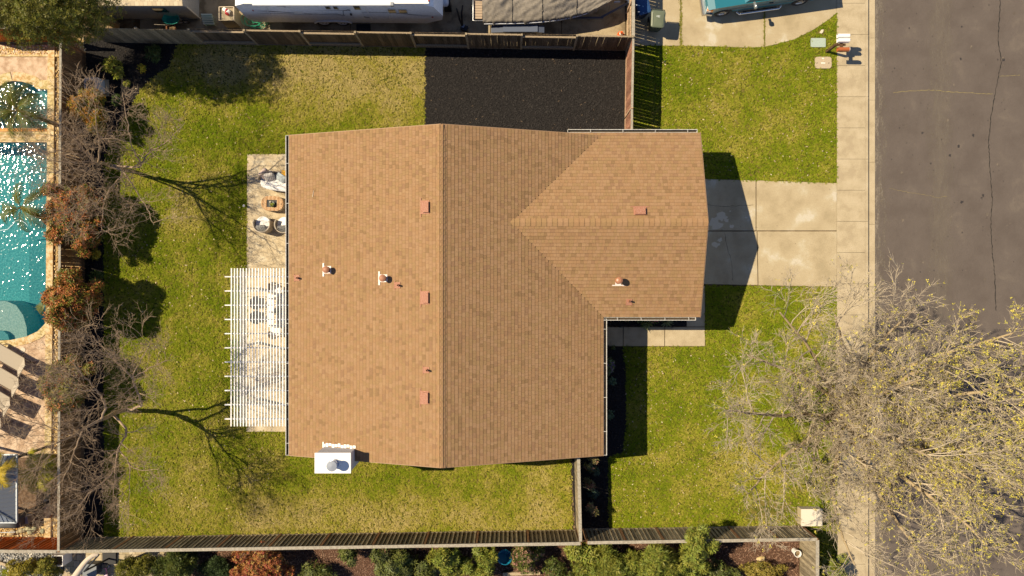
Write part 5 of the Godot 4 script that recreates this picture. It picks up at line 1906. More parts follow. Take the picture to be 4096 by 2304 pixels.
func build_patio() -> void:
	# white pergola over the south half of the patio
	var top := 2.44
	var t := thing("pergola", "white timber pergola of thin slats joined to the house eave", "pergola", W(1070, 1390))
	for i in 19:
		var px := 926.0 + i * 12.06
		var a := W(px, 1073, top)
		var b := W(px, 1705, top)
		var mb := MB.new()
		mb.bar(a + Vector3(rng.randfn(0, 0.004), 0, 0), b + Vector3(rng.randfn(0, 0.004), 0, 0), 0.043, 0.05)
		part(t, "slat", mb, M.pergola)
	for i in 11:
		var py := 1107.0 + i * 56.8
		var a := W(901, py, 2.34)
		var b := W(1156, py, 2.34)
		var mb := MB.new()
		mb.bar(a, b, 0.042, 0.14)
		part(t, "rafter", mb, M.pergola)
	for px in [963, 976]:
		var mb := MB.new()
		mb.bar(W(px, 1085, 2.15), W(px, 1692, 2.15), 0.04, 0.235)
		part(t, "beam", mb, M.pergola)
	for py in [1154, 1384, 1623]:
		var mb := MB.new()
		var p := W(970, py, 2.1)
		mb.box(Vector3(p.x, 1.03, p.z), Vector3(0.09, 2.06, 0.09))
		var po := part(t, "post", mb, M.pergola)
		mb = MB.new()
		mb.box(Vector3(p.x, 0.07, p.z), Vector3(0.15, 0.10, 0.15))
		part(po, "post_base", mb, M.white)
	# curved wicker sofa
	var o := W(1138, 726)
	var b := Basis(Vector3.UP, -0.13)
	t = thing("outdoor_sofa", "curved wicker sofa with white seat half under the eave", "sofa", o)
	var back := PackedVector2Array()
	var inner := PackedVector2Array()
	for i in 25:
		var a := PI + PI * i / 24.0 * 1.0
		back.append(Vector2(cos(a) * 0.98, sin(a) * 0.47 + 0.12))
		inner.append(Vector2(cos(a) * 0.93, sin(a) * 0.42 + 0.12))
	inner.reverse()
	var ring := back.duplicate()
	ring.append_array(inner)
	var mb := MB.new()
	mb.extrude(ring, o + Vector3(0, 0.12, 0), Basis(b.x, b.z, Vector3.UP), 0.62)
	part(t, "backrest", mb, M.wicker_dark)
	mb = MB.new()
	mb.extrude(round_rect(1.84, 0.80, 0.30, 6), o + b.z * 0.04 + Vector3(0, 0.12, 0), Basis(b.x, b.z, Vector3.UP), 0.2)
	part(t, "base", mb, M.wicker_dark)
	mb = MB.new()
	mb.pillow(o + b.z * 0.06 + Vector3(0, 0.40, 0), Vector3(1.86, 0.18, 0.86), b, 0.5)
	part(t, "seat_cushion", mb, M.cushion)
	legs(t, [o + b.x * 0.7 + b.z * 0.2, o - b.x * 0.7 + b.z * 0.2, o + b.x * 0.7 - b.z * 0.2, o - b.x * 0.7 - b.z * 0.2], 0.03, 0.13, 0.025, M.dark)
	var stripes: Material = M.stripe
	for k in [[-0.72, -0.16, 0.9, M.pink, "dusty pink throw pillow in the sofa's curved corner"], [-0.48, -0.05, 0.35, stripes, "grey striped throw pillow on the sofa"], [0.02, -0.08, -0.5, plain(0.38, 0.42, 0.43, 0.85), "blue-grey throw pillow on the sofa by the gutter"], [0.22, -0.22, -0.2, plain(0.62, 0.33, 0.03, 0.8), "yellow throw pillow almost hidden by the eave"]]:
		var c: Vector3 = o + b.x * k[0] + b.z * k[1] + Vector3(0, 0.60, 0)
		var th := thing("throw_pillow", k[4], "pillow", c - Vector3(0, 0.12, 0), "throw pillows on the outdoor sofa")
		mb = MB.new()
		var pb := Basis(Vector3.UP, -0.13 + k[2]) * Basis(Vector3(1, 0, 0), 0.75)
		mb.pillow(c, Vector3(0.46, 0.17, 0.42), pb, 0.4)
		part(th, "cover", mb, k[3])
	# oval slatted fire table
	o = W(1101, 818)
	t = thing("fire_table", "oval slatted wooden fire table with a dark tray in its middle", "table", o)
	b = Basis(Vector3.UP, -0.03)
	var oval := round_rect(0.98, 0.64, 0.31, 8)
	mb = MB.new()
	mb.extrude(oval, o + Vector3(0, 0.03, 0), Basis(b.x, b.z, Vector3.UP), 0.36)
	part(t, "base", mb, plain(0.34, 0.28, 0.21, 0.8))
	var tray := PackedVector2Array([Vector2(-0.245, -0.155), Vector2(0.205, -0.155), Vector2(0.205, 0.165), Vector2(-0.245, 0.165)])
	for i in 17:
		var x0 := -0.49 + i * 0.0577
		var strip := PackedVector2Array([Vector2(x0, -0.4), Vector2(x0 + 0.052, -0.4), Vector2(x0 + 0.052, 0.4), Vector2(x0, 0.4)])
		for q in Geometry2D.intersect_polygons(strip, oval):
			for r in Geometry2D.clip_polygons(q, tray):
				mb = MB.new()
				mb.extrude(r, o + Vector3(0, 0.40, 0), Basis(b.x, b.z, Vector3.UP), 0.035)
				part(t, "slat", mb, M.teak[i % 3])
	mb = MB.new()
	mb.extrude(tray, o + Vector3(0, 0.395, 0), Basis(b.x, b.z, Vector3.UP), 0.012)
	part(t, "tray", mb, M.dark)
	for s in [-1, 1]:
		mb = MB.new()
		mb.box(o + b.x * 0.41 * s + Vector3(0, 0.437, 0.02), Vector3(0.018, 0.006, 0.07), b)
		part(t, "grip_slot", mb, M.dark)
	var th := thing("succulent_bowl", "dark bowl of succulents and stones in the fire table tray", "plant", o + Vector3(0, 0.41, 0))
	mb = MB.new()
	mb.lathe([Vector2(0.05, 0.0), Vector2(0.12, 0.06), Vector2(0.125, 0.08), Vector2(0.11, 0.08), Vector2(0.0, 0.06)], o + Vector3(0.0, 0.408, 0.03), 16)
	part(th, "bowl", mb, plain(0.10, 0.11, 0.10, 0.5))
	part(th, "stone", stone(o + Vector3(-0.06, 0.50, -0.06), Vector3(0.09, 0.08, 0.09), 4, null), plain(0.48, 0.42, 0.33, 0.8))
	foliage(th, "leaves", [[o + Vector3(0.02, 0.5, 0.06), Vector3(0.08, 0.05, 0.07)]], 24, sprig(7, 0.06, 0.02, 0.03, 20), [Color(0.12, 0.17, 0.02), Color(0.3, 0.3, 0.04)], 1.0)
	# two barrel chairs
	for k in [["round wicker armchair with white seat, clear of the eave", 1064, 900], ["round wicker armchair with white seat, half under the gutter", 1149, 902]]:
		o = W(k[1], k[2])
		t = thing("barrel_chair", k[0], "armchair", o, "wicker barrel chairs on the patio")
		var out_ := PackedVector2Array()
		var in_ := PackedVector2Array()
		for i in 25:
			var a := -0.35 + (PI + 0.9) * i / 24.0
			out_.append(Vector2(cos(a), sin(a)) * 0.385)
			in_.append(Vector2(cos(a), sin(a)) * 0.345)
		in_.reverse()
		out_.append_array(in_)
		mb = MB.new()
		mb.extrude(out_, o + Vector3(0, 0.05, 0), Basis(Vector3(1, 0, 0), Vector3(0, 0, 1), Vector3.UP), 0.62)
		part(t, "backrest", mb, M.wicker)
		mb = MB.new()
		mb.lathe([Vector2(0.30, 0.03), Vector2(0.34, 0.3), Vector2(0.0, 0.3)], o, 24)
		part(t, "base", mb, M.wicker)
		mb = MB.new()
		mb.lathe([Vector2(0.33, 0.30), Vector2(0.345, 0.33), Vector2(0.345, 0.39), Vector2(0.32, 0.42), Vector2(0.2, 0.43), Vector2(0.0, 0.432)], o, 28)
		part(t, "seat_cushion", mb, M.cushion)
		th = thing("throw_pillow", "black and white patterned pillow in the armchair " + ("clear of the eave" if k[1] < 1100 else "half under the gutter"), "pillow", o + Vector3(0, 0.44, 0.16), "patterned pillows in the barrel chairs")
		mb = MB.new()
		mb.pillow(o + Vector3(-0.02, 0.57, 0.20), Vector3(0.46, 0.14, 0.34), Basis(Vector3(1, 0, 0), 0.5).rotated(Vector3.UP, 0.1), 0.4)
		part(th, "cover", mb, M.mono)
	th = thing("garden_light", "small white ball light at the lawn edge of the patio", "light", W(982, 825))
	mb = MB.new()
	mb.tube([W(982, 825), W(982, 825) + Vector3(0, 0.15, 0)], [0.015, 0.015], 6)
	part(th, "stake", mb, M.dark)
	part(th, "globe", stone(W(982, 825) + Vector3(0, 0.2, 0), Vector3(0.11, 0.11, 0.11), 1, null), M.white)
	# dining set
	var c0 := W(1072, 1175, 0.74)
	var c1 := W(1176, 1308, 0.74)
	o = Vector3((c0.x + c1.x) / 2, 0.03, (c0.z + c1.z) / 2)
	var sx := c1.x - c0.x
	var sz := c1.z - c0.z
	t = thing("dining_table", "white slatted dining table under the pergola", "table", o)
	var n := 14
	for i in n:
		mb = MB.new()
		mb.box(Vector3(o.x, 0.725, c0.z + sz * (i + 0.5) / n), Vector3(sx, 0.03, sz / n - 0.006))
		part(t, "slat", mb, M.white)
	mb = MB.new()
	for s in [-1, 1]:
		mb.box(Vector3(o.x + s * (sx / 2 - 0.06), 0.68, o.z), Vector3(0.04, 0.06, sz - 0.05))
		mb.box(Vector3(o.x, 0.68, o.z + s * (sz / 2 - 0.06)), Vector3(sx - 0.16, 0.06, 0.04))
	part(t, "apron", mb, M.white)
	for sx_ in [-1, 1]:
		for sz_ in [-1, 1]:
			mb = MB.new()
			mb.box(Vector3(o.x + sx_ * (sx / 2 - 0.05), 0.34, o.z + sz_ * (sz / 2 - 0.05)), Vector3(0.06, 0.62, 0.06))
			part(t, "leg", mb, M.white)
	th = thing("table_runner", "cream and taupe striped runner along the white table", "runner", Vector3(o.x - 0.12, 0.742, o.z))
	for i in 22:
		mb = MB.new()
		mb.box(Vector3(o.x - 0.16, 0.7455, c0.z + 0.13 + i * (sz - 0.26) / 22.0 + 0.02), Vector3(0.26, 0.005, (sz - 0.26) / 22.0 + 0.0005))
		part(th, "stripe", mb, plain(0.66, 0.50, 0.32, 0.9) if i % 2 else plain(0.26, 0.21, 0.17, 0.9))
	th = thing("table_planter", "dark pot with yellow flowers on the striped runner", "plant", Vector3(o.x - 0.16, 0.748, o.z))
	mb = MB.new()
	mb.lathe([Vector2(0.06, 0.0), Vector2(0.11, 0.10), Vector2(0.115, 0.17), Vector2(0.10, 0.17), Vector2(0.09, 0.10), Vector2(0.0, 0.09)], Vector3(o.x - 0.16, 0.748, o.z), 18)
	part(th, "pot", mb, M.dark)
	foliage(th, "leaves", [[Vector3(o.x - 0.10, 0.95, o.z + 0.06), Vector3(0.10, 0.08, 0.12)]], 26, sprig(7, 0.06, 0.02, 0.03, 21), [Color(0.08, 0.10, 0.02), Color(0.2, 0.2, 0.03), Color(0.6, 0.45, 0.03)], 1.0)
	for k in [["dark sling chair at the table, nearer the armchairs", 1052, 1211, PI / 2, M.dark_sling], ["dark sling chair at the table, farther from the armchairs", 1052, 1267, PI / 2, M.dark_sling]]:
		dining_chair(k[0], W(k[1], k[2], 0.0), k[3], k[4], M.dark, M.dark_sling)
	dining_chair("rattan armchair with white cushion at the table's north end", W(1118, 1156, 0.0), 0.25, M.cushion, M.rattan, M.rattan)
	dining_chair("rattan armchair with white cushion at the table's south end", W(1118, 1324, 0.0), PI - 0.05, M.cushion, M.rattan, M.rattan)


func dining_chair(label: String, o: Vector3, turn: float, seat: Material, frame: Material, back: Material) -> void:
	# local: faces +z
	o.y = 0.03
	var t := thing("dining_chair", label, "chair", o, "chairs round the white dining table")
	var b := Basis(Vector3.UP, turn)
	var mb := MB.new()
	mb.pillow(o + Vector3(0, 0.42, 0) + b.z * 0.02, Vector3(0.44, 0.08, 0.42), b, 0.35)
	part(t, "seat", mb, seat)
	mb = MB.new()
	var rows := []
	for i in 7:
		var row := PackedVector3Array()
		for j in 13:
			var a := PI * j / 12.0
			var y := i / 6.0
			row.append(o + b.x * cos(a) * (0.26 + 0.03 * y) - b.z * (sin(a) * (0.22 + 0.07 * y)) + Vector3(0, 0.40 + y * (0.42 * pow(sin(a), 0.6) + 0.10), 0))
		rows.append(row)
	mb.grid(rows)
	part(t, "backrest", mb, back)
	mb = MB.new()
	mb.tube(Array(rows[6]), range(13).map(func(_i): return 0.016), 6)
	part(t, "frame", mb, frame)
	for k in [[-1, -1], [1, -1], [-1, 1], [1, 1]]:
		mb = MB.new()
		var f: Vector3 = o + b.x * 0.22 * k[0] + b.z * 0.19 * k[1]
		mb.tube([f, f + Vector3(0, 0.40, 0)], [0.014, 0.016], 6)
		part(t, "leg", mb, frame)


func wheel(t: Node3D, c: Vector3, axis: Vector3, r: float, w: float, rim: Material, hub := 0.62) -> void:
	var b := turn_to(axis)
	var mb := MB.new()
	mb.lathe([Vector2(r * hub, -w / 2), Vector2(r * 0.92, -w / 2), Vector2(r, -w * 0.32), Vector2(r, w * 0.32), Vector2(r * 0.92, w / 2), Vector2(r * hub, w / 2)], c, 24, b)
	var ty := part(t, "wheel", mb, M.rubber)
	mb = MB.new()
	mb.lathe([Vector2(r * hub, -w / 2), Vector2(r * hub, w / 2 - 0.01), Vector2(r * hub * 0.9, w / 2 - 0.02), Vector2(r * hub * 0.75, w / 2 - 0.06), Vector2(r * hub * 0.4, w / 2 - 0.03), Vector2(0.0, w / 2 - 0.025)], c, 20, b)
	part(ty, "rim", mb, rim)
	mb = MB.new()
	for i in 6:
		var a := TAU * i / 6
		mb.lathe([Vector2(r * 0.07, w / 2 - 0.055), Vector2(r * 0.07, w / 2 - 0.035), Vector2(0, w / 2 - 0.035)], c + (b.x * cos(a) + b.z * sin(a)) * r * hub * 0.62, 8, b)
	part(ty, "rim_slot", mb, M.dark)


func wall_strip(mb: MB, pts: Array, w: float, z0: float) -> void:   # a painted line on the caravan's side, given by pixels
	for i in pts.size() - 1:
		var a := on_z(pts[i][0], pts[i][1], z0)
		var b := on_z(pts[i + 1][0], pts[i + 1][1], z0)
		var wa: float = w * (pts[i][2] if pts[i].size() > 2 else 1.0)
		var wb: float = w * (pts[i + 1][2] if pts[i + 1].size() > 2 else 1.0)
		mb.q(a - Vector3(0, wa, 0), b - Vector3(0, wb, 0), b + Vector3(0, wb, 0), a + Vector3(0, wa, 0))


func wall_rect(mb: MB, x0: float, y0: float, x1: float, y1: float, z0: float, deep: float) -> void:
	var a := on_z(x0, y0, z0)
	var b := on_z(x1, y1, z0)
	var s := Vector3((a.x + b.x) / 2, (a.y + b.y) / 2, z0)
	mb.box(s, Vector3(absf(b.x - a.x), absf(a.y - b.y), deep))


func build_caravan() -> void:
	var z0 := -11.62
	var t := thing("travel_trailer", "long white travel trailer with dark swoosh stripes behind the fence", "trailer", Vector3(-7.4, 0, -12.8))
	var white := ground_mat([[0.3, 0.66, 0.67, 0.68], [0.6, 0.76, 0.77, 0.78]], 0.02, Vector3.ONE * 0.5, 0.35, 110, 0.0)
	var prof := PackedVector2Array([Vector2(-11.25, 0.58), Vector2(-3.75, 0.42), Vector2(-3.02, 0.85), Vector2(-2.95, 1.35), Vector2(-3.25, 2.35), Vector2(-3.75, 2.72), Vector2(-11.0, 2.72), Vector2(-11.4, 2.5), Vector2(-11.42, 1.1)])
	var mb := MB.new()
	mb.extrude(prof, Vector3(0, 0, z0 - 2.4), Basis(), 2.4)
	part(t, "body", mb, white)
	mb = MB.new()
	mb.box(Vector3(-7.2, 2.745, z0 - 1.2), Vector3(7.6, 0.05, 2.42))
	part(t, "roof", mb, M.white)
	var zs := z0 + 0.004
	mb = MB.new()
	mb.tube([Vector3(-10.6, 2.74, z0 + 0.03), Vector3(-4.95, 2.74, z0 + 0.03)], [0.06, 0.06], 12)
	var aw := part(t, "awning", mb, M.white)
	mb = MB.new()
	mb.box(Vector3(-4.9, 2.74, z0 + 0.03), Vector3(0.12, 0.14, 0.14))
	part(aw, "awning_bracket", mb, M.grey_steel)
	for k in [[1040, 1, 1085, 68], [1450, 10, 1490, 80], [1540, 12, 1562, 85]]:
		mb = MB.new()
		var a := on_z(k[0], k[1], zs + 0.03)
		var b := on_z(k[2], k[3], zs + 0.03)
		mb.bar(Vector3(a.x, minf(a.y, 2.6), a.z), b, 0.03, 0.02)
		part(aw, "awning_arm", mb, M.white_trim)
	var ink := plain(0.03, 0.035, 0.06, 0.4)
	for line in [[[1015, 40, 0.2], [1100, 46], [1180, 52], [1250, 58, 0.6]], [[1010, 45, 0.3], [1110, 47], [1220, 55], [1330, 59], [1380, 61, 1.6], [1372, 59, 0.4]], [[1040, 53, 0.5], [1130, 54], [1240, 60, 0.4]], [[1260, 43, 0.3], [1400, 42], [1420, 48], [1580, 51], [1700, 66, 0.3]], [[1560, 53, 0.4], [1630, 57], [1740, 65, 0.4]], [[1430, 60, 0.3], [1450, 66], [1478, 71, 1.4], [1445, 67, 0.2]], [[1105, 26, 0.2], [1130, 25], [1143, 28, 1.3], [1135, 29, 0.3], [1175, 31, 0.1]], [[1290, 52, 0.2], [1350, 56], [1372, 61, 0.5]]]:
		mb = MB.new()
		wall_strip(mb, line, 0.022, zs)
		part(t, "stripe", mb, ink)
	for k in [[1297, 22, 1326, 36], [1329, 22, 1356, 37], [1409, 19, 1446, 38], [1549, 34, 1588, 52], [1591, 35, 1632, 53]]:
		mb = MB.new()
		wall_rect(mb, k[0], k[1], k[2], k[3], z0, 0.05)
		var w := part(t, "window", mb, plain(0.42, 0.43, 0.43, 0.4))
		mb = MB.new()
		wall_rect(mb, k[0] + 3, k[1] + 2.5, k[2] - 3, k[3] - 2.5, z0, 0.06)
		part(w, "pane", mb, M.glass)
	mb = MB.new()
	wall_rect(mb, 1388, 16, 1462, 78, z0, 0.03)
	var door := part(t, "door", mb, M.white)
	mb = MB.new()
	var hp := on_z(1404, 58, z0 + 0.05)
	mb.box(hp, Vector3(0.06, 0.12, 0.06))
	mb.tube([on_z(1374, 58, z0 + 0.03), on_z(1372, 44, z0 + 0.10), on_z(1390, 39, z0 + 0.10), on_z(1398, 40, z0 + 0.03)], [0.012, 0.012, 0.012, 0.012], 6)
	part(door, "handle", mb, M.dark)
	for k in [[1170, 42, 1215, 54, "fridge_vent"], [1172, 58, 1217, 64, "heater_vent"], [1670, 71, 1716, 84, "hatch"], [1215, 16, 1243, 22, "lamp_cover"]]:
		mb = MB.new()
		wall_rect(mb, k[0], k[1], k[2], k[3], z0, 0.02)
		part(t, k[4], mb, M.white_trim if k[4] != "lamp_cover" else plain(0.55, 0.48, 0.3, 0.4))
	for k in [[1012, 41], [1730, 68], [1716, 3]]:
		mb = MB.new()
		wall_rect(mb, k[0] - 4, k[1] - 2, k[0] + 4, k[1] + 2, z0, 0.04)
		part(t, "marker_light", mb, plain(0.35, 0.03, 0.02, 0.3))
	for px in [1296, 1370]:
		var c := W(px, 84, 0.33)
		wheel(t, Vector3(c.x, 0.335, z0 - 0.14), Vector3(0, 0, 1), 0.33, 0.22, M.white_trim, 0.66)
	mb = MB.new()
	var a0 := W(1258, 80, 0.6)
	var a1 := W(1405, 80, 0.6)
	var arch := []
	for i in 13:
		var k := i / 12.0
		arch.append(Vector3(lerpf(a0.x, a1.x, k), 0.52 + 0.26 * pow(sin(PI * k), 0.35), z0 + 0.03))
	mb.tube(arch, range(13).map(func(_i): return 0.035), 6)
	part(t, "wheel_arch", mb, M.white)
	mb = MB.new()
	mb.box(Vector3(-7.2, 0.36, z0 - 1.2), Vector3(6.4, 0.12, 1.6))
	part(t, "chassis", mb, M.dark)
	mb = MB.new()
	var st := W(1458, 100)
	mb.box(Vector3(st.x, 0.22, z0 + 0.22), Vector3(0.62, 0.03, 0.5))
	mb.box(Vector3(st.x, 0.11, z0 + 0.05), Vector3(0.5, 0.2, 0.04))
	part(t, "entry_step", mb, M.dark)


func build_boat() -> void:
	var zc := -12.55
	var xs := -1.26
	var L := 5.75
	var t := thing("covered_boat", "motor boat under a wrinkled taupe cover on its trailer", "boat", Vector3(1.2, 0, zc))
	var canvas := ground_mat([[0.3, 0.165, 0.145, 0.12], [0.6, 0.215, 0.19, 0.16]], 0.02, Vector3.ONE * 0.6, 0.9, 120, 0.0)
	var f := FastNoiseLite.new()
	f.seed = 3
	f.frequency = 1.1
	f.fractal_octaves = 3
	var half := func(u: float) -> float: return 1.10 * pow(maxf(0.0, 1.0 - pow(u, 3.2)), 0.75) + 0.02
	var rows := []
	var nu := 90
	var nv := 46
	for i in nu + 1:
		var u := float(i) / nu
		var row := PackedVector3Array()
		for j in nv + 1:
			var v := j / float(nv) * 2.0 - 1.0
			var w: float = half.call(u)
			var a := absf(v)
			var ridge: float = 1.55 + 0.42 * exp(-pow((u - 0.52) / 0.16, 2)) + 0.14 * exp(-pow((u - 0.12) / 0.1, 2)) - 0.25 * u
			var y: float
			var z: float
			if a < 0.86:
				var k := a / 0.86
				z = zc + signf(v) * w * k
				y = lerpf(ridge, 1.17 + 0.12 * u, pow(k, 1.5))
			else:
				var k := (a - 0.86) / 0.14
				z = zc + signf(v) * (w + 0.05 * k + 0.035 * sin(u * 230.0 + f.get_noise_1d(u * 30.0) * 6.0) * k)
				y = 1.17 + 0.12 * u - 0.24 * k
			var x := xs + u * L + 0.02 * f.get_noise_2d(u * 9.0, v * 4.0)
			var pull := f.get_noise_2d(u * 7.0 + v * 2.0, v * 2.5) * 0.10 * (1.0 - 0.6 * a) + f.get_noise_2d(u * 22.0 + v * 5.0, v * 3.0 + 9.0) * 0.045
			row.append(Vector3(x, y + pull, z))
		rows.append(row)
	var mb := MB.new()
	mb.grid(rows, true)
	for k in 2:
		var e: PackedVector3Array = rows[0] if k == 0 else rows[nu]
		for j in nv:
			var lo0 := Vector3(e[j].x, 0.95, e[j].z)
			var lo1 := Vector3(e[j + 1].x, 0.95, e[j + 1].z)
			if k == 0:
				mb.q(lo0, lo1, e[j + 1], e[j])
			else:
				mb.q(lo1, lo0, e[j], e[j + 1])
	part(t, "cover", mb, canvas)
	for u in [0.225, 0.455, 0.71]:
		mb = MB.new()
		var i := int(u * nu)
		var line := []
		for j in range(0, nv + 1, 1):
			line.append(rows[i][j] + Vector3(rng.randfn(0, 0.006), 0.012, 0))
		mb.tube(line, range(line.size()).map(func(_k): return 0.015), 5, false)
		part(t, "strap", mb, M.dark)
	mb = MB.new()
	var hull := []
	for i in 41:
		var u := i / 40.0
		var w: float = half.call(u) * 0.98
		var row := PackedVector3Array()
		for k in [[1.02, 1.12], [1.0, 0.98], [0.97, 0.85], [0.8, 0.62], [0.1, 0.45], [-0.1, 0.45], [-0.8, 0.62], [-0.97, 0.85], [-1.0, 0.98], [-1.02, 1.12]]:
			row.append(Vector3(xs + 0.05 + u * (L - 0.1), k[1] + 0.12 * u + (0.2 * u * u if k[1] < 0.7 else 0.0), zc + w * k[0]))
		hull.append(row)
	mb.grid(hull, false)
	part(t, "hull", mb, plain(0.05, 0.06, 0.12, 0.25))
	mb = MB.new()
	var rub := []
	for i in 34:
		var u := i / 40.0
		rub.append(Vector3(xs + 0.05 + u * (L - 0.1), 1.0 + 0.12 * u, zc + half.call(u) * 1.03))
	mb.tube(rub, range(34).map(func(_k): return 0.028), 6)
	part(t, "rub_rail", mb, plain(0.62, 0.64, 0.70, 0.3))
	# stern platform
	var p := W(1912, 62, 0.85)
	mb = MB.new()
	for i in 6:
		mb.box(Vector3(p.x, 0.85, zc - 0.55 + 0.0 + i * 0.0) + Vector3(0, 0, 0), Vector3(0.001, 0.001, 0.001))
	for i in 7:
		mb.box(Vector3(xs - 0.20, 0.86, zc + 0.15 + i * 0.115), Vector3(0.34, 0.03, 0.10))
	part(t, "swim_platform", mb, plain(0.36, 0.27, 0.19, 0.7))
	mb = MB.new()
	mb.tube([Vector3(xs, 0.95, zc + 1.0), Vector3(xs - 0.42, 0.95, zc + 1.0), Vector3(xs - 0.42, 0.95, zc + 0.1), Vector3(xs, 0.95, zc + 0.1)], [0.02, 0.02, 0.02, 0.02], 8)
	part(t, "rail", mb, M.steel)
	# trailer
	t = thing("boat_trailer", "dark blue tandem boat trailer under the covered boat", "trailer", Vector3(0.4, 0, zc))
	var blue := plain(0.07, 0.085, 0.125, 0.35)
	for s in [-1, 1]:
		mb = MB.new()
		mb.box(Vector3(1.2, 0.48, zc + s * 0.72), Vector3(5.6, 0.12, 0.08))
		part(t, "frame_beam", mb, blue)
	mb = MB.new()
	mb.bar(Vector3(3.9, 0.48, zc + 0.7), Vector3(5.2, 0.48, zc), 0.08, 0.1)
	mb.bar(Vector3(3.9, 0.48, zc - 0.7), Vector3(5.2, 0.48, zc), 0.08, 0.1)
	part(t, "tongue", mb, blue)
	var zf := -11.25
	var cx := []
	for px in [2043, 2119]:
		var c := W(px, 118, 0.3)
		cx.append(c.x)
		wheel(t, Vector3(c.x, 0.305, zf + 0.10), Vector3(0, 0, 1), 0.30, 0.2, plain(0.30, 0.29, 0.27, 0.5, 0.3), 0.6)
	var fender := PackedVector2Array()
	for k in [[cx[0] - 0.86, 0.72], [cx[0] - 0.80, 0.55], [cx[0] - 0.45, 0.42], [cx[0] - 0.36, 0.58], [cx[0] - 0.2, 0.70], [cx[0], 0.74], [cx[1], 0.74], [cx[1] + 0.2, 0.70], [cx[1] + 0.36, 0.58], [cx[1] + 0.42, 0.44], [cx[1] + 0.62, 0.72], [cx[1] + 0.2, 0.79], [cx[0] - 0.2, 0.79]]:
		fender.append(Vector2(k[0], k[1]))
	mb = MB.new()
	mb.extrude(fender, Vector3(0, 0, zf - 0.16), Basis(), 0.3)
	part(t, "fender", mb, blue)
	mb = MB.new()
	mb.box(Vector3((cx[0] + cx[1]) / 2, 0.80, zf - 0.02), Vector3(1.5, 0.03, 0.3))
	part(t, "fender_top", mb, plain(0.10, 0.12, 0.17, 0.35))
	mb = MB.new()
	mb.tube([W(2455, 10, 0.7), W(2480, 8, 0.7)], [0.05, 0.05], 10)
	mb.tube([W(2440, 10, 0.55), W(2440, 48, 0.05)], [0.025, 0.025], 8)
	part(t, "jack", mb, M.grey_steel)


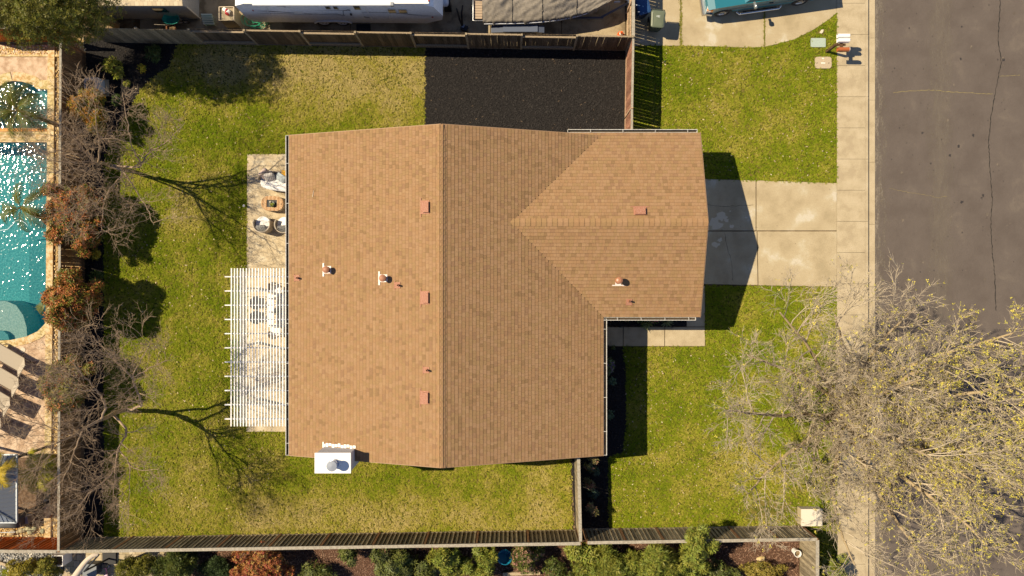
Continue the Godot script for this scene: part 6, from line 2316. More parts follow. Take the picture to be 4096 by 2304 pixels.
func build_north_yard() -> void:
	build_caravan()
	build_boat()
	# shed with pale shingles
	var c := W(797, 77)
	var t := thing("garden_shed", "grey shed with pale shingle roof beside the plywood box", "shed", Vector3(c.x - 2.2, 0, c.z - 1.5))
	var xl := c.x - 4.3
	var mb := MB.new()
	mb.box(Vector3((xl + c.x) / 2, 0.87, c.z - 1.5), Vector3(c.x - xl, 1.74, 3.0))
	part(t, "wall", mb, ground_mat([[0.3, 0.34, 0.33, 0.31], [0.7, 0.44, 0.42, 0.38]], 0.02, Vector3(3, 0.5, 3), 0.9, 130, 0.25, 2.0))
	mb = MB.new()
	mb.q(Vector3(xl - 0.1, 1.76, c.z + 0.06), Vector3(c.x + 0.03, 1.76, c.z + 0.06), Vector3(c.x + 0.03, 2.5, c.z - 2.0), Vector3(xl - 0.1, 2.5, c.z - 2.0))
	mb.q(Vector3(xl - 0.1, 1.72, c.z + 0.06), Vector3(xl - 0.1, 2.46, c.z - 2.0), Vector3(c.x + 0.03, 2.46, c.z - 2.0), Vector3(c.x + 0.03, 1.72, c.z + 0.06))
	mb.q(Vector3(xl - 0.1, 1.70, c.z + 0.062), Vector3(c.x + 0.03, 1.70, c.z + 0.062), Vector3(c.x + 0.03, 1.78, c.z + 0.062), Vector3(xl - 0.1, 1.78, c.z + 0.062))
	var roof := part(t, "roof", mb, plain(0.40, 0.34, 0.25, 0.9))
	for r in 4:
		for k in 24:
			mb = MB.new()
			var x := xl - 0.05 + k * 0.182 + (0.09 if r % 2 else 0.0)
			if x > c.x - 0.08:
				continue
			mb.box(Vector3(x + 0.09, 1.795 + r * 0.0575, c.z - 0.035 - r * 0.16), Vector3(0.172, 0.012, 0.18), Basis(Vector3(1, 0, 0), 0.32))
			part(roof, "shingle", mb, pick([plain(0.56, 0.46, 0.31, 0.9), plain(0.50, 0.41, 0.28, 0.9), plain(0.60, 0.50, 0.35, 0.9)]))
	mb = MB.new()
	mb.box(Vector3(c.x - 1.2, 1.15, c.z + 0.012), Vector3(0.55, 0.45, 0.03))
	part(t, "shed_window", mb, M.glass)
	mb = MB.new()
	mb.box(Vector3(c.x + 0.05, 0.75, c.z - 1.0), Vector3(0.05, 1.5, 0.06))
	mb.box(Vector3(c.x + 0.05, 0.75, c.z - 0.02), Vector3(0.05, 1.5, 0.06))
	part(t, "corner_trim", mb, plain(0.52, 0.46, 0.36, 0.8))
	# wheelbarrow
	var o := W(705, 92)
	t = thing("wheelbarrow", "teal wheelbarrow in the shade of the shed", "wheelbarrow", o)
	mb = MB.new()
	var teal := plain(0.02, 0.26, 0.22, 0.45)
	mb.lathe([Vector2(0.12, 0.30), Vector2(0.20, 0.32), Vector2(0.30, 0.55), Vector2(0.31, 0.56), Vector2(0.29, 0.55), Vector2(0.19, 0.34), Vector2(0.0, 0.33)], o, 20, Basis(Vector3(1.25, 0, 0), Vector3.UP, Vector3(0, 0, 0.8)))
	part(t, "tray", mb, teal)
	for s in [-1, 1]:
		mb = MB.new()
		mb.tube([o + Vector3(0.4, 0.25, 0.05 * s), o + Vector3(-0.2, 0.32, 0.2 * s), o + Vector3(-0.75, 0.5, 0.24 * s)], [0.016, 0.016, 0.016], 6)
		part(t, "handle", mb, plain(0.35, 0.3, 0.24, 0.7))
		mb = MB.new()
		mb.tube([o + Vector3(-0.25, 0.32, 0.2 * s), o + Vector3(-0.25, 0.0, 0.2 * s)], [0.014, 0.014], 6)
		part(t, "leg", mb, M.dark)
	wheel(t, o + Vector3(0.5, 0.17, 0), Vector3(0, 0, 1), 0.17, 0.07, M.grey_steel)
	o = W(695, 118)
	t = thing("clay_pot", "brown clay pot on the ground below the wheelbarrow", "pot", o)
	mb = MB.new()
	mb.lathe([Vector2(0.13, 0.0), Vector2(0.2, 0.28), Vector2(0.22, 0.3), Vector2(0.18, 0.3), Vector2(0.16, 0.2), Vector2(0.0, 0.2)], o, 18)
	part(t, "body", mb, plain(0.30, 0.12, 0.05, 0.8))
	mb = MB.new()
	mb.lathe([Vector2(0.16, 0.0), Vector2(0.16, 0.215), Vector2(0.0, 0.22)], o, 14)
	part(t, "soil", mb, M.soil)
	# plywood box with two cans
	var a := W(877, 28, 0.95)
	var b := W(935, 82, 0.95)
	o = Vector3((a.x + b.x) / 2, 0, (a.z + b.z) / 2)
	t = thing("plywood_box", "open plywood box on end between shed and trailer", "box", o)
	var ply := ground_mat([[0.3, 0.30, 0.25, 0.17], [0.7, 0.46, 0.39, 0.28]], 0.03, Vector3(3, 0.8, 1.0), 0.85, 131, 0.25, 2.0)
	mb = MB.new()
	mb.box(o + Vector3(0, 0.45, 0), Vector3(b.x - a.x, 0.9, b.z - a.z))
	part(t, "body", mb, ply)
	var rim_ := plain(0.55, 0.46, 0.34, 0.8)
	for k in [[0, -1], [0, 1], [-1, 0], [1, 0]]:
		mb = MB.new()
		mb.box(o + Vector3(k[0] * (b.x - a.x) / 2, 0.93, k[1] * (b.z - a.z) / 2), Vector3(0.025 if k[0] else b.x - a.x - 0.03, 0.1, 0.025 if k[1] else b.z - a.z + 0.02))
		part(t, "edge_board", mb, rim_ if k[1] <= 0 else ply)
	for k in [["red and white paint can lying on the plywood box", 902, 40], ["pale paint can with red lid on the plywood box", 911, 50]]:
		var w := W(k[1], k[2], 1.0)
		w.y = 0.90
		var can := thing("paint_can", k[0], "can", w, "cans on the plywood box")
		mb = MB.new()
		var lay := turn_to(Vector3(0.9, 0.25, 0.5) if k[1] < 905 else Vector3(-0.3, 0.3, 0.9))
		mb.lathe([Vector2(0.0, -0.1), Vector2(0.085, -0.1), Vector2(0.085, 0.1), Vector2(0.07, 0.105)], w + Vector3(0, 0.1, 0), 16, lay)
		part(can, "body", mb, M.white)
		mb = MB.new()
		mb.lathe([Vector2(0.088, 0.045), Vector2(0.088, 0.1), Vector2(0.075, 0.108), Vector2(0.0, 0.108)], w + Vector3(0, 0.1, 0), 16, lay)
		part(can, "lid", mb, plain(0.42, 0.02, 0.03, 0.5))
	# stacked folding chairs
	for i in 5:
		o = W(846, 76 + i * 7, 0.0)
		var words: String = ["first", "second", "third", "fourth", "fifth"][i]
		t = thing("folding_chair", "%s pale green folding chair of the stack, counted from the shed side" % words, "chair", o, "folding chairs stacked by the plywood box")
		mb = MB.new()
		var h := 0.55 - i * 0.06
		mb.box(o + Vector3(0, h, 0), Vector3(0.48, 0.03, 0.07), Basis(Vector3(0, 0, 1), -0.03 * i))
		part(t, "back_slat", mb, plain(0.50, 0.58, 0.48, 0.6))
		mb = MB.new()
		mb.box(o + Vector3(0, h - 0.13, 0.0), Vector3(0.44, 0.03, 0.05))
		part(t, "seat_slat", mb, plain(0.04, 0.22, 0.15, 0.6))
		for s in [-1, 1]:
			mb = MB.new()
			mb.tube([o + Vector3(0.22 * s, 0, 0.01), o + Vector3(0.22 * s, h - 0.02, 0)], [0.012, 0.012], 6)
			part(t, "leg", mb, plain(0.50, 0.58, 0.48, 0.6))
	# green hose heap
	o = W(1035, 88)
	t = thing("garden_hose", "tangled green garden hose heaped behind the trailer", "hose", o)
	mb = MB.new()
	var pts := []
	for i in 150:
		var k := i * 0.42
		var r := 0.28 + 0.16 * sin(i * 0.21) + rng.randfn(0, 0.03)
		pts.append(o + Vector3(cos(k) * r * 1.2 + 0.15 * sin(i * 0.05), 0.03 + 0.0025 * i + 0.04 * absf(sin(i * 0.9)), sin(k) * r * 0.8))
	mb.tube(pts, range(150).map(func(_i): return 0.016), 5, false)
	part(t, "coil", mb, plain(0.02, 0.30, 0.16, 0.4))
	# black tow bar
	o = W(1850, 112)
	t = thing("tow_bar", "black forked tow bar leaning over the trailer pad", "tow bar", o)
	for k in [[[1826, 33, 0.9], [1838, 75, 0.6], [1849, 104, 0.2]], [[1851, 20, 0.9], [1846, 55, 0.7], [1850, 100, 0.25]]]:
		mb = MB.new()
		var l := []
		for e in k:
			l.append(W(e[0], e[1], e[2]))
		mb.tube(l, [0.03, 0.045, 0.04], 8)
		part(t, "arm", mb, M.dark)
	mb = MB.new()
	mb.box(W(1857, 113, 0.1), Vector3(0.3, 0.18, 0.22), Basis(Vector3.UP, -0.3))
	part(t, "base", mb, M.dark)
	mb = MB.new()
	mb.box(W(1852, 104, 0.22), Vector3(0.12, 0.05, 0.14), Basis(Vector3.UP, -0.3))
	part(t, "hinge", mb, M.grey_steel)
	o = W(1784, 30)
	t = thing("outboard_motor", "outboard motor with white cowl behind the trailer's nose", "motor", o)
	mb = MB.new()
	mb.pillow(W(1780, 5, 0.9), Vector3(0.32, 0.36, 0.46), Basis(), 0.6)
	part(t, "cowl", mb, plain(0.55, 0.58, 0.62, 0.3))
	mb = MB.new()
	mb.box(W(1790, 22, 0.45), Vector3(0.3, 0.9, 0.24))
	part(t, "stand", mb, M.dark)
	o = W(2478, 168)
	t = thing("traffic_cone", "small orange cone showing over the dark picket fence", "cone", W(2482, 140))
	mb = MB.new()
	mb.lathe([Vector2(0.15, 0.0), Vector2(0.15, 0.03), Vector2(0.10, 0.03), Vector2(0.03, 0.45), Vector2(0.0, 0.45)], W(2482, 140), 16)
	part(t, "body", mb, plain(0.72, 0.10, 0.01, 0.5))
	mb = MB.new()
	mb.lathe([Vector2(0.079, 0.2), Vector2(0.059, 0.3)], W(2482, 140), 16)
	part(t, "band", mb, M.white)
	# condenser in the shaded corner bed
	o = W(374, 344)
	t = thing("condenser_unit", "square pale condenser unit with round fan opening in the shaded bed", "air conditioner", o)
	a = W(337, 310, 0.55)
	b = W(396, 366, 0.55)
	o = Vector3((a.x + b.x) / 2, 0, (a.z + b.z) / 2)
	mb = MB.new()
	mb.extrude(round_rect(b.x - a.x, b.z - a.z, 0.06, 3), o + Vector3(0, 0.06, 0), Basis(Vector3(1, 0, 0), Vector3(0, 0, 1), Vector3.UP), 0.50)
	part(t, "casing", mb, plain(0.50, 0.52, 0.53, 0.5))
	mb = MB.new()
	mb.box(o + Vector3(0.06, 0.035, 0.02), Vector3(0.85, 0.07, 0.72))
	part(t, "pad", mb, M.walk)
	mb = MB.new()
	mb.lathe([Vector2(0.21, 0.56), Vector2(0.21, 0.57), Vector2(0.0, 0.572)], o + Vector3(-0.05, 0, 0), 24)
	var fan := part(t, "fan_opening", mb, M.dark)
	for i in 4:
		mb = MB.new()
		var ring := []
		for j in 25:
			var w := TAU * j / 24
			ring.append(o + Vector3(-0.05 + cos(w) * 0.05 * (i + 1), 0.585, sin(w) * 0.05 * (i + 1)))
		mb.tube(ring, range(25).map(func(_k): return 0.004), 4, false)
		part(fan, "grille_ring", mb, M.grey_steel)


func build_truck() -> void:
	var ax := W(2880, 60)
	var f := Vector3(-0.99, 0, 0.14).normalized()
	var s := Vector3(0.14, 0, 0.99).normalized()
	var o := ax + s * 0.06
	var t := thing("pickup_truck", "teal pickup truck parked on the neighbour's driveway", "truck", o - s * 0.85 - f * 1.7)
	var teal := plain(0.008, 0.13, 0.175, 0.22)
	teal.clearcoat_enabled = true
	teal.clearcoat = 0.8
	var B := Basis(-f, Vector3.UP, s)
	var arch := func(c: float) -> Array:
		var out := []
		for i in 11:
			var a := PI - PI * i / 10.0
			out.append(Vector2(c + cos(a) * 0.44, 0.36 + sin(a) * 0.44))
		return out
	var poly := PackedVector2Array([Vector2(-0.82, 0.45)])
	poly.append_array(PackedVector2Array(arch.call(0.0)))
	poly.append_array(PackedVector2Array([Vector2(0.46, 0.42), Vector2(2.95, 0.42)]))
	poly.append_array(PackedVector2Array(arch.call(3.45)))
	poly.append_array(PackedVector2Array([Vector2(4.5, 0.5), Vector2(4.5, 1.2), Vector2(0.75, 1.2), Vector2(-0.5, 1.12), Vector2(-0.78, 1.02), Vector2(-0.82, 0.85)]))
	var mb := MB.new()
	mb.extrude(poly, o - s * 1.78, B, 1.78)
	part(t, "body", mb, teal)
	mb = MB.new()
	var rows := []
	for k in [[1.19, 0.0], [1.27, 0.03], [1.65, 0.16], [1.80, 0.24], [1.84, 0.40]]:
		var row := PackedVector3Array()
		for e in [[0.75 + (k[0] - 1.19) * 1.0, 0.0], [2.55 - (k[0] - 1.19) * 0.35, 0.0], [2.55 - (k[0] - 1.19) * 0.35, 1.0], [0.75 + (k[0] - 1.19) * 1.0, 1.0], [0.75 + (k[0] - 1.19) * 1.0, 0.0]]:
			row.append(o - f * e[0] - s * lerpf(k[1] + 0.03, 1.75 - k[1], e[1]) + Vector3(0, k[0], 0))
		rows.append(row)
	for i in rows.size() - 1:
		for j in 4:
			mb.q(rows[i][j], rows[i][j + 1], rows[i + 1][j + 1], rows[i + 1][j])
	var r: PackedVector3Array = rows[-1]
	mb.q(r[0], r[1], r[2], r[3])
	part(t, "cabin", mb, teal)
	for e in [[1.25, 1.95], [2.02, 2.35]]:
		mb = MB.new()
		var lift := func(x: float, y: float) -> Vector3: return o - f * x - s * (0.03 + (y - 1.27) * 0.36 - 0.004 + 0.026) + Vector3(0, y, 0) + s * 0.03
		mb.q(lift.call(e[0], 1.31), lift.call(e[1], 1.31), lift.call(e[1] - 0.05, 1.63), lift.call(e[0] + 0.12, 1.63))
		part(t, "window", mb, M.glass)
	mb = MB.new()
	mb.box(o - f * (-0.86) - s * 0.89 + Vector3(0, 0.52, 0), Vector3(0.16, 0.2, 1.82), B)
	mb.box(o - f * (-0.72) - s * 0.02 + Vector3(0, 0.52, 0), Vector3(0.42, 0.18, 0.1), B.rotated(Vector3.UP, -0.25))
	part(t, "bumper", mb, plain(0.42, 0.42, 0.42, 0.25, 0.9))
	mb = MB.new()
	mb.box(o + f * 0.74 - s * 0.10 + Vector3(0, 0.90, 0), Vector3(0.16, 0.17, 0.26), B.rotated(Vector3.UP, -0.3))
	part(t, "headlight", mb, plain(0.6, 0.6, 0.58, 0.1))
	mb = MB.new()
	mb.box(o + f * 0.70 - s * 0.03 + Vector3(0, 0.90, 0), Vector3(0.26, 0.18, 0.10), B.rotated(Vector3.UP, -0.12))
	part(t, "turn_signal", mb, plain(0.75, 0.22, 0.01, 0.15))
	mb = MB.new()
	mb.tube([o - f * 0.62 + s * 0.02 + Vector3(0, 0.36, 0), o - f * 0.72 + s * 0.12 + Vector3(0, 0.34, 0), o - f * 2.5 + s * 0.12 + Vector3(0, 0.34, 0), o - f * 2.6 + s * 0.02 + Vector3(0, 0.36, 0)], [0.04, 0.045, 0.045, 0.04], 8)
	part(t, "side_step", mb, plain(0.62, 0.64, 0.68, 0.2, 0.9))
	mb = MB.new()
	mb.box(o - f * 1.65 + s * 0.075 + Vector3(0, 0.34, 0), Vector3(1.5, 0.02, 0.1), B)
	part(t, "step_tread", mb, M.dark)
	mb = MB.new()
	mb.pillow(o - f * 1.12 + s * 0.22 + Vector3(0, 1.36, 0), Vector3(0.13, 0.22, 0.22), B, 0.6)
	mb.bar(o - f * 1.12 + s * 0.0 + Vector3(0, 1.28, 0), o - f * 1.12 + s * 0.2 + Vector3(0, 1.33, 0), 0.08, 0.05)
	part(t, "mirror", mb, plain(0.30, 0.32, 0.32, 0.2, 0.5))
	mb = MB.new()
	mb.box(o - f * 1.75 + s * 0.006 + Vector3(0, 0.76, 0), Vector3(3.2, 0.05, 0.014), B)
	part(t, "side_moulding", mb, plain(0.13, 0.13, 0.12, 0.5))
	for x in [0.92, 2.1]:
		mb = MB.new()
		mb.box(o - f * x + s * 0.001 + Vector3(0, 0.76, 0), Vector3(0.012, 0.55, 0.008), B)
		part(t, "door_gap", mb, M.dark)
	mb = MB.new()
	mb.box(o - f * 1.98 + s * 0.012 + Vector3(0, 0.92, 0), Vector3(0.16, 0.035, 0.03), B)
	part(t, "door_handle", mb, M.dark)
	for x in [0.0, 3.45]:
		for k in [0.10, 1.68]:
			wheel(t, o - f * x - s * k + Vector3(0, 0.36, 0), s if k < 1 else -s, 0.36, 0.22, plain(0.5, 0.5, 0.5, 0.3, 0.8), 0.62)


func bin(label: String, px: float, py: float, turn: float, col: Material, dark: Material, text: bool) -> void:
	var o := W(px, py, 1.0)
	o.y = 0.02
	var t := thing("wheeled_bin", label, "bin", o, "wheeled bins beside the side fence")
	var b := Basis(Vector3.UP, turn)
	var rows := []
	for k in [[0.04, 0.46, 0.48], [0.3, 0.5, 0.54], [0.92, 0.58, 0.66]]:
		var row := PackedVector3Array()
		for p in round_rect(k[1], k[2], 0.07, 3):
			row.append(o + b.x * p.x + b.z * p.y + Vector3(0, k[0], 0))
		row.append(row[0])
		rows.append(row)
	var mb := MB.new()
	mb.grid(rows, false, true)
	part(t, "body", mb, dark)
	mb = MB.new()
	var lid := []
	for k in [[0.93, 0.60, 0.72], [0.97, 0.63, 0.75], [1.0, 0.60, 0.72], [1.03, 0.46, 0.58], [1.035, 0.02, 0.02]]:
		var row := PackedVector3Array()
		for p in round_rect(k[1], k[2], minf(0.09, k[1] / 2.1), 3):
			row.append(o + b.x * p.x * (0.92 if p.y > 0 else 1.0) + b.z * p.y + Vector3(0, k[0], 0))
		row.append(row[0])
		lid.append(row)
	mb.grid(lid, false, true)
	var l := part(t, "lid", mb, col)
	for s in [-1, 1]:
		mb = MB.new()
		mb.bar(o + b.x * 0.23 * s - b.z * 0.22 + Vector3(0, 1.035, 0), o + b.x * 0.2 * s + b.z * 0.27 + Vector3(0, 1.03, 0), 0.02, 0.014)
		part(l, "rib", mb, col)
	mb = MB.new()
	mb.tube([o + b.x * 0.26 - b.z * 0.40 + Vector3(0, 0.98, 0), o - b.x * 0.26 - b.z * 0.40 + Vector3(0, 0.98, 0)], [0.02, 0.02], 8)
	for s in [-1, 1]:
		mb.bar(o + b.x * 0.26 * s - b.z * 0.32 + Vector3(0, 0.96, 0), o + b.x * 0.26 * s - b.z * 0.41 + Vector3(0, 0.98, 0), 0.03, 0.04)
	part(t, "handle", mb, dark)
	for s in [-1, 1]:
		wheel(t, o + b.x * 0.28 * s - b.z * 0.26 + Vector3(0, 0.13, 0), b.x * s, 0.13, 0.05, M.rubber)
	if text:   # two worn, unreadable lines of pale print
		for k in [[-0.125, 0.030, 7], [-0.085, 0.034, 7], [-0.052, 0.014, 4]]:
			var x := -0.085 if k[2] == 7 else -0.03
			mb = MB.new()
			for i in k[2]:
				var w := rng.randf_range(0.014, 0.022)
				mb.box(o + b.x * (x + w / 2) + b.z * k[0] + Vector3(0, 1.0405, 0), Vector3(w, 0.003, k[1] * rng.randf_range(0.6, 1.0)), b)
				x += w + 0.005
			part(l, "worn_print", mb, plain(0.46, 0.50, 0.46, 0.7))


func build_street_side() -> void:
	build_truck()
	bin("olive green wheeled bin standing in the sun beside the fence shadow", 2632, 76, -0.08, plain(0.11, 0.13, 0.085, 0.45), plain(0.05, 0.062, 0.042, 0.5), true)
	bin("blue wheeled bin standing in the fence's shade", 2572, 22, 0.28, plain(0.02, 0.06, 0.16, 0.35), plain(0.012, 0.03, 0.085, 0.5), false)
	# cluster of letterboxes on one post
	var o := W(3306, 207)
	var t := thing("mailbox_post", "dark wooden post and bracket carrying three letterboxes", "post", o)
	var dark := wood(0.12, 0.075, 0.04, 1)
	var mb := MB.new()
	mb.box(o + Vector3(0, 0.52, 0), Vector3(0.1, 1.04, 0.1))
	part(t, "post", mb, dark)
	mb = MB.new()
	mb.bar(o + Vector3(0.22, 1.02, -0.42), o + Vector3(0.22, 1.02, 0.33), 0.14, 0.04)
	mb.bar(o + Vector3(-0.03, 0.97, 0), o + Vector3(0.42, 0.97, 0), 0.09, 0.05)
	part(t, "bracket", mb, dark)
	var gap := [["white domed letterbox farthest from the lawn lid pair", 3358, 155, M.white], ["white domed letterbox in the middle of the three", 3357, 172, M.white], ["rust-brown letterbox nearest the beige meter lid", 3362, 194, plain(0.36, 0.10, 0.025, 0.5)]]
	for i in 3:
		var h := 1.07
		var c := W(gap[i][1], gap[i][2], h)
		var at := Vector3(o.x + 0.24, h - 0.03, [-0.33, -0.135, 0.25][i] + o.z)
		var lb := thing("letterbox", gap[i][0], "letterbox", at, "letterboxes on the wooden post")
		var prof := PackedVector2Array()
		prof.append(Vector2(-0.085, 0.0))
		for k in 11:
			var w := PI * k / 10.0
			prof.append(Vector2(-cos(w) * 0.085, 0.11 + sin(w) * 0.085))
		prof.append(Vector2(0.085, 0.0))
		mb = MB.new()
		mb.extrude(prof, at + Vector3(-0.24, 0.006, 0), Basis(Vector3(0, 0, -1), Vector3.UP, Vector3(1, 0, 0)), 0.49)
		part(lb, "shell", mb, gap[i][3])
		mb = MB.new()
		mb.extrude(prof, at + Vector3(0.25, 0.008, 0), Basis(Vector3(0, 0, -1.03), Vector3.UP * 1.02, Vector3(1, 0, 0)), 0.02)
		part(lb, "door", mb, M.white if i < 2 else plain(0.6, 0.52, 0.46, 0.5))
		mb = MB.new()
		mb.box(at + Vector3(0.28, 0.19, 0), Vector3(0.05, 0.02, 0.03))
		part(lb, "latch", mb, M.dark)
	# lids in the verge
	t = thing("utility_cover", "pale green rectangular utility lid in the verge", "utility cover", W(3272, 171))
	mb = MB.new()
	mb.extrude(round_rect(0.66, 0.40, 0.03, 2), W(3272, 171) - Vector3(0, 0.05, 0), Basis(Vector3(1, 0, 0), Vector3(0, 0, 1), Vector3.UP), 0.082)
	part(t, "lid", mb, ground_mat([[0.3, 0.36, 0.44, 0.38], [0.7, 0.46, 0.54, 0.47]], 0.05, Vector3.ONE, 0.8, 140, 0.25, 2.0))
	t = thing("utility_cover", "rounded beige meter lid with two white plates in the verge", "utility cover", W(3292, 251))
	mb = MB.new()
	mb.extrude(round_rect(0.74, 0.52, 0.13, 5), W(3292, 251) - Vector3(0, 0.05, 0), Basis(Vector3(1, 0, 0), Vector3(0, 0, 1), Vector3.UP), 0.084)
	part(t, "lid", mb, ground_mat([[0.3, 0.47, 0.375, 0.255], [0.7, 0.54, 0.44, 0.31]], 0.05, Vector3.ONE, 0.8, 141, 0.25, 2.0))
	mb = MB.new()
	mb.box(W(3291, 253) + Vector3(0, 0.036, 0), Vector3(0.18, 0.006, 0.05))
	mb.extrude(circle(0.055, 14, 1.0, 0.6), W(3291, 234) + Vector3(0, 0.034, 0), Basis(Vector3(1, 0, 0), Vector3(0, 0, 1), Vector3.UP), 0.005)
	part(t, "plate", mb, plain(0.72, 0.68, 0.6, 0.6))
	mb = MB.new()
	for px in [3267, 3314]:
		mb.box(W(px, 253) + Vector3(0, 0.035, 0), Vector3(0.06, 0.004, 0.025), Basis(Vector3.UP, 0.4))
	part(t, "pick_hole", mb, M.dark)
	t = thing("utility_cover", "small broken pale lid in the verge above the green one", "utility cover", W(3286, 127))
	mb = MB.new()
	mb.extrude(PackedVector2Array([Vector2(-0.10, 0.06), Vector2(-0.02, -0.08), Vector2(0.08, -0.09), Vector2(0.06, 0.02), Vector2(0.0, 0.09)]), W(3286, 127) - Vector3(0, 0.03, 0), Basis(Vector3(1, 0, 0), Vector3(0, 0, 1), Vector3.UP), 0.07)
	part(t, "lid", mb, plain(0.60, 0.50, 0.38, 0.8))
	t = thing("utility_box", "square pale concrete utility box by the fence end under the street tree", "utility box", W(3225, 2040))
	var a := W(3204, 2036, 0.45)
	var b := W(3289, 2104, 0.45)
	var c := Vector3((a.x + b.x) / 2, 0.22, (a.z + b.z) / 2)
	mb = MB.new()
	mb.box(c, Vector3(b.x - a.x - 0.02, 0.44, b.z - a.z - 0.02))
	part(t, "body", mb, M.walk)
	mb = MB.new()
	mb.box(c + Vector3(0, 0.235, 0), Vector3(b.x - a.x, 0.035, b.z - a.z))
	part(t, "lid", mb, plain(0.60, 0.54, 0.43, 0.8))
	# sprinkler stake on the upper front lawn
	t = thing("sprinkler_head", "tiny sprinkler on a stake at the fence shadow's edge", "sprinkler", W(2655, 252))
	mb = MB.new()
	mb.tube([W(2655, 252), W(2655, 252) + Vector3(0, 0.22, 0)], [0.012, 0.012], 6)
	part(t, "stake", mb, M.dark)
	mb = MB.new()
	mb.lathe([Vector2(0.03, 0.2), Vector2(0.04, 0.24), Vector2(0.0, 0.25)], W(2655, 252), 10)
	part(t, "head", mb, M.dark)


func build_south_garden() -> void:
	var mb := MB.new()
	mb.prism(PackedVector2Array([Vector2(-14.2, 10.9), Vector2(12.75, 10.55), Vector2(12.75, 20), Vector2(-14.2, 20)]), -0.2, -0.002)
	struct("garden_bed", mb, M.bark)
	# loose bark on the bed
	var r := RandomNumberGenerator.new()
	r.seed = 401
	var where := []
	var tint := []
	var chip := BoxMesh.new()
	chip.size = Vector3(0.07, 0.012, 0.02)
	for p in scatter(P2([[760, 2180], [3200, 2160], [3200, 2320], [760, 2320]]), 130, 402):
		where.append(Transform3D(Basis(Vector3.UP, r.randf() * TAU).rotated(Vector3(1, 0, 0), r.randf_range(-0.4, 0.4)), Vector3(p.x, 0.012, p.y)))
		tint.append(Color(0.20, 0.10, 0.065).lerp(Color(0.38, 0.25, 0.175), r.randf()) * r.randf_range(0.5, 1.1))
	var o := copies(self, "bark_chips", chip, M.tint, where, tint, "stuff")
	o.set_meta("label", "red-brown bark chips strewn under the southern shrubs")
	o.set_meta("category", "bark")
	# shrubs behind the south fence
	var ole := sprig(10, 0.17, 0.032, 0.10, 30, 0.35)
	var feather := sprig(9, 0.16, 0.022, 0.16, 31, 0.8)
	var tiny := sprig(8, 0.08, 0.03, 0.08, 32, 0.5)
	var oleander := [Color(0.12, 0.155, 0.035), Color(0.14, 0.15, 0.04), Color(0.125, 0.14, 0.055), Color(0.15, 0.165, 0.045)]
	var bright := [Color(0.19, 0.235, 0.035), Color(0.225, 0.225, 0.04), Color(0.20, 0.24, 0.05), Color(0.25, 0.245, 0.045)]
	var fern := [Color(0.09, 0.12, 0.025), Color(0.105, 0.115, 0.025), Color(0.09, 0.115, 0.035)]
	var fire := [Color(0.24, 0.08, 0.035), Color(0.30, 0.10, 0.04), Color(0.38, 0.19, 0.05), Color(0.44, 0.28, 0.085), Color(0.32, 0.07, 0.05)]
	var g := "shrubs behind the south fence"
	shrub("garden_shrub", "dark feathery conifer at the end of the paver path", "shrub", 715, 2262, 0.9, [[Vector3(0, 0.8, 0), Vector3(0.5, 0.8, 0.55)], [Vector3(-0.15, 0.7, -0.4), Vector3(0.35, 0.6, 0.4)]], 1300, feather, fern, 0.9, g)
	shrub("garden_shrub", "low dim conifer between feathery conifer and flame-red shrub", "shrub", 850, 2282, 0.5, [[Vector3(0, 0.45, 0), Vector3(0.75, 0.45, 0.5)]], 900, feather, [Color(0.05, 0.075, 0.028), Color(0.06, 0.09, 0.032)], 0.8, g)
	shrub("garden_shrub", "wide flame-red and ochre shrub behind the slatted fence", "shrub", 1035, 2268, 1.1, [[Vector3(0, 1.0, 0), Vector3(0.95, 0.7, 0.7)], [Vector3(0.35, 1.1, -0.35), Vector3(0.6, 0.6, 0.5)], [Vector3(-0.6, 0.9, 0.3), Vector3(0.6, 0.6, 0.5)], [Vector3(0.8, 0.8, 0.3), Vector3(0.5, 0.5, 0.5)]], 2600, tiny, fire, 1.0, g)
	shrub("garden_shrub", "small oleander close against the fence cap", "shrub", 1392, 2214, 0.9, [[Vector3(0, 0.9, 0), Vector3(0.36, 0.5, 0.36)]], 260, ole, oleander, 0.9, g)
	shrub("garden_shrub", "wide mottled oleander with bare pinkish gaps", "shrub", 1565, 2252, 1.0, [[Vector3(0, 1.0, 0), Vector3(0.8, 0.7, 0.6)], [Vector3(0.55, 0.8, 0.35), Vector3(0.5, 0.6, 0.45)], [Vector3(-0.35, 0.8, 0.3), Vector3(0.5, 0.6, 0.4)]], 1000, ole, oleander, 0.95, g)
	shrub("garden_shrub", "dense bright oleander left of the blue basket", "shrub", 1792, 2238, 1.2, [[Vector3(0, 1.1, 0), Vector3(0.62, 0.7, 0.55)], [Vector3(0.35, 0.9, 0.45), Vector3(0.6, 0.6, 0.4)], [Vector3(-0.25, 1.0, 0.1), Vector3(0.5, 0.6, 0.4)]], 1300, ole, bright, 0.95, g)
	shrub("garden_shrub", "upright oleander touching the blue basket", "shrub", 1945, 2250, 1.0, [[Vector3(0, 0.95, -0.2), Vector3(0.42, 0.6, 0.5)], [Vector3(-0.1, 0.8, 0.4), Vector3(0.42, 0.6, 0.4)]], 800, ole, bright, 0.9, g)
	shrub("garden_shrub", "small-leaved shrub with pink flecks beyond the blue basket", "shrub", 2098, 2232, 0.9, [[Vector3(0, 0.85, -0.1), Vector3(0.62, 0.6, 0.5)], [Vector3(0.1, 0.7, 0.35), Vector3(0.55, 0.5, 0.4)]], 1500, tiny, [Color(0.05, 0.065, 0.015), Color(0.10, 0.12, 0.025), Color(0.18, 0.19, 0.05), Color(0.42, 0.22, 0.16)], 0.85, g)
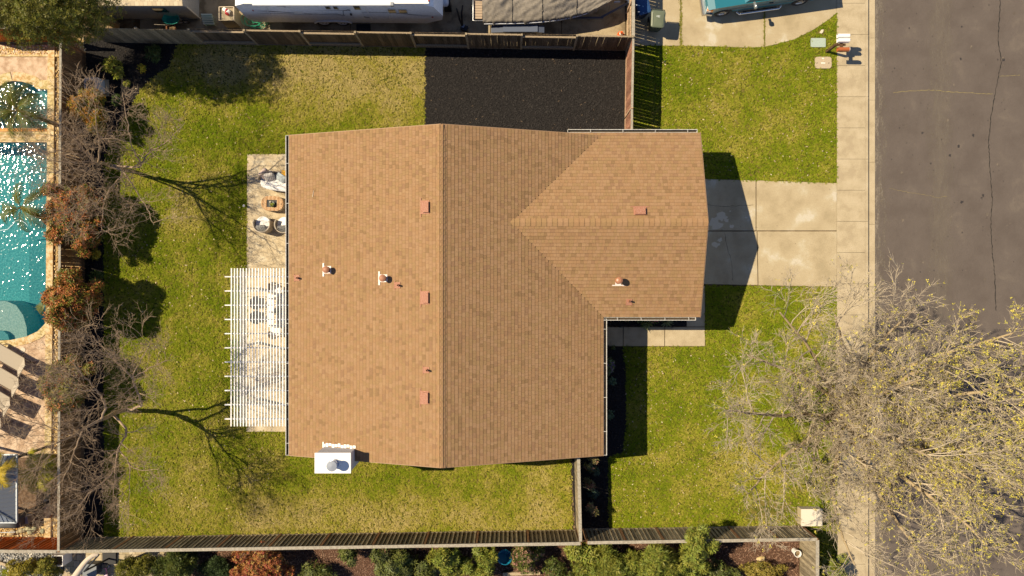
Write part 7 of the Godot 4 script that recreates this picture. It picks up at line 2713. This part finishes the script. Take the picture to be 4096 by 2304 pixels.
	shrub("garden_shrub", "spiky-leaved shrub below the fence junction", "shrub", 2320, 2212, 0.8, [[Vector3(0, 0.8, 0), Vector3(0.6, 0.4, 0.4)], [Vector3(0.4, 0.7, 0.2), Vector3(0.4, 0.4, 0.35)]], 420, ole, bright, 1.25, g)
	shrub("garden_shrub", "feathery yellow-green shrub below the front bed", "shrub", 2440, 2258, 1.0, [[Vector3(0, 0.9, 0), Vector3(0.8, 0.6, 0.6)], [Vector3(0.5, 0.9, 0.2), Vector3(0.6, 0.6, 0.5)], [Vector3(-0.4, 0.8, 0.4), Vector3(0.5, 0.5, 0.4)]], 1900, feather, bright, 1.0, g)
	shrub("garden_shrub", "tallest feathery yellow-green shrub rising to the fence cap", "shrub", 2632, 2240, 1.3, [[Vector3(0, 1.2, 0), Vector3(0.72, 0.8, 0.7)], [Vector3(0.2, 1.0, 0.5), Vector3(0.7, 0.7, 0.5)], [Vector3(-0.4, 1.0, 0.3), Vector3(0.5, 0.6, 0.5)]], 2200, feather, bright, 1.0, g)
	shrub("garden_shrub", "leafy oleander leaning over the fence cap", "shrub", 2790, 2205, 2.0, [[Vector3(0, 1.8, 0), Vector3(0.45, 0.6, 0.6)], [Vector3(0.1, 2.0, -0.5), Vector3(0.36, 0.4, 0.4)], [Vector3(0.5, 1.8, -0.15), Vector3(0.3, 0.3, 0.3)], [Vector3(-0.1, 1.4, 0.5), Vector3(0.6, 0.6, 0.5)]], 900, ole, bright, 0.95, g)
	shrub("garden_shrub", "mossy yellow shrub below the white bucket", "shrub", 3050, 2288, 0.7, [[Vector3(0, 0.6, 0), Vector3(0.9, 0.45, 0.5)]], 800, tiny, [Color(0.18, 0.16, 0.03), Color(0.25, 0.205, 0.042), Color(0.31, 0.24, 0.055)], 0.9, g)
	shrub("garden_shrub", "green hedge corner beside the pavement at the fence end", "shrub", 3340, 2285, 0.8, [[Vector3(0, 0.7, 0.1), Vector3(0.7, 0.6, 0.6)], [Vector3(-0.4, 0.6, 0.0), Vector3(0.5, 0.5, 0.6)]], 1300, tiny, bright, 0.9, g)
	shrub("garden_shrub", "golden shrub over the grey slate chips", "shrub", 95, 2278, 0.8, [[Vector3(0, 0.8, 0), Vector3(0.5, 0.5, 0.4)], [Vector3(-0.4, 0.6, 0.25), Vector3(0.4, 0.4, 0.3)]], 800, tiny, [Color(0.22, 0.19, 0.025), Color(0.29, 0.24, 0.03), Color(0.36, 0.29, 0.045)], 0.9, g)
	shrub("garden_shrub", "green and gold shrub beside the white planter", "shrub", 190, 2262, 0.8, [[Vector3(0, 0.8, 0), Vector3(0.4, 0.4, 0.35)], [Vector3(0.1, 0.6, 0.3), Vector3(0.35, 0.4, 0.3)]], 620, tiny, [Color(0.15, 0.16, 0.025), Color(0.20, 0.19, 0.03), Color(0.28, 0.24, 0.045)], 0.9, g)
	shrub("garden_shrub", "feathery olive shrub over the pavers beside the pink tricycle", "shrub", 520, 2272, 0.9, [[Vector3(0, 0.8, 0), Vector3(0.55, 0.5, 0.35)], [Vector3(0.6, 0.9, -0.1), Vector3(0.45, 0.5, 0.4)]], 900, feather, [Color(0.14, 0.145, 0.025), Color(0.19, 0.185, 0.03), Color(0.25, 0.23, 0.045)], 0.85, g)
	shrub("garden_shrub", "feathery dark shrub at the paver path's far end", "shrub", 640, 2262, 0.9, [[Vector3(0, 0.8, 0.1), Vector3(0.4, 0.5, 0.4)]], 500, feather, fern, 0.85, g)
	for a in [["loose oleander filling the gap after the flame-red shrub", 1250, 2290, ole, oleander, 420], ["ragged oleander between the mottled and the bright one", 1680, 2285, ole, oleander, 420], ["dark leafy shrub below the pink-flecked one", 2215, 2285, tiny, fern, 600], ["yellow-green feathery shrub below the fence junction", 2330, 2290, feather, bright, 600], ["feathery shrub between the two tall yellow-green ones", 2540, 2292, feather, bright, 800], ["bright oleander at the foot of the one over the cap", 2735, 2285, ole, bright, 600], ["thin bush behind the leaning oleander", 2880, 2285, ole, oleander, 320]]:
		shrub("garden_shrub", a[0], "shrub", a[1], a[2], 0.7, [[Vector3(0, 0.65, 0), Vector3(0.6, 0.5, 0.45)], [Vector3(0.3, 0.6, 0.3), Vector3(0.5, 0.5, 0.45)]], a[5], a[3], a[4], 0.95, g)
	# blue basket in the bushes
	var c := W(2010, 2232, 0.35)
	c.y = 0.0
	var t := thing("plastic_basket", "bright blue plastic basket tipped among the shrubs", "basket", c)
	var blue := plain(0.01, 0.24, 0.38, 0.35)
	var lay := Basis(Vector3(1, 0, 0), -0.45).rotated(Vector3(0, 0, 1), -0.3)
	mb = MB.new()
	mb.lathe([Vector2(0.0, 0.02), Vector2(0.24, 0.02), Vector2(0.26, 0.05)], c + Vector3(0, 0.25, 0.05), 20, lay)
	part(t, "floor", mb, blue)
	for i in 20:
		var a := TAU * i / 20
		mb = MB.new()
		var e := lay.x * cos(a) + lay.z * sin(a)
		var b0 := c + Vector3(0, 0.25, 0.05)
		mb.bar(b0 + e * 0.26 + lay.y * 0.04, b0 + e * 0.31 + lay.y * 0.40, 0.05, 0.012)
		part(t, "slat", mb, blue)
	for k in [[0.275, 0.15], [0.295, 0.28], [0.315, 0.41]]:
		mb = MB.new()
		var ring := []
		for i in 25:
			var a := TAU * i / 24
			ring.append(c + Vector3(0, 0.25, 0.05) + (lay.x * cos(a) + lay.z * sin(a)) * k[0] + lay.y * k[1])
		mb.tube(ring, range(25).map(func(_i): return 0.014), 5, false)
		part(t, "hoop", mb, blue)
	# timber edging near the basket
	t = thing("timber_edging", "pale timber edging lying below the blue basket", "edging", W(2090, 2292))
	mb = MB.new()
	mb.bar(W(2012, 2293) + Vector3(0, 0.08, 0), W(2160, 2287) + Vector3(0, 0.08, 0), 0.14, 0.16)
	part(t, "beam", mb, wood(0.50, 0.40, 0.26, 3))
	# white bucket
	c = W(3172, 2170, 0.0)
	t = thing("white_bucket", "white bucket of soil standing in the fence corner", "bucket", c)
	mb = MB.new()
	mb.lathe([Vector2(0.12, 0.0), Vector2(0.15, 0.42), Vector2(0.16, 0.42), Vector2(0.16, 0.45), Vector2(0.14, 0.45), Vector2(0.13, 0.3)], c + Vector3(0.05, 0, 0.35), 20)
	part(t, "pail", mb, M.white)
	mb = MB.new()
	mb.lathe([Vector2(0.14, 0.33), Vector2(0.0, 0.34)], c + Vector3(0.05, 0, 0.35), 16)
	part(t, "soil", mb, M.soil)
	t = thing("rock_lump", "flat tan rock under the mossy yellow shrub", "rock", W(3042, 2233))
	part(t, "rock", stone(W(3042, 2233) + Vector3(0, 0.06, 0), Vector3(0.42, 0.16, 0.22), 55, null, 0.2), M.coping2)
	# paver path with planter, umbrella, lidded box and tricycle
	var s := holder_struct("paver_path")
	var n := 0
	for j in 5:
		for i in 18:
			var a := W(258 + i * 24.6 + (12 if j % 2 else 0), 2205 + j * 24.6)
			mb = MB.new()
			mb.box(a + Vector3(0, -0.07 + 0.003 * (n % 3), 0), Vector3(0.262, 0.16, 0.262))
			part(s, "paver", mb, [M.walk, M.concrete, M.patio][n % 3])
			n += 1
	slab("path_bedding", [[250, 2190], [690, 2190], [690, 2330], [250, 2330]], -0.2, -0.02, M.soil)
	slab("slate_bed", [[-40, 2190], [250, 2190], [250, 2330], [-40, 2330]], -0.2, -0.02, plain(0.16, 0.16, 0.16, 1.0))
	pebbles("grey_slate", P2([[-40, 2195], [245, 2195], [245, 2320], [-40, 2320]]), 300, 0.08, [Color(0.20, 0.20, 0.20), Color(0.34, 0.33, 0.31), Color(0.12, 0.125, 0.13), Color(0.46, 0.43, 0.38)], 0.0, 60)
	t = thing("timber_edging", "curved pale edging strip by the grey slate chips", "edging", W(20, 2262))
	mb = MB.new()
	mb.bar(W(-30, 2236) + Vector3(0, 0.05, 0), W(58, 2268) + Vector3(0, 0.05, 0), 0.12, 0.12)
	part(t, "beam", mb, wood(0.52, 0.42, 0.28, 2))
	slab("lawn", [[-60, 2260], [35, 2276], [60, 2330], [-60, 2330]], -0.2, 0.0, M.turf)
	var a := W(206, 2222, 0.7)
	var b := W(252, 2264, 0.7)
	c = Vector3((a.x + b.x) / 2, 0, (a.z + b.z) / 2)
	t = thing("planter_box", "open white square planter beside the paver path", "planter", c)
	for k in [[0, -1], [0, 1], [-1, 0], [1, 0]]:
		mb = MB.new()
		mb.box(c + Vector3(k[0] * 0.24, 0.36, k[1] * 0.22), Vector3(0.03 if k[0] else 0.45, 0.72, 0.03 if k[1] else 0.47))
		part(t, "side", mb, M.white_trim)
	mb = MB.new()
	mb.box(c + Vector3(0, 0.3, 0), Vector3(0.44, 0.5, 0.40))
	part(t, "soil", mb, M.soil)
	c = W(385, 2272)
	t = thing("storage_box", "grey-lidded storage box on the pavers under the umbrella", "box", c)
	mb = MB.new()
	mb.extrude(round_rect(0.56, 0.50, 0.06), c + Vector3(-0.02, 0.02, -0.08), Basis(Vector3(1, 0, 0), Vector3(0, 0, 1), Vector3.UP), 0.46)
	part(t, "body", mb, plain(0.05, 0.055, 0.06, 0.6))
	mb = MB.new()
	mb.extrude(round_rect(0.60, 0.54, 0.08), c + Vector3(-0.02, 0.483, -0.08), Basis(Vector3(1, 0, 0), Vector3(0, 0, 1), Vector3.UP), 0.03)
	part(t, "lid", mb, plain(0.17, 0.185, 0.195, 0.5))
	c = W(392, 2222)
	t = thing("folded_umbrella", "folded beige cantilever umbrella drooping over the pavers", "umbrella", c)
	mb = MB.new()
	var pts := []
	var rad := []
	for k in [[396, 2218, 2.0, 0.06], [372, 2222, 2.1, 0.09], [352, 2236, 2.0, 0.10], [335, 2256, 1.75, 0.115], [318, 2280, 1.45, 0.13], [302, 2304, 1.15, 0.145], [294, 2316, 1.0, 0.15]]:
		pts.append(W(k[0], k[1], k[2]))
		rad.append(k[3])
	mb.tube(pts, rad, 14)
	part(t, "canopy", mb, ground_mat([[0.3, 0.40, 0.33, 0.25], [0.7, 0.56, 0.47, 0.37]], 0.05, Vector3(0.8, 0.8, 2.0), 0.9, 150, 0.0))
	mb = MB.new()
	mb.tube([c + Vector3(0.55, 0, 0.1), c + Vector3(0.45, 1.9, 0.0), W(396, 2218, 2.05)], [0.04, 0.04, 0.035], 10)
	part(t, "pole", mb, M.dark)
	mb = MB.new()
	mb.box(c + Vector3(0.55, 0.06, 0.1), Vector3(0.6, 0.12, 0.5))
	part(t, "base", mb, M.dark)
	c = W(438, 2276)
	t = thing("tricycle", "pink child's tricycle beside the storage box", "tricycle", c)
	var pink := plain(0.55, 0.16, 0.24, 0.4)
	wheel(t, c + Vector3(0.0, 0.14, -0.12), Vector3(1, 0, 0.3), 0.14, 0.05, plain(0.7, 0.66, 0.66, 0.5))
	for k in [-1, 1]:
		wheel(t, c + Vector3(0.14 * k, 0.09, 0.34 + 0.04 * k), Vector3(1, 0, 0.3), 0.09, 0.045, pink)
	mb = MB.new()
	mb.tube([c + Vector3(0, 0.14, -0.12), c + Vector3(0.0, 0.42, -0.2), c + Vector3(0.05, 0.62, -0.26)], [0.02, 0.02, 0.02], 8)
	mb.tube([c + Vector3(0, 0.32, -0.17), c + Vector3(0.02, 0.2, 0.34)], [0.025, 0.025], 8)
	part(t, "frame", mb, pink)
	mb = MB.new()
	mb.tube([c + Vector3(-0.2, 0.62, -0.22), c + Vector3(0.05, 0.62, -0.27), c + Vector3(0.28, 0.6, -0.3)], [0.014, 0.014, 0.014], 8)
	part(t, "handlebar", mb, M.dark)
	mb = MB.new()
	mb.pillow(c + Vector3(0.02, 0.32, 0.22), Vector3(0.2, 0.1, 0.28), Basis(Vector3.UP, 0.2), 0.6)
	part(t, "seat", mb, plain(0.66, 0.45, 0.5, 0.5))


# ---- grass and mulch ----
func dryness(p: Vector2) -> float:
	var px := p.x * S + 2048.0
	var py := p.y * S + 1152.0
	var d := 0.38
	for b in [[1280, 290, 480, 150, 0.50], [900, 250, 170, 80, 0.35], [1600, 440, 130, 150, 0.2], [760, 820, 130, 200, 0.26], [850, 1900, 300, 220, 0.18], [1500, 2060, 700, 80, 0.3], [2180, 1980, 160, 160, 0.24], [3000, 430, 200, 200, 0.14], [2950, 1900, 320, 170, 0.22], [1050, 2110, 500, 40, 0.2], [700, 1500, 200, 300, 0.08], [800, 520, 380, 150, -0.14]]:
		d += b[4] * exp(-pow((px - b[0]) / b[2], 2) - pow((py - b[1]) / b[3], 2))
	d += 0.36 * noise.get_noise_2d(p.x * 1.3, p.y * 1.3) + 0.22 * noise.get_noise_2d(p.x * 7.0 + 50.0, p.y * 7.0)
	return d


func bare(p: Vector2) -> float:
	var px := p.x * S + 2048.0
	var py := p.y * S + 1152.0
	var d := 0.0
	for b in [[3080, 2040, 150, 60, 1.1], [3200, 1960, 90, 70, 0.7], [2860, 1840, 40, 30, 0.8], [3010, 1870, 50, 30, 0.5], [1060, 490, 24, 34, 1.0], [1600, 330, 35, 30, 0.6], [1550, 300, 40, 50, 0.6], [820, 300, 30, 20, 0.6], [2975, 370, 18, 14, 0.8], [650, 670, 60, 20, 0.35], [1190, 2065, 30, 25, 0.6], [1030, 1780, 60, 40, 0.5], [2460, 2010, 25, 60, 0.5]]:
		d = maxf(d, b[4] * exp(-pow((px - b[0]) / b[2], 2) - pow((py - b[1]) / b[3], 2)))
	return d + 0.25 * noise.get_noise_2d(p.x * 5.0 + 11.0, p.y * 5.0)


func covered(p: Vector2) -> bool:   # lids and boxes set in the turf
	var px := p.x * S + 2048.0
	var py := p.y * S + 1152.0
	for b in [[3239, 150, 3305, 192], [3257, 226, 3328, 277], [3270, 116, 3298, 138], [3180, 2024, 3262, 2100]]:
		if px > b[0] and px < b[2] and py > b[1] and py < b[3]:
			return true
	return false


func tuft(seed_: int, blades: int) -> ArrayMesh:
	var r := RandomNumberGenerator.new()
	r.seed = seed_
	var mb := MB.new()
	for i in blades:
		var a := r.randf() * TAU
		var e := Vector3(cos(a), 0, sin(a))
		var root := Vector3(r.randfn(0, 0.014), 0, r.randfn(0, 0.014))
		var l := r.randf_range(0.03, 0.062)
		var lean := r.randf_range(0.4, 1.3)
		var s := Vector3(-e.z, 0, e.x) * r.randf_range(0.004, 0.007)
		var mid := root + e * l * 0.45 * lean + Vector3(0, l * 0.62, 0)
		var tip := root + e * l * lean + Vector3(0, l * r.randf_range(0.45, 0.85), 0)
		var f := r.randf_range(0.75, 1.2)
		mb.tint(Color(f, f, f))
		mb.q(root - s, root + s, mid + s, mid - s)
		mb.t(mid - s, mid + s, tip)
	return mb.mesh()


func build_grass() -> void:
	var m := tinted(0.85, 0.35)
	m.metallic_specular = 0.12
	var kinds := [tuft(1, 9)]
	var r := RandomNumberGenerator.new()
	r.seed = 500
	var polys := []
	for k in LAWN:
		polys.append([P2(LAWN[k]), k])
	polys.append([P2([[-60, 2260], [35, 2276], [60, 2330], [-60, 2330]]), "corner"])
	var groups := [[[], []]]
	var hide := PackedVector2Array([Vector2(-8.4, -5.7), Vector2(7.3, -5.7), Vector2(7.3, 0.6), Vector2(3.1, 0.6), Vector2(3.1, 6.3), Vector2(-8.4, 6.3)])
	for entry in polys:
		for p in scatter(entry[0], 500, 600 + polys.find(entry)):
			if inside(p, hide) or covered(p) or r.randf() < (bare(p) - 0.2) * 1.3:
				continue
			var d := dryness(p) + r.randfn(0, 0.11)
			if entry[1].begins_with("front"):
				d -= 0.09
			elif entry[1] == "west":
				d -= 0.07
			var c: Color
			if d < 0.32:
				c = Color(0.145, 0.21, 0.010).lerp(Color(0.245, 0.28, 0.018), clampf(d / 0.32, 0, 1))
			elif d < 0.6:
				c = Color(0.245, 0.28, 0.018).lerp(Color(0.395, 0.345, 0.06), (d - 0.32) / 0.28)
			else:
				c = Color(0.395, 0.345, 0.06).lerp(Color(0.53, 0.425, 0.17), clampf((d - 0.6) / 0.35, 0, 1))
			var k := 0
			var b := Basis(Vector3.UP, r.randf() * TAU).scaled(Vector3(1, r.randf_range(0.6, 1.3), 1) * r.randf_range(0.8, 1.45))
			groups[k][0].append(Transform3D(b, Vector3(p.x + r.randfn(0, 0.03), 0.0, p.y + r.randfn(0, 0.03))))
			groups[k][1].append(c * r.randf_range(0.8, 1.08))
	var o := copies(self, "lawn_grass", kinds[0], m, groups[0][0], groups[0][1], "stuff")
	o.set_meta("label", "short patchy green and straw-coloured lawn grass round the house")
	o.set_meta("category", "grass")
	# mulch chips
	var chip := BoxMesh.new()
	chip.size = Vector3(0.075, 0.014, 0.022)
	var where := []
	var tint := []
	for k in BED:
		for p in scatter(P2(BED[k]), 330 if k == "north" else 190, 700 + BED.keys().find(k)):
			if inside(p, hide):
				continue
			where.append(Transform3D(Basis(Vector3.UP, r.randf() * TAU).rotated(Vector3(1, 0, 0), r.randf_range(-0.5, 0.5)).rotated(Vector3(0, 0, 1), r.randf_range(-0.4, 0.4)).scaled(Vector3.ONE * r.randf_range(0.5, 1.3)), Vector3(p.x + r.randfn(0, 0.05), 0.026, p.y + r.randfn(0, 0.05))))
			var f := r.randf()
			tint.append(Color(0.021, 0.019, 0.019).lerp(Color(0.044, 0.039, 0.037), f * f) if f < 0.993 else Color(0.13, 0.095, 0.065))
	o = copies(self, "mulch_chips", chip, M.tint, where, tint, "stuff")
	o.set_meta("label", "black shredded bark mulch spread over the beds")
	o.set_meta("category", "mulch")
	# fallen leaves and twiglets on the turf
	var leaf := MB.new()
	leaf.q(Vector3(-0.03, 0, 0), Vector3(0, 0.006, 0.016), Vector3(0.035, 0.002, 0), Vector3(0, 0.006, -0.016))
	var lw := []
	var lc := []
	for i in 1500:
		var p := W(r.randf_range(430, 1100), r.randf_range(250, 2120)) if i < 700 else W(r.randf_range(2450, 3340), r.randf_range(1400, 2090))
		if i > 1250:
			p = W(r.randf_range(2650, 3340), r.randf_range(200, 720))
		if (p.x > -11.8 and p.x < 4.9 and p.z > -6.0 and p.z < 6.4):
			continue
		lw.append(Transform3D(Basis(Vector3.UP, r.randf() * TAU).scaled(Vector3.ONE * r.randf_range(0.7, 1.5)), Vector3(p.x, 0.055, p.z)))
		lc.append(Color(0.46, 0.33, 0.18).lerp(Color(0.62, 0.52, 0.36), r.randf()) * r.randf_range(0.5, 1.1))
	o = copies(self, "leaf_litter", leaf.mesh(), M.tint, lw, lc, "stuff")
	o.set_meta("label", "dry fallen leaves scattered on the lawns")
	o.set_meta("category", "leaves")
	# straw-coloured weeds in the driveway joint
	var wt := []
	var wc := []
	for i in 420:
		var p := W(2723 + r.randfn(0, 3.0), r.randf_range(-10, 186))
		if r.randf() < 0.4:
			p = W(3057 + r.randfn(0, 1.5), r.randf_range(-10, 188))
		wt.append(Transform3D(Basis(Vector3.UP, r.randf() * TAU).scaled(Vector3.ONE * r.randf_range(0.5, 1.1)), Vector3(p.x, 0.0, p.z)))
		wc.append(Color(0.16, 0.18, 0.02).lerp(Color(0.3, 0.26, 0.06), r.randf()))
	o = copies(self, "joint_weeds", kinds[0], m, wt, wc, "stuff")
	o.set_meta("label", "weeds sprouting in the neighbour's driveway joints")
	o.set_meta("category", "weeds")
